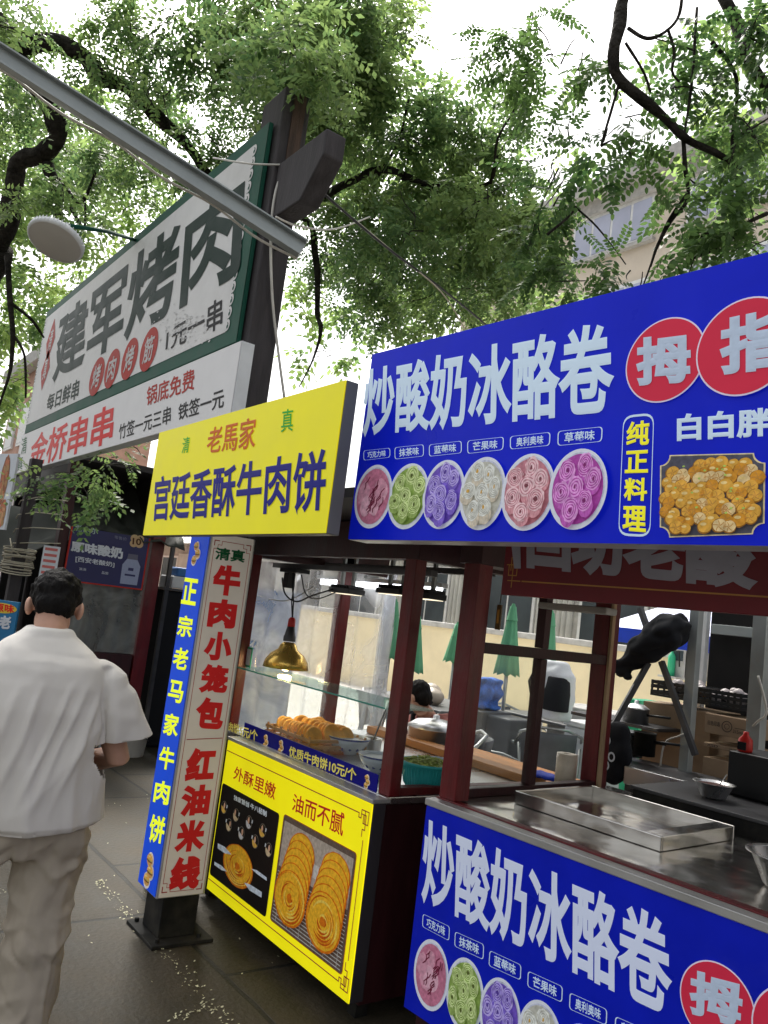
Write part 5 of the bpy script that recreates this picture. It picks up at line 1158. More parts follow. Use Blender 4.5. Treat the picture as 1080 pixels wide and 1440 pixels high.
# heaped pale sacks on the far table, grey bin, quilt
p, z = gpt(610, 928, 8.2); R = random.Random(3)
for k, (dx, dz, lab) in enumerate(((-.25,0,'leftmost pale sack on the far table'),(.05,.02,'middle pale sack on the far table'),(.28,.0,'rightmost tilted sack on the far table'))):
    m = MB(); M = Matrix.Rotation(R.uniform(-.4,.4),3,'Y'); m.ball((p.x+dx*.8, p.y-dx*.6, .93+dz), (.15,.1,.09), 12, M=M); me = remesh(m, .02, 3, lambda c, n: .015*noise.noise(c*9)); tag(link('sack', me, pmat('sack', (.45,.38,.30), 0)), lab, 'sack')
p, z = gpt(720, 985, 7.6); wbox('grey_bin', 'blue grey bin under the closed parasol behind the window', 'bin', 'side_grey', ((p.x-.16,p.y-.16,.0),(p.x+.16,p.y+.16,.86)), bevel=.02)
p, z = gpt(686, 930, 7.9); m = MB(); [m.box((p.x-.13+.02*(k%3),p.y-.14,.885+.05*k),(p.x+.13-.02*((k*2)%3),p.y+.14,.925+.05*k)) for k in range(6)]; me = remesh(m, .022, 2, lambda c, n: .03*noise.noise(c*9)); tag(link('quilt_pile', me, K['blue_cloth']), 'pile of blue and white cloth beside the closed parasol', 'cloth'); wbox('pallet_stack', 'stacked grey boxes under the blue and white cloth', 'boxes', 'side_grey', ((p.x-.2,p.y-.2,0),(p.x+.2,p.y+.2,.88)), bevel=.01)
# white rucksack
p, z = gpt(778, 965, 7.2); t = thing('rucksack', 'white rucksack with a black front hung on the chair back', 'bag', p)
m = MB(); m.loft([ringz(0,0,z-.28,.19,.12,20,sq=3), ringz(0,0,z-.1,.20,.14,20,sq=3), ringz(0,0,z+.1,.19,.13,20,sq=3), ringz(0,.02,z+.22,.13,.08,20)]); me = remesh(m, .018, 3, lambda c, n: .015*noise.noise(c*12)); link('bag_body', me, pmat('bag_white', (.66,.68,.72), 0), t)
m = MB(); m.loft([ringz(.10,-.06,z-.20,.11,.09,16,sq=3), ringz(.11,-.07,z-.05,.11,.095,16,sq=3), ringz(.10,-.05,z+.09,.09,.085,16,sq=3)]); m.build('black_pocket', K['black_cloth'], t, bevel=.01); m = MB(); m.tube([(-.05,-.15,z+.2),(-.1,-.2,z+.02),(-.07,-.15,z-.2)], .018, 6); m.build('strap', K['black_cloth'], t)
# blue market tent
a = at(852, 892, 9.0); b = at(1005, 908, 9.0); t = thing('market_tent', 'blue edged canopy tent with a pale roof seen behind the black bundle', 'tent', (0,0,0))
x0, x1, yy = a.x-.1, b.x+.9, a.y; z1, z0 = at(852,880,9).z, at(852,900,9).z
if x1-x0 < 2: x1 = x0+2.4
m = MB(); m.box((x0,yy,z0),(x1,yy+.02,z1)); m.box((x0,yy+2.4,z0),(x1,yy+2.42,z1)); m.box((x0,yy+.021,z0),(x0+.02,yy+2.399,z1)); m.box((x1-.02,yy+.021,z0),(x1,yy+2.399,z1)); m.build('valance', K['tent_blue'], t)
m = MB(); ap = ((x0+x1)/2, yy+1.2, z1+.75); m.add([(x0,yy,z1+.001),(x1,yy,z1+.001),(x1,yy+2.42,z1+.001),(x0,yy+2.42,z1+.001),ap], [(0,1,4),(1,2,4),(2,3,4),(3,0,4)]); m.build('roof', K['tent_pale'], t)
for x in (x0+.04,x1-.04):
    for y in (yy+.05,yy+2.36): m = MB(); m.tube([(x,y,0),(x,y,z1)], .025, 8); m.build('leg', K['window_frame'], t)
# white cabinets, gas bottle, meter boxes, teal case
p, z = gpt(885, 985, 7.2); t = thing('white_cabinet', 'low white freezer cabinet behind the rear red post', 'freezer', p); m = MB(); m.box((-.45,-.3,.03),(.45,.3,.88)); m.build('body', K['white_plastic'], t, bevel=.02); m = MB(); m.box((-.46,-.31,.881),(.46,.31,.93)); m.build('lid', K['window_frame'], t, bevel=.01)
p, z = gpt(845, 960, 7.8); wbox('grey_cabinet', 'pale grey cabinet left of the white freezer', 'cabinet', 'grey_trim', ((p.x-.4,p.y-.25,0),(p.x+.4,p.y+.25,1.02)), bevel=.01)
p, z = gpt(902, 1005, 6.6); wbox('teal_case', 'bright teal crate standing beside the big brown carton', 'crate', 'tea_green', ((p.x-.06,p.y-.14,0),(p.x+.08,p.y+.14,z+.12)), bevel=.006)
q = ony(950,932,10.9); t = thing('fire_extinguisher', 'small green cylinder standing against the cream wall', 'cylinder', (0,0,0)); m = MB(); m.lathe([(0,q.z-.20),(.055,q.z-.20),(.055,q.z+.08),(.035,q.z+.12),(.018,q.z+.14),(.018,q.z+.19),(0,q.z+.19)], (q.x,10.8,0), 18); m.build('cylinder', K['tea_green'], t); m = MB(); m.tube([(q.x,10.8,q.z+.19),(q.x+.12,10.79,q.z+.17),(q.x+.14,10.79,q.z-.05)], .012, 6); m.build('hose', K['cable'], t); wbox('shelf', None, None, 'grey_trim', ((q.x-.15,10.70,q.z-.23),(q.x+.15,10.97,q.z-.202)), parent=t)
for k, (u, lab) in enumerate(((962,'grey meter box on the cream wall, left of the grey upright'),(984,'grey meter box on the cream wall, right of the grey upright'))):
    q = ony(u, 935, 10.98); t = thing('meter_box', lab, 'meter box', (0,0,0)); wbox('body', None, None, 'grey_trim', ((q.x-.16,10.85,q.z-.22),(q.x+.16,10.999,q.z+.28)), parent=t, bevel=.01); wbox('dark_window', None, None, 'window_dark', ((q.x-.1,10.845,q.z+.05),(q.x+.06,10.8499,q.z+.2)), parent=t)
# bench with food boxes between the stalls and the court
p = onz(715,1080,.80); wbox('wood_bench', 'orange wooden bench top beyond the flatbread counter', 'bench', 'orange_wood', ((p.x-.9,p.y-.05,.74),(p.x+.5,p.y+.3,.80)), ((p.x-.8,p.y,0),(p.x-.74,p.y+.06,.74)), ((p.x+.35,p.y,0),(p.x+.41,p.y+.06,.74)), ((p.x-.8,p.y+.2,0),(p.x-.74,p.y+.26,.74)), ((p.x+.35,p.y+.2,0),(p.x+.41,p.y+.26,.74)), bevel=.006)
q = onz(775,1085,ZC+.048); q = Vector((ony(775,1085,3.21).x,3.21,0)); m = MB(); m.ball((q.x-.02,3.2,ZC+.063), (.10,.05,.016), 12); me = remesh(m,.008,2,lambda c,n:.008*noise.noise(c*25)); tag(link('blue_cloth', me, K['tent_blue']), 'crumpled dark blue cloth on the orange plank beside the paper roll', 'cloth')

# ------------------------------------------------------------------ tall building and brick house behind the trees
TB = thing('apartment_building', 'beige apartment building with rows of white framed windows behind the right hand trees', 'building', (0,0,0))
BY = 20.0; p = ony(740,418,BY); bx0 = p.x-3.5; ze = ony(760,300,BY).z+0.0
e1 = ony(940,262,BY).z; eave = (ony(770,318,BY).z+e1)/2+.25
m = MB(); m.box((bx0,BY,0),(bx0+60,BY+12,eave)); m.build('wall', K['beige_facade'], TB)
m = MB(); m.box((bx0-.5,BY-.7,eave),(bx0+60.5,BY+12.5,eave+.45)); m.box((bx0-.3,BY-.25,eave-.5),(bx0+60.3,BY-.001,eave-.001)); m.build('roof', K['grey_trim'], TB)
wt = ony(870,293,BY).z; wb = ony(870,352,BY).z; H_ = wt-wb; W0 = (ony(935,300,BY).x-ony(820,330,BY).x)
st = H_*1.85; k = 0
for r in range(5):
    for j in range(7):
        xw = ony(815,330,BY).x-.2+(W0+1.2)*(j-1) ; 
        if xw < bx0+.3: continue
        za = wb-st*r
        if za < .5: continue
        m = MB(); m.box((xw,BY-.08,za),(xw+W0,BY-.001,za+H_)); w_ = m.build('window', K['window_frame'], TB)
        n = 4
        for i in range(n):
            xx = xw+.10+(W0-.10)*i/n; m = MB(); m.box((xx,BY-.095,za+.12),(xx+(W0-.10)/n-.10,BY-.081,za+H_-.12)); m.build('pane', K['window_sky'], w_)
        m = MB(); m.box((xw-.1,BY-.2,za-.12),(xw+W0+.1,BY-.001,za-.002)); m.build('sill', K['grey_trim'], w_)
p = at(10, 500, 26); BH = thing('brick_house', 'pinkish brick house far behind the left hand trees', 'house', (0,0,0))
bz = at(20,455,26).z
m = MB(); m.box((p.x-9,p.y+2,0),(p.x+.2,p.y+5,bz)); m.build('wall', K['pink_brick'], BH); m = MB(); m.box((p.x-9.4,p.y+1.6,bz+.001),(p.x+.5,p.y+5.4,bz+.5)); m.build('roof', K['grey_trim'], BH)
for r in range(3):
    for j in range(4):
        m = MB(); xx = p.x-8.4+2.2*j; zz = bz-3-3.2*r; m.box((xx,p.y+1.93,zz),(xx+1.4,p.y+1.999,zz+1.7)); w_ = m.build('window', K['window_frame'], BH); m = MB(); m.box((xx+.08,p.y+1.92,zz+.08),(xx+1.32,p.y+1.929,zz+1.62)); m.build('pane', K['window_dark'], w_)

# ------------------------------------------------------------------ yoghurt stall down the street on the left
FX = -8.0; FF = Frame((FX, 0, 0), math.pi/2)      # local x runs along world +Y, front faces +X
FSH = thing('food_stall', 'dark stall down the street with a maroon corner post and smoky plastic side', 'stall', (0,0,0))
def fq(u, v): return FF.px(u, v)
yl = fq(95,790).x; yr = fq(205,760).x; rp = fq(205,850).x
zt = fq(150,700).z
m = MB(); m.box((FX-2.6,rp-.01,0),(FX,rp+.13,zt+.25)); 
m = MB(); m.box((FX-.12,rp-.03,0),(FX,rp+.10,zt+.3)); m.build('corner_post', K['red_wood'], FSH, bevel=.004)
m = MB(); m.box((FX-.12,yl-.12,0),(FX,yl-.03,zt+.3)); m.build('corner_post', K['dark_red_wood'], FSH, bevel=.004)
m = MB(); m.box((FX-2.8,yl-.1,zt+.31),(FX+.1,rp+.35,zt+.37)); m.box((FX-2.7,yl-.08,zt+.05),(FX-.13,yl-.02,zt+.3)); m.build('roof', K['roof_dark'], FSH)
m = MB(); m.box((FX-2.6,yl-.02,0),(FX-.01,rp-.05,.95)); m.build('counter_body', K['dark_red_wood'], FSH)
m = MB(); m.box((FX-2.6,rp+.0,0.0),(FX-.13,rp+.06,zt+.3)); m.box((FX-2.66,yl-.02,0),(FX-2.601,rp,zt+.3)); m.build('back_board', K['dark_interior'], FSH)
curtain('smoky_sheet', (FX-.03,yl-.02,0), (FX-.03,rp-.04,0), .96, fq(150,815).z, FSH, 'dirty_plastic', .008, seed=3)
q = [FF.px(u, v, -.03) for u, v in ((104,735),(207,762),(200,828),(90,815))]
sz1 = (q[0].z+q[1].z)/2; sz0 = (q[2].z+q[3].z)/2; sl = (q[0].x+q[3].x)/2; sr = (q[1].x+q[2].x)/2
FG = Frame((FX+.03, 0, 0), math.pi/2)
NV = thing('shop_sign', 'navy yoghurt sign with a glass bottle and a gold ten badge on the far stall', 'sign', FG)
m = MB(); m.box((sl,0,sz0),(sr,.025,sz1)); m.build('panel', K['navy_board'], NV); m = MB()
for a, b in (((sl-.012,-.003,sz0-.014),(sr+.012,.02,sz0-.001)),((sl-.014,-.003,sz0),(sl-.001,.02,sz1)),((sr+.001,-.003,sz0),(sr+.014,.02,sz1))): m.box(a, b)
m.build('red_edge', K['dark_red_ink'], NV)
c = crop(0, 620, 4.909)
letters(NV, FG, '希木尔', c((518,572),(682,610),(676,648),(516,622)), pmat('pale_green_ink', (.35,.46,.42), 0), .02)
letters(NV, FG, '原味酸奶', c((490,688),(850,738),(848,820),(486,762)), K['poster_white'], .045)
letters(NV, FG, '[西安老酸奶]', c((522,792),(792,838),(788,876),(520,838)), K['poster_white'], .02)
letters(NV, FG, '零售价', c((790,652),(876,668),(874,690),(790,676)), pmat('dim_ink', (.22,.24,.34), 0), .0)
letters(NV, FG, '滴滴', c((545,872),(594,880),(594,898),(545,892)), K['poster_white'], .0); letters(NV, FG, '品尝', c((702,898),(748,906),(746,924),(702,918)), K['poster_white'], .0)
pr = Print(); q = FG.px(*c((945,693))[0]); w_ = abs(FG.px(*c((990,700))[0]).x-FG.px(*c((896,690))[0]).x)/2; h_ = (FG.px(*c((945,650))[0]).z-FG.px(*c((940,738))[0]).z)/2
for a in range(4): pr.poly(ell(q.x+w_*.42*(1 if a % 2 else -1), q.z+h_*.42*(1 if a < 2 else -1), w_*.58, h_*.58, 18), pmat('badge', (.55,.38,.20), 0), 1.5+a*.1)
pr.build('gold_badge', NV); letters(NV, FG, '10', c((915,668),(975,678),(972,722),(912,714)), pmat('brown_ink', (.10,.04,.02), 0), .03, layer=3)
pr = Print(); q1 = FG.px(*c((910,840))[0]); bw_ = abs(FG.px(*c((985,860))[0]).x-FG.px(*c((838,850))[0]).x)/2; bh = (FG.px(*c((910,815))[0]).z-FG.px(*c((905,1000))[0]).z); xb_ = q1.x
zb_ = FG.px(*c((905,1000))[0]).z
pr.poly([(xb_-bw_*.8,zb_+.01),(xb_+bw_*.8,zb_+.01),(xb_+bw_*.85,zb_+bh*.75),(xb_+bw_*.5,zb_+bh*.98),(xb_-bw_*.5,zb_+bh*.98),(xb_-bw_*.85,zb_+bh*.75)], pmat('milk_glass', (.30,.34,.50), 0), 1.5)
pr.poly([(xb_-bw_*.5,zb_+bh*.98),(xb_+bw_*.5,zb_+bh*.98),(xb_+bw_*.45,zb_+bh*1.18),(xb_-bw_*.45,zb_+bh*1.18)], pmat('jar_lid', (.12,.12,.18), 0), 1.6)
pr.poly([(xb_-bw_*.5,zb_+bh*.35),(xb_+bw_*.5,zb_+bh*.35),(xb_+bw_*.5,zb_+bh*.42),(xb_-bw_*.5,zb_+bh*.42)], K['navy_board'], 1.8); pr.poly([(xb_-bw_*.25,zb_+bh*.55),(xb_+bw_*.25,zb_+bh*.55),(xb_+bw_*.25,zb_+bh*.66),(xb_-bw_*.25,zb_+bh*.66)], K['navy_board'], 1.8)
pr.build('printed_bottle', NV)
# striped menu strip, small blue board, food photo board, tarp roof, shelf with boxes
q = at(68,800,7.2); t = thing('menu_strip', 'narrow tilted white menu strip with red rows, left of the navy sign', 'sign', Frame((q.x,q.y,0), 1.2)); a0 = at(75,768,7.2).z; b0 = at(62,822,7.2).z
m = MB(); m.box((-.07,0,b0-.15),(.07,.01,a0)); m.build('card', K['poster_white'], t); pr = Print()
for k in range(9): z = a0-.03-(a0-b0+.15)*k/9.5; pr.poly([(-.055,z-.012),(.05,z-.012),(.05,z+.012),(-.055,z+.012)], pmat('pink_row', (.55,.14,.13), 0))
pr.build('printed_rows', t)
q = at(-8,868,6.4); SBF = Frame((q.x,q.y,0), .9); t = thing('stall_board', 'small bright blue board with a yellow oval at the far left edge', 'sign', SBF)
A = [SBF.px(u, v) for u, v in ((-40,840),(27,847),(22,892),(-40,890))]; m = MB(); m.box((A[0].x,0,A[2].z-.12),(A[1].x,.03,A[1].z)); m.build('panel', K['poster_teal'], t, bevel=.004); m = MB(); m.box((A[0].x+.05,.031,0),(A[0].x+.09,.06,A[1].z)); m.box((A[1].x-.09,.031,0),(A[1].x-.05,.06,A[1].z)); m.build('stand', K['steel_dark'], t)
pr = Print(); a = SBF.px(3,855); pr.poly(ell(a.x,a.z,.12,.04,24), pmat('oval_yellow', (.72,.55,.05), 0)); pr.build('yellow_oval', t)
letters(t, SBF, '原味', [(-8,847),(21,851),(20,862),(-8,860)], K['red_ink'], .03, layer=2); letters(t, SBF, '老', [(-1,865),(17,867),(14,885),(-3,884)], K['poster_white'], .05, layer=2)
q = at(10,690,6.9); FPF = Frame((q.x,q.y,0), .35); t = thing('photo_board', 'white board with photos of skewered food hanging at the left edge', 'sign', FPF)
A = [FPF.px(u, v) for u, v in ((-70,650),(20,638),(8,745),(-70,745))]; xr_ = FPF.px(16,690).x; m = MB(); m.box((xr_-1.1,0,A[2].z),(xr_,.02,A[1].z)); m.build('panel', K['poster_white'], t); m = MB(); m.box((xr_-.25,.021,0),(xr_-.2,.06,A[1].z)); m.box((xr_-.9,.021,0),(xr_-.85,.06,A[1].z)); m.build('stand', K['steel_dark'], t)
pr = Print(); R = random.Random(3)
for u, v, rx, rz in ((6,675,.06,.22),(3,722,.05,.12)):
    a = FPF.px(u, v); pr.poly(ell(a.x,a.z,rx,rz,24,.05), pmat('plate_brown', (.30,.10,.04), 0))
    for k in range(26): pr.poly(ell(a.x+R.uniform(-.7,.7)*rx, a.z+R.uniform(-.8,.8)*rz, .018, .03, 8, .3, rng=R), pmat('skewer%d' % (k % 3), ((.50,.15,.06),(.40,.22,.08),(.60,.30,.14))[k % 3], 0), 1.4+.02*k)
pr.build('printed_food', t)
t = thing('tarp_roof', 'dark sagging tarpaulin roof above the navy sign, ragged along its top edge', 'tarpaulin', (0,0,0))
a = at(20,745,8.6); b = at(232,660,9.2); m = MB(); vs = []; n = 24; k_ = 8
top = [at(-60,735,8.4), at(60,712,8.6), at(140,692,8.8), at(165,688,9), at(200,668,9.2), at(245,664,9.4)]
bot = [at(-60,840,7.9), at(60,768,8.0), at(140,745,8.05), at(180,755,8.1), at(205,760,8.1), at(260,775,8.2)]
for j in range(k_+1):
    for i in range(n+1):
        f_ = i/n*5; i0 = min(int(f_),4); g = f_-i0; A_ = top[i0].lerp(top[i0+1],g); B_2 = bot[i0].lerp(bot[i0+1],g); p = A_.lerp(B_2, j/k_)
        vs.append(p+Vector((.05*noise.noise((i*.6,j*.7,1)), 0, .10*noise.noise((i*.5,j*.5,4))-.12*math.sin(math.pi*j/k_))))
m.add(vs, [(j*(n+1)+i,j*(n+1)+i+1,(j+1)*(n+1)+i+1,(j+1)*(n+1)+i) for j in range(k_) for i in range(n)], 0, True); o = m.build('sheet', K['tarp'], t); s_ = o.modifiers.new('s','SOLIDIFY'); s_.thickness = .012
m = MB(); m.bar(at(60,700,8.7), at(240,662,9.3), .05, .05); m.build('ridge_pole', K['old_timber'], t)
m = MB(); [m.tube([(p_.x,p_.y,0), p_], .03, 6) for p_ in (at(60,702,8.72), at(240,664,9.3))]; m.build('tent_pole', K['old_timber'], t)
q = at(252,815,9.1); wbox('plastic_box', 'white plastic box with a blue lid on a dark rack behind the pillar', 'box', 'white_plastic', ((q.x-.16,q.y-.16,q.z-.10),(q.x+.2,q.y+.18,q.z+.03)), bevel=.01)
wbox('blue_box', 'crumpled bright blue bag on the white plastic box behind the pillar', 'bag', 'poster_blue', ((q.x-.05,q.y-.12,q.z+.032),(q.x+.2,q.y+.16,q.z+.13)), bevel=.02)
t = thing('dark_rack', 'tall dark rack crowded with covered goods in the gap behind the pillar', 'rack', (0,0,0)); m = MB(); m.box((q.x-.35,q.y-.3,0),(q.x+.42,q.y+.6,q.z-.13)); m.build('covered_goods', K['black_cloth'], t, bevel=.03); m = MB(); [m.box((q.x-.36+dx,q.y-.31,0),(q.x-.32+dx,q.y-.27,q.z+.6)) for dx in (0,.74)]; m.build('rack_post', K['steel_dark'], t); m = MB(); m.box((q.x-.4,q.y-.34,q.z-.128),(q.x+.45,q.y+.6,q.z-.105)); m.build('rack_shelf', K['steel_dark'], t)
wbox('back_screen', 'dark corrugated screen closing the gap between the far stall and the flatbread stall', 'screen', 'dark_interior', ((q.x-.3,q.y+.65,0),(q.x+1.2,q.y+.70,1.75)))
# dirty bucket on the paving
p = onz(182,1062,0); t = thing('bucket', 'dirty white bucket on the paving beside the maroon corner post', 'bucket', p)
m = MB(); m.lathe([(0,0),(.125,0),(.13,.01),(.155,.24),(.165,.245),(.165,.262),(.15,.262),(.126,.02),(0,.02)], (0,0,0), 30); m.build('bucket_body', mat('bucket_white', (.48,.46,.42), .5, var=.1, dirt=.8, dcol=(.10,.05,.03)), t); m = MB(); m.tube([(.16*math.cos(a),.16*math.sin(a)-.0,.24-.10*math.sin(a)) for a in [math.pi*k/12 for k in range(13)]], .004, 5); m.build('handle', K['cable'], t); m = MB(); m.tube([(-.03,.02,.03),(.0,0,.36)], .012, 6); m.build('stick', K['bamboo'], t)
p = onz(160,1080,0); wbox('small_stand', 'short grey steel stand beside the dirty bucket', 'stand', 'galvanised', ((p.x-.2,p.y-.1,0),(p.x-.15,p.y-.05,.3)), ((p.x-.3,p.y-.2,.301),(p.x-.1,p.y+.0,.32)))
# ------------------------------------------------------------------ people
def limb(m, pts, rs, n=16): m.tube(pts, rs, n)
def hand(m, wrist, d, nrm, s=1.0, curl=.5, point=False, thumb_side=1):
    d = Vector(d).normalized(); nrm = (Vector(nrm)-d*Vector(nrm).dot(d)).normalized(); sd = d.cross(nrm)*thumb_side
    w = Vector(wrist); pe = w+d*.085*s
    for k in range(4):
        off = (k-1.5)*.019*s; a = w+sd*off*.6; b = pe+sd*off*-1
        m.tube([w-sd*off*.6+d*.004, b], [.016*s, .0125*s], 8)
    L = (.078,.072,.066,.054)
    for k in range(4):
        off = -(k-1.5)*.019*s; b = pe+sd*off; l = L[k]*s; c_ = 0.15 if (point and k == 0) else curl+.12*k
        p = [b]; ang = c_*.5
        for seg in (.42,.32,.26):
            dd = d*math.cos(ang)+nrm*math.sin(ang); p.append(p[-1]+dd*l*seg); ang += c_*1.1
        m.tube(p, [.0098*s,.0092*s,.0085*s,.007*s], 8); m.ball(p[-1], .007*s, 8)
    tb = w+sd*.022*s+d*.03*s; q = [tb, tb+(sd*.75+d*.6+nrm*.3).normalized()*.035*s, tb+(sd*.75+d*.6+nrm*.3).normalized()*.035*s+(d*.9+sd*.25+nrm*.45).normalized()*.034*s]
    m.tube(q, [.014*s,.011*s,.008*s], 8); m.ball(q[-1], .008*s, 8)
def head(m, c, f, upv, s=1.0):           # skull, jaw, nose, ears; f = facing, upv = crown direction
    f = Vector(f).normalized(); u = Vector(upv); u = (u-f*u.dot(f)).normalized(); r = f.cross(u); M = Matrix((r, f, u)).transposed()
    P = lambda x, y, z: Vector(c)+M @ Vector((x, y, z))*s
    m.ball(P(0,-.012,.025), (.078*s,.096*s,.088*s), 22, M=M); m.ball(P(0,.03,-.045), (.062*s,.062*s,.068*s), 18, M=M); m.ball(P(0,.055,-.085), (.034*s,.03*s,.026*s), 12, M=M)
    m.tube([P(0,.085,.01), P(0,.108,-.03), P(0,.098,-.04)], [.009*s,.015*s,.012*s], 8)
    m.ball(P(0,.088,-.068), (.026*s,.010*s,.008*s), 10, M=M)
    for k in (-1,1):
        m.ball(P(.086*k,-.005,-.015), (.013*s,.026*s,.036*s), 12, M=M @ Matrix.Rotation(.3*k,3,'Z')); m.ball(P(.03*k,.082,.005), (.014*s,.010*s,.009*s), 8, M=M)
    return P, M
# --- the man walking away
d0 = 2.95; hp_ = at(78, 845, d0); base = Vector((hp_.x, hp_.y, 0)); away = Vector((hp_.x, hp_.y, 0)).normalized()
yawp = math.atan2(away.y, away.x)-math.pi/2+.04
FM = Frame(base+away*(-.05), yawp)
MAN = thing('person', 'man seen from behind in a loose white T-shirt and khaki trousers, head bowed, walking away', 'person', FM)
m = MB()
P, HM = head(m, (0.005,.10,1.535), (0,.84,-.54), (0,.54,.84), 1.02)
limb(m, [(0,-.005,1.36),(0,.025,1.45),(0,.07,1.51)], [.066,.057,.055])
m.loft([ringz(0,0,1.0,.16,.11), ringz(0,0,1.2,.17,.11), ringz(0,-.005,1.30,.165,.09), ringz(0,0,1.37,.10,.065)])
for k in (-1,1):
    sh = Vector((.19*k,0,1.29)); el = Vector((.30*k,.0,1.02)); wr = Vector((.20*k,.20,.97))
    limb(m, [sh, sh.lerp(el,.5), el, el.lerp(wr,.45), wr], [.058,.053,.044,.041,.028], 14); hand(m, wr, (-.35*k,.9,.1), (-.5*k,.1,.4), 1.0, .7, thumb_side=-k)
hip = (.95); feet = {}
limb(m, [(0,0,1.0),(0,0,.85)], [.15,.14])
kneeR, ankR = Vector((.125,.01,.47)), Vector((.12,-.07,.09)); kneeL, ankL = Vector((-.17,.18,.50)), Vector((-.18,.21,.10))
for kn, an, x in ((kneeR,ankR,.10),(kneeL,ankL,-.10)): limb(m, [(x,0,.84),(x*1.02,kn.y*.5,.66),kn,kn.lerp(an,.5),an], [.085,.075,.055,.05,.036], 12); m.tube([an, an+Vector((0,.04,-.05)), an+Vector((0,.13,-.065))], [.036,.034,.028], 8)
me = remesh(m, .0055, 3); link('body', me, K['skin'], MAN)
# hair: short black cap with a clipped nape
m = MB(); 
m.ball(P(0,-.014,.034), (.086*1.02,.104*1.02,.094*1.02), 24, M=HM); m.ball(P(0,-.045,-.02), (.074,.062,.062), 18, M=HM)
R = random.Random(5)
for k in range(70):
    a = R.uniform(0,6.28); zz = R.uniform(-.3,1); r_ = math.sqrt(1-zz*zz)
    if zz < .1 and math.sin(a) > .2: continue
    m.ball(P(.080*r_*math.cos(a), -.014+.098*r_*math.sin(a), .036+.086*zz), .014, 8)
me = remesh(m, .006, 3, lambda c, n: .006*noise.noise((c.x*60,c.y*60,c.z*25))+.003*noise.noise(c*140)); link('hair', me, K['hair'], MAN)
# T-shirt
CUTS = []; m = MB(); SHW = [(.70,.262,.176,-.005),(.74,.262,.177,-.005),(.83,.260,.175,-.005),(.90,.258,.170,-.005),(1.0,.252,.163,-.008),(1.10,.238,.156,-.012),(1.19,.224,.150,-.018),(1.27,.214,.138,-.018),(1.335,.200,.122,-.012),(1.385,.160,.102,-.004),(1.42,.116,.088,.006),(1.442,.086,.076,.014),(1.455,.074,.068,.018)]
m.loft([ringz(0,cy,z,rx,ry,32,sq=2.4) for z,rx,ry,cy in SHW])
for k in (-1,1):
    A_ = Vector((.15*k,-.01,1.31)); B2 = Vector((.255*k,-.012,1.22)); C2 = Vector((.308*k,-.0,1.10))
    m.tube([A_, A_.lerp(B2,.5)+Vector((.0,0,.008)), B2, B2.lerp(C2,.6), C2, C2+(C2-B2).normalized()*.07], [.072,.078,.076,.077,.081,.083], 18)
    CUTS.append((C2.copy(), (C2-B2).normalized()))
def rdg(p): return 1-min(1, abs(noise.noise(p))*3.2)
def shirt_fold(c, n):
    t = max(0, min(1, (1.36-c.z)/.35)); ax = abs(c.x)
    f_ = .022*t*noise.noise((c.x*7+1.6*c.z, c.y*3, c.z*1.1+3)) + .010*t*noise.noise((c.x*19+c.z*4, 2, c.z*1.5))
    f_ += .020*t*rdg((c.x*4.5-1.9*c.z, c.y*2+4, c.z*.9))*(c.z > .81) + .012*t*rdg((c.x*8+1.2*c.z, c.y*2+9, c.z*1.1))
    f_ += .008*max(0, 1-t)*rdg((c.x*4, c.y*4, c.z*9+2))
    f_ += .009*rdg((ax*7, c.y*6, c.z*6+8))*math.exp(-((ax-.27)/.06)**2)
    if 1.02 < c.z < 1.34 and n.y < .4: f_ -= .014*math.exp(-((ax-.208-.05*(1.30-c.z))/.014)**2)
    if c.z < .88: f_ += .008*math.sin(c.x*20+1.0)*(.88-c.z)/.1
    for x0, sl, w, a_ in ((.03,.28,.010,.016),(.075,.30,.012,.013),(-.05,.24,.012,.014),(-.11,.20,.014,.012),(.135,.26,.010,.011)):   # long drag folds from the shoulder blades
        f_ += a_*math.exp(-((c.x-x0-sl*(c.z-1.05)-.012*noise.noise((c.z*6,x0*40,1)))/w)**2)*max(0,min(1,(1.30-c.z)/.12))*max(0,min(1,(c.z-.84)/.2))*(n.y < .2)
    return f_
me = remesh(m, .0085, 5, shirt_fold)
bm = bmesh.new(); bm.from_mesh(me)         # cut clean, open hems
for co, no in CUTS:
    sel = [v for v in bm.verts if abs(v.co.x) > .20 and v.co.x*co.x > 0 and v.co.z < 1.2 and (v.co-co).length < .16]
    ss = set(sel); geom = sel+[e for e in bm.edges if all(v in ss for v in e.verts)]+[f for f in bm.faces if all(v in ss for v in f.verts)]
    bmesh.ops.bisect_plane(bm, geom=geom, plane_co=co, plane_no=no+Vector((-.25*math.copysign(1,co.x),0,-.2)), clear_outer=True)
bmesh.ops.bisect_plane(bm, geom=bm.verts[:]+bm.edges[:]+bm.faces[:], plane_co=(0,0,.795), plane_no=(.02,0,-1), clear_outer=True)
bm.to_mesh(me); bm.free(); me.polygons.foreach_set('use_smooth', [True]*len(me.polygons))
sh_o = link('t_shirt', me, K['white_cotton'], MAN); so2 = sh_o.modifiers.new('s', 'SOLIDIFY'); so2.thickness = .005
m = MB(); n = 40
ring = lambda z, g: [ (x_, y_, z) for x_, y_ in [((.081+g)*math.cos(6.283*j/n), .016+(.073+g)*math.sin(6.283*j/n)) for j in range(n)]]
m.loft([[(x_,y_,z_-.05*y_) for x_,y_,z_ in r] for r in (ring(1.436,.002), ring(1.452,-.001), ring(1.460,-.005), ring(1.460,-.011), ring(1.44,-.012))], cap=False); m.build('neckband', K['white_cotton'], MAN)
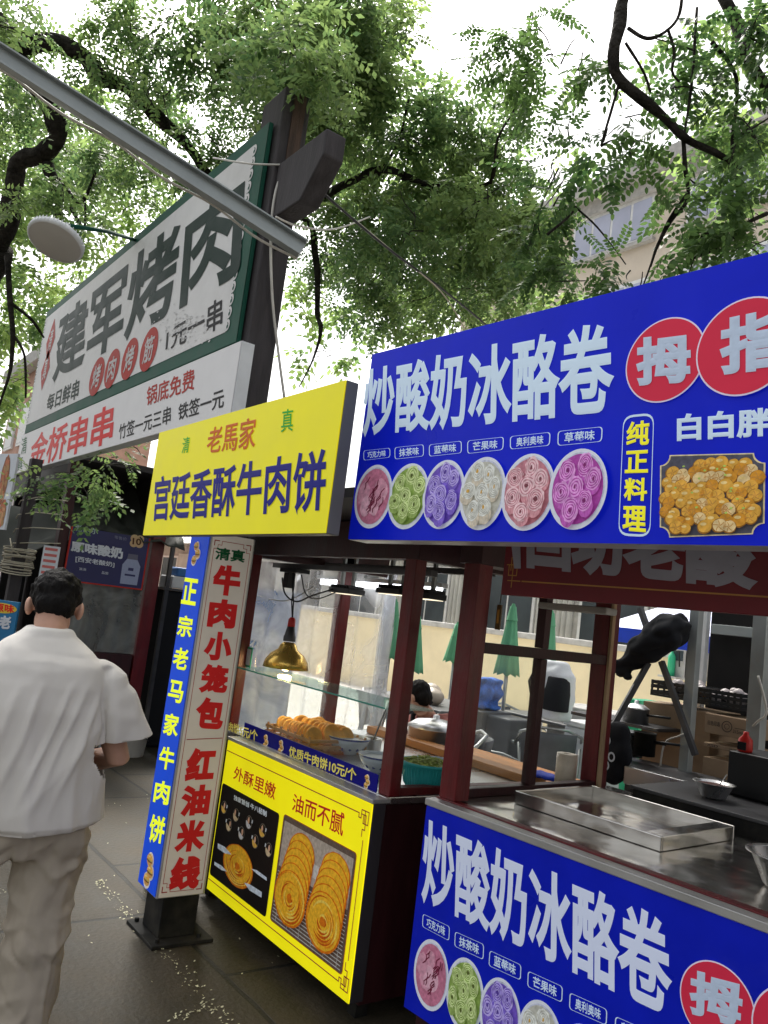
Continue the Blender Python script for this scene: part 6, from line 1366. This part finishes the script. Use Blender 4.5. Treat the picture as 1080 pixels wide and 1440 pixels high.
# trousers
m = MB(); m.loft([ringz(-.015,-.005,.95,.20,.14,28), ringz(-.015,-.01,.86,.225,.15,28), ringz(-.015,-.005,.76,.228,.15,28), ringz(-.015,0,.70,.215,.135,28)])
for kn, an, x in ((kneeR,ankR,.12),(kneeL,ankL,-.12)):
    m.tube([Vector((x,-.01,.80)), Vector((x*1.05,kn.y*.55,.66)), kn+Vector((0,-.01,.03)), kn.lerp(an,.45)+Vector((0,-.01,0)), an+Vector((0,0,-.02))], [.116,.112,.104,.100,.094], 20)
def trouser_fold(c, n):
    zone = .35+math.exp(-((c.z-.68)/.12)**2)+.9*math.exp(-((c.z-.44)/.09)**2)+1.0*math.exp(-((c.z-.13)/.08)**2)
    sgn = 1 if c.x > 0 else -1
    f_ = .012*noise.noise((c.x*7, c.y*7, c.z*3)) + zone*.013*rdg((c.x*5+c.z*3*sgn, c.y*5, c.z*8-c.x*5*sgn)) - zone*.009*rdg((c.x*9+5, c.y*8, c.z*10+c.x*6*sgn))
    return f_ + .006*rdg((c.x*14, c.y*12+3, c.z*1.6))
me = remesh(m, .0085, 3, trouser_fold); link('trousers', me, K['khaki'], MAN)
for an in (ankR, ankL):
    m = MB(); x, y = an.x, an.y; m.loft([ringz(x,y+.05,.0,.045,.14,20), ringz(x,y+.05,.03,.048,.142,20), ringz(x,y+.04,.06,.045,.125,20), ringz(x,y-.0,.10,.04,.065,20)]); m.build('shoe', K['shoe'], MAN)
# --- seller bending behind the flatbread counter
FV = Frame((at(604,1040,5.7).x, at(604,1040,5.7).y, 0), -.2)
SEL = thing('person', 'seller in a dusty rose top bending behind the flatbread counter, one hand raised', 'person', FV)
hc = FV.pd(588,980,5.6); sh = FV.pd(606,1012,5.7); hd = FV.pd(527,1014,5.4); el = FV.pd(543,1055,5.4)
m = MB(); fdir = Vector((-.75,-.35,-.55)); P, HM = head(m, hc, fdir, (-.45,-.2,.85), .86)
nb_ = sh+Vector((-.02,0,.0)); tor = sh+Vector((.10,.08,-.32))
limb(m, [nb_, hc+Vector((.03,.02,-.07))], [.06,.055]); limb(m, [sh, sh.lerp(tor,.5), tor], [.12,.14,.13], 16)
sl_ = sh+Vector((-.12,-.08,-.05)); limb(m, [sl_, el.lerp(sl_,.5), el, el.lerp(hd,.6), hd-Vector((0,0,.06))], [.05,.046,.040,.034,.026], 14)
hand(m, hd-Vector((0,0,.06)), (.12,-.05,1), (.8,-.5,0), .95, .9, point=True, thumb_side=1)
s2 = sh+Vector((.14,.05,-.06)); e2 = s2+Vector((.05,-.06,-.27)); w2 = e2+Vector((-.2,-.12,-.02)); limb(m, [s2,e2,w2], [.05,.042,.028], 12); hand(m, w2, (-.9,-.3,-.1), (0,0,-1), .95, .5)
for k in (-1,1): limb(m, [(tor.x+.09*k,tor.y,tor.z-.02),(tor.x+.1*k,tor.y-.02,.45),(tor.x+.1*k,tor.y+.05,.0)], [.085,.06,.045], 12)
me = remesh(m, .006, 2); link('body', me, K['skin'], SEL)
m = MB(); m.ball(P(0,-.018,.035), (.077,.093,.084), 22, M=HM); m.ball(P(0,-.05,-.02), (.068,.062,.066), 16, M=HM)
me = remesh(m, .007, 3, lambda c, n: .005*noise.noise((c.x*60,c.y*60,c.z*30))); link('hair', me, K['hair'], SEL)
m = MB(); limb(m, [sh+Vector((-.01,0,.02)), sh.lerp(tor,.35), sh.lerp(tor,.7), tor+Vector((0,0,-.14))], [.125,.165,.17,.165], 20); limb(m, [s2+Vector((-.05,0,.02)), s2, s2.lerp(e2,.5)], [.08,.072,.070], 14); limb(m, [sl_+Vector((.06,.03,0)), sl_, sl_.lerp(el,.45)], [.08,.068,.064], 14)
me = remesh(m, .009, 4, lambda c, n: .010*noise.noise((c.x*12,c.y*12,c.z*6))); link('top', me, K['rose_cloth'], SEL)
m = MB(); a = sh+Vector((.0,-.16,.08)); m.tube([sh+Vector((-.02,.0,.125)), sh+Vector((-.03,-.13,.02)), sh.lerp(tor,.5)+Vector((-.05,-.175,0)), tor+Vector((-.06,-.16,-.1))], [.018]*4, 8); m.build('apron_strap', K['black_cloth'], SEL)
m = MB()
for k in (-1,1): m.tube([(tor.x+.09*k,tor.y,tor.z-.02),(tor.x+.1*k,tor.y,.45),(tor.x+.1*k,tor.y+.05,.06)], [.115,.085,.07], 14)
me = remesh(m, .012, 3); link('trousers', me, K['black_cloth'], SEL)
# ------------------------------------------------------------------ trees
def leaf_template(n_pairs, L, w, l, hexa):
    vs = []; fs = []
    def leaflet(base, d, up):
        sd = d.cross(up).normalized(); b = len(vs)
        if hexa:
            vs.extend([base, base+d*l*.3+sd*w*.5, base+d*l*.68+sd*w*.46, base+d*l, base+d*l*.68-sd*w*.46, base+d*l*.3-sd*w*.5]); fs.append((b,b+1,b+2,b+3,b+4,b+5))
        else:
            vs.extend([base, base+d*l*.45+sd*w*.5, base+d*l, base+d*l*.45-sd*w*.5]); fs.append((b,b+1,b+2,b+3))
    R = random.Random(n_pairs)
    for k in range(n_pairs):
        x = L*(.14+.82*k/n_pairs); z = -.30*x*x/L
        for s in (-1, 1):
            d = Vector((.42+R.uniform(-.15,.15), s, -.28+R.uniform(-.25,.15))).normalized(); leaflet(Vector((x,0,z)), d, Vector((R.uniform(-.3,.3),0,1)))
    leaflet(Vector((L*.96,0,-.30*L)), Vector((1,0,-.5)).normalized(), Vector((0,0,1)))
    return np.array([tuple(v) for v in vs]), fs
TPL = {'near': leaf_template(6, .20, .023, .046, True), 'mid': leaf_template(5, .22, .030, .058, False), 'far': leaf_template(3, .30, .065, .12, False)}
def crown(name, clumps, kind, m_, parent, seed):
    """clumps: (centre, (rx, ry, rz), leaf count); sprays of compound leaves spread through each clump"""
    rg = np.random.default_rng(seed); tv, tf = TPL[kind]; nv = len(tv); VV = []
    for c, r, N in clumps:
        N = int(N); ns = max(3, N//9)
        # twig sprays: leaves gather round short twigs so the clump has gaps and lumps
        u = rg.normal(size=(ns,3)); u /= np.linalg.norm(u,axis=1)[:,None]; u *= rg.random((ns,1))**.38
        tw = np.array(c)+u*np.array(r); dirs = rg.normal(size=(ns,3))*.6+u*.8+np.array([0,0,-.25]); dirs /= np.linalg.norm(dirs,axis=1)[:,None]
        si = rg.integers(0,ns,N); t = rg.random((N,1)); base = tw[si]+dirs[si]*(t-.4)*.42
        az = rg.uniform(0,2*math.pi,N); el = rg.normal(-.25,.45,N)
        f = np.stack([np.cos(az)*np.cos(el), np.sin(az)*np.cos(el), np.sin(el)],1); f = f*.8+dirs[si]*.5; f /= np.linalg.norm(f,axis=1)[:,None]
        up = np.array([0,0,1.])+rg.normal(size=(N,3))*.45; sd = np.cross(up, f); sd /= np.linalg.norm(sd,axis=1)[:,None]; up = np.cross(f, sd)
        sc = rg.uniform(.7,1.2,N)[:,None,None]
        V = base[:,None,:]+sc*(tv[None,:,0:1]*f[:,None,:]+tv[None,:,1:2]*sd[:,None,:]+tv[None,:,2:3]*up[:,None,:]); VV.append(V.reshape(-1,3))
    V = np.concatenate(VV).astype(np.float32); n = len(V)//nv; k = len(tf[0])
    idx = (np.array(tf).reshape(-1)[None,:]+np.arange(n)[:,None]*nv).reshape(-1).astype(np.int32)
    me = bpy.data.meshes.new(name); me.vertices.add(len(V)); me.vertices.foreach_set('co', V.reshape(-1)); me.loops.add(len(idx)); me.loops.foreach_set('vertex_index', idx)
    nf = len(idx)//k; me.polygons.add(nf); me.polygons.foreach_set('loop_start', np.arange(nf, dtype=np.int32)*k); me.update(calc_edges=True)
    return link(name, me, K[m_], parent)
def smooth_path(pts, rs, n=5, wob=.04, seed=0):
    P = [Vector(p) for p in pts]; out = []; ro = []
    for i in range(len(P)-1):
        a = P[max(i-1,0)]; b = P[i]; e = P[i+1]; f = P[min(i+2,len(P)-1)]
        for k in range(n):
            t = k/n; q = .5*((2*b)+(e-a)*t+(2*a-5*b+4*e-f)*t*t+(3*b-a-3*e+f)*t**3); r = rs[i]*(1-t)+rs[i+1]*t
            out.append(q+(Vector(noise.noise_vector(q*1.7+Vector((seed,0,0))))+.7*Vector(noise.noise_vector(q*4.1+Vector((0,seed,0)))))*wob*min(1,r*18)); ro.append(r*(1+.30*noise.noise(q*5)+.15*noise.noise(q*13)))
    out.append(P[-1]); ro.append(rs[-1]); return out, ro
def limb_px(mb, pts, seed=0, wob=.04, n=10):
    """pts: (u, v, depth, radius)"""
    P, r = smooth_path([at(u,v,d) for u,v,d,_ in pts], [q[3] for q in pts], 5, wob, seed); mb.tube(P, r, n)
def twigs(mb, clumps, seed, per=7, r0=.007):
    R = random.Random(seed)
    for c, r, N in clumps:
        c = Vector(c)
        for k in range(max(2, int(per*min(1, max(r)/.45)))):
            a = c+Vector((R.uniform(-.3,.3)*r[0], R.uniform(-.3,.3)*r[1], R.uniform(-.2,.5)*r[2])); b = c+Vector((R.uniform(-1,1)*r[0], R.uniform(-1,1)*r[1], R.uniform(-.9,.8)*r[2]))
            w_ = max(r)*.12; P, rr = smooth_path([a, a.lerp(b,.5)+Vector((R.uniform(-w_,w_),R.uniform(-w_,w_),R.uniform(-.3*w_,w_))), b], [r0*R.uniform(.5,1.1), r0*.6, r0*.25], 4, .015, R.random()*9); mb.tube(P, rr, 5, cap=False)
def clump_px(L, dens):
    out = []
    for u, v, ru, rv, d, k in L:
        s = d/FPX; rx, rz = ru*s, rv*s; c = at(u, v, d); out.append((tuple(c), (rx, rx*.9, rz), dens*k*(ru*rv)*s*s*3.14)); 
    return out
def tree(label, trunk, limbs, groups, seed):
    t = thing('tree', label, 'tree', (0,0,0))
    m = MB(); P, r = smooth_path([q[0] for q in trunk], [q[1] for q in trunk], 6, .06, seed); m.tube(P, r, 14); tk = m.build('trunk', K['bark'], t)
    for i, L in enumerate(limbs):
        L = [(u,v,d,r*.7) for u,v,d,r in L]; m = MB(); limb_px(m, L, seed+i, .05 if L[0][3] > .03 else .03, 10 if L[0][3] > .03 else 6); m.build('limb', K['bark'], t)
    for kind, m_, L, dens in groups:
        C = clump_px(L, dens); crown('crown', C, kind, m_, t, seed+len(L))
        m = MB(); twigs(m, C, seed, 7 if kind != 'far' else 4); tag(m.build('twig', K['twig'], t), kind='stuff')
    return t
def W(u, v, d): return at(u, v, d)
# left tree, heavy dark limbs
b = W(-150, 1000, 8.2); b.z = 0
tree('big old tree at the left with thick dark bending limbs over the white boards',
     [(b,.26),(W(-120,700,8),.22),(W(-50,450,7.8),.20),(W(-8,345,7.6),.17)],
     [[(-8,348,7.6,.165),(18,300,7.5,.13),(27,235,7.4,.12),(67,222,7.3,.125),(84,190,7.2,.12),(60,140,7.1,.125),(38,100,7.0,.14),(-10,30,6.9,.18)],
      [(10,55,6.9,.15),(40,62,6.9,.12),(82,60,6.9,.11),(115,85,6.9,.10),(140,112,6.9,.09),(178,128,7.0,.08),(219,163,7.1,.08),(262,204,7.2,.075),(292,248,7.3,.06),(330,270,7.5,.03)],
      [(72,226,7.3,.075),(80,255,7.3,.07),(86,300,7.3,.045),(78,330,7.3,.03)],
      [(60,100,7.0,.03),(85,130,7,.025),(90,170,7,.02)],
      [(10,360,6.5,.035),(14,420,6.4,.03),(18,470,6.4,.026),(14,520,6.4,.02),(-6,585,6.4,.015)],
      [(17,470,6.4,.02),(34,500,6.4,.015),(36,560,6.4,.01)], [(14,425,6.4,.02),(45,450,6.5,.015),(62,475,6.6,.01)],
      [(86,252,7.3,.03),(112,285,7.2,.025),(135,240,7.2,.02)], [(100,292,7.3,.025),(118,320,7.2,.02),(120,285,7.2,.012)]],
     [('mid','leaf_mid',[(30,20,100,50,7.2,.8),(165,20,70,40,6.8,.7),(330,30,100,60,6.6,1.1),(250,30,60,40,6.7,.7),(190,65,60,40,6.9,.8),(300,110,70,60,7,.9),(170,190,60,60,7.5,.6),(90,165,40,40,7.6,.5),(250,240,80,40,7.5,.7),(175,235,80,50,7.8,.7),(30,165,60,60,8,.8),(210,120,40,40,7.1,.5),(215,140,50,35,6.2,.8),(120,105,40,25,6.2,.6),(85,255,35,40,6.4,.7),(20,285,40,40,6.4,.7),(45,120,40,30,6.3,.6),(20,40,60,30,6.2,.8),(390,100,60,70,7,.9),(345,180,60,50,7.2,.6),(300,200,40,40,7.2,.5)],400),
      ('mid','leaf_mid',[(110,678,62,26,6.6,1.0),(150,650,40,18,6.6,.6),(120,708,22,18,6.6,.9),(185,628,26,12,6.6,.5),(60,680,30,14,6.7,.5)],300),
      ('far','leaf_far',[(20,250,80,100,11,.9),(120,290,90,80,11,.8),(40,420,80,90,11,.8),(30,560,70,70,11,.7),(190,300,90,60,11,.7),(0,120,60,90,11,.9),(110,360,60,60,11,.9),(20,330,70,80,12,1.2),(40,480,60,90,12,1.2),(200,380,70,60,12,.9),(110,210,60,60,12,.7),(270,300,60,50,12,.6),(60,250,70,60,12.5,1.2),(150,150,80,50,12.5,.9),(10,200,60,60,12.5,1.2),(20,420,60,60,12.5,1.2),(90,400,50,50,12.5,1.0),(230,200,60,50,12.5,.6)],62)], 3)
# middle tree behind the gate post
b = W(322, 930, 8.6); b.z = 0
tree('tall tree in the middle, its trunk rising behind the gate post',
     [(b,.15),(W(350,700,8.6),.13),(W(366,520,8.5),.11),(W(384,380,8.3),.10),(W(400,280,8.2),.09),(W(425,170,8),.07)],
     [[(402,290,8.1,.07),(450,278,7.6,.06),(500,255,7.2,.05),(545,240,7.0,.045),(600,262,7,.028),(640,290,7,.015)],
      [(405,285,8.1,.05),(436,320,8,.045),(445,380,8,.042),(446,440,8,.04),(452,464,7.8,.03),(440,505,7.6,.014),(420,545,7.5,.008)],
      [(560,250,7,.02),(640,262,6.8,.02),(690,255,6.6,.02),(700,195,6.3,.016),(740,130,6.2,.008)],
      [(690,258,6.6,.015),(702,215,6.4,.012),(745,160,6.2,.007)],
      [(530,250,7,.02),(560,200,7,.02),(575,140,6.8,.014)]],
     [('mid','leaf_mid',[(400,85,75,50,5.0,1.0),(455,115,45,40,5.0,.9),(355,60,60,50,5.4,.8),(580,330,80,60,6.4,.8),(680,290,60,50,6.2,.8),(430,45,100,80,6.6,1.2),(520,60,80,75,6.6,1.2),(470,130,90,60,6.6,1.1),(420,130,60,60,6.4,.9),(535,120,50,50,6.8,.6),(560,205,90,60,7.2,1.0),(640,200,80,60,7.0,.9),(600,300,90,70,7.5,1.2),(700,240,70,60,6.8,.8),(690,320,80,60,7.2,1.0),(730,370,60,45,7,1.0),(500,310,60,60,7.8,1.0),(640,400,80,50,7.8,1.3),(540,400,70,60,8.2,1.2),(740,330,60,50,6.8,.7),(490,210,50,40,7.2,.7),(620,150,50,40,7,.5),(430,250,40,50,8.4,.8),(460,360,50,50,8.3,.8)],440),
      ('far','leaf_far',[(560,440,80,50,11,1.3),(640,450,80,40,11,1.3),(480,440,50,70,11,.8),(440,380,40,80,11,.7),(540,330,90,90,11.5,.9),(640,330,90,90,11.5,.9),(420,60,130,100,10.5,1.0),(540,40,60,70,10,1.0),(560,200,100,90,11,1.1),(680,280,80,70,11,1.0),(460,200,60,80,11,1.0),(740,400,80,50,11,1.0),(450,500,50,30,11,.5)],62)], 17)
# right tree, fine dark branches close overhead
b = W(1330, 1000, 5.2); b.z = 0
tree('tree at the right with dark arching branches and large clear leaves close overhead',
     [(b,.18),(W(1320,600,5.1),.16),(W(1280,200,5),.14),(W(1150,-60,4.9),.11),(W(1020,-100,4.8),.09)],
     [[(890,-60,4.6,.055),(878,0,4.5,.05),(866,80,4.4,.048),(870,105,4.4,.046),(892,128,4.4,.040),(932,162,4.4,.036),(965,196,4.4,.032),(1005,215,4.4,.022),(1045,238,4.4,.014)],
      [(980,-90,4.7,.07),(1010,-10,4.6,.055),(1040,40,4.5,.05),(1062,90,4.4,.045),(1100,150,4.4,.03)],
      [(884,40,4.4,.018),(910,54,4.3,.015),(935,45,4.3,.013),(955,20,4.3,.012),(960,-30,4.3,.012)],
      [(940,40,4.3,.012),(948,70,4.3,.012),(945,100,4.3,.01),(955,115,4.3,.007)],
      [(872,110,4.4,.014),(858,160,4.4,.012),(845,205,4.4,.008)],
      [(962,195,4.4,.02),(965,240,4.4,.018),(968,280,4.4,.016),(945,310,4.4,.014),(925,345,4.4,.012),(915,375,4.4,.008)],
      [(968,270,4.4,.014),(935,320,4.4,.011),(905,400,4.4,.006)],
      [(1000,60,4.4,.02),(1036,110,4.4,.016),(1030,200,4.4,.012),(1035,260,4.4,.008)],
      [(980,10,4.5,.012),(975,100,4.4,.011),(962,190,4.4,.010)],
      [(1080,300,4.3,.016),(1040,320,4.3,.014),(1005,350,4.3,.012),(970,365,4.3,.008)],
      [(880,60,4.4,.012),(905,100,4.4,.010),(915,130,4.4,.008)],
      [(770,330,5,.012),(800,305,5,.010),(815,285,5,.008)], [(808,290,5,.01),(840,320,5,.008),(880,372,5,.005)]],
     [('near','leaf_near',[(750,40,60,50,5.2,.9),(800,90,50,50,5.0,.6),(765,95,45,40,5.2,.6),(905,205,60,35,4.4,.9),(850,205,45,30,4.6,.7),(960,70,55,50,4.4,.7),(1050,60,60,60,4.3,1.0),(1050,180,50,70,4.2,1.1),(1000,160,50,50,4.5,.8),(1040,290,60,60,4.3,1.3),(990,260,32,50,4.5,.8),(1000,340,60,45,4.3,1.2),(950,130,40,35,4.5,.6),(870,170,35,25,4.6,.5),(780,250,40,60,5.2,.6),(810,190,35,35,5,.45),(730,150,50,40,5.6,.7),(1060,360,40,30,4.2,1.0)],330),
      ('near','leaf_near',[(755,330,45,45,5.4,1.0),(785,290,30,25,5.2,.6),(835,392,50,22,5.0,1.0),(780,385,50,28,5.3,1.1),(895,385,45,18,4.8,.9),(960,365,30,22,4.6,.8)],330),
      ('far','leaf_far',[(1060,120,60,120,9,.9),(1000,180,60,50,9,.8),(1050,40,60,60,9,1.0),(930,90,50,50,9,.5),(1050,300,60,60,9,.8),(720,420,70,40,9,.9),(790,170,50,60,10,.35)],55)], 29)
# ------------------------------------------------------------------ every root sits at the base of its own thing
bpy.context.view_layer.update()
for o in [o for o in COL.objects if o.parent is None and o.type == 'EMPTY' and o.children]:
    lo = Vector((1e9,)*3); hi = -lo
    def walk(c, M):
        global lo, hi
        M = M @ c.matrix_basis
        if c.type == 'MESH':
            co = np.empty(len(c.data.vertices)*3, np.float32); c.data.vertices.foreach_get('co', co); co = co.reshape(-1,3)
            a, b = co.min(0), co.max(0)
            for x in (a[0],b[0]):
                for y in (a[1],b[1]):
                    for z in (a[2],b[2]):
                        p = M @ Vector((x,y,z)); lo = Vector(map(min,lo,p)); hi = Vector(map(max,hi,p))
        for k in c.children: walk(k, M)
    for c in o.children: walk(c, Matrix.Identity(4))
    off = Vector(((lo.x+hi.x)/2, (lo.y+hi.y)/2, lo.z))
    if off.length > .3:
        for c in o.children: c.location = c.location - off
        o.location = o.location + (Matrix.Rotation(o.rotation_euler.z,3,'Z') @ off)
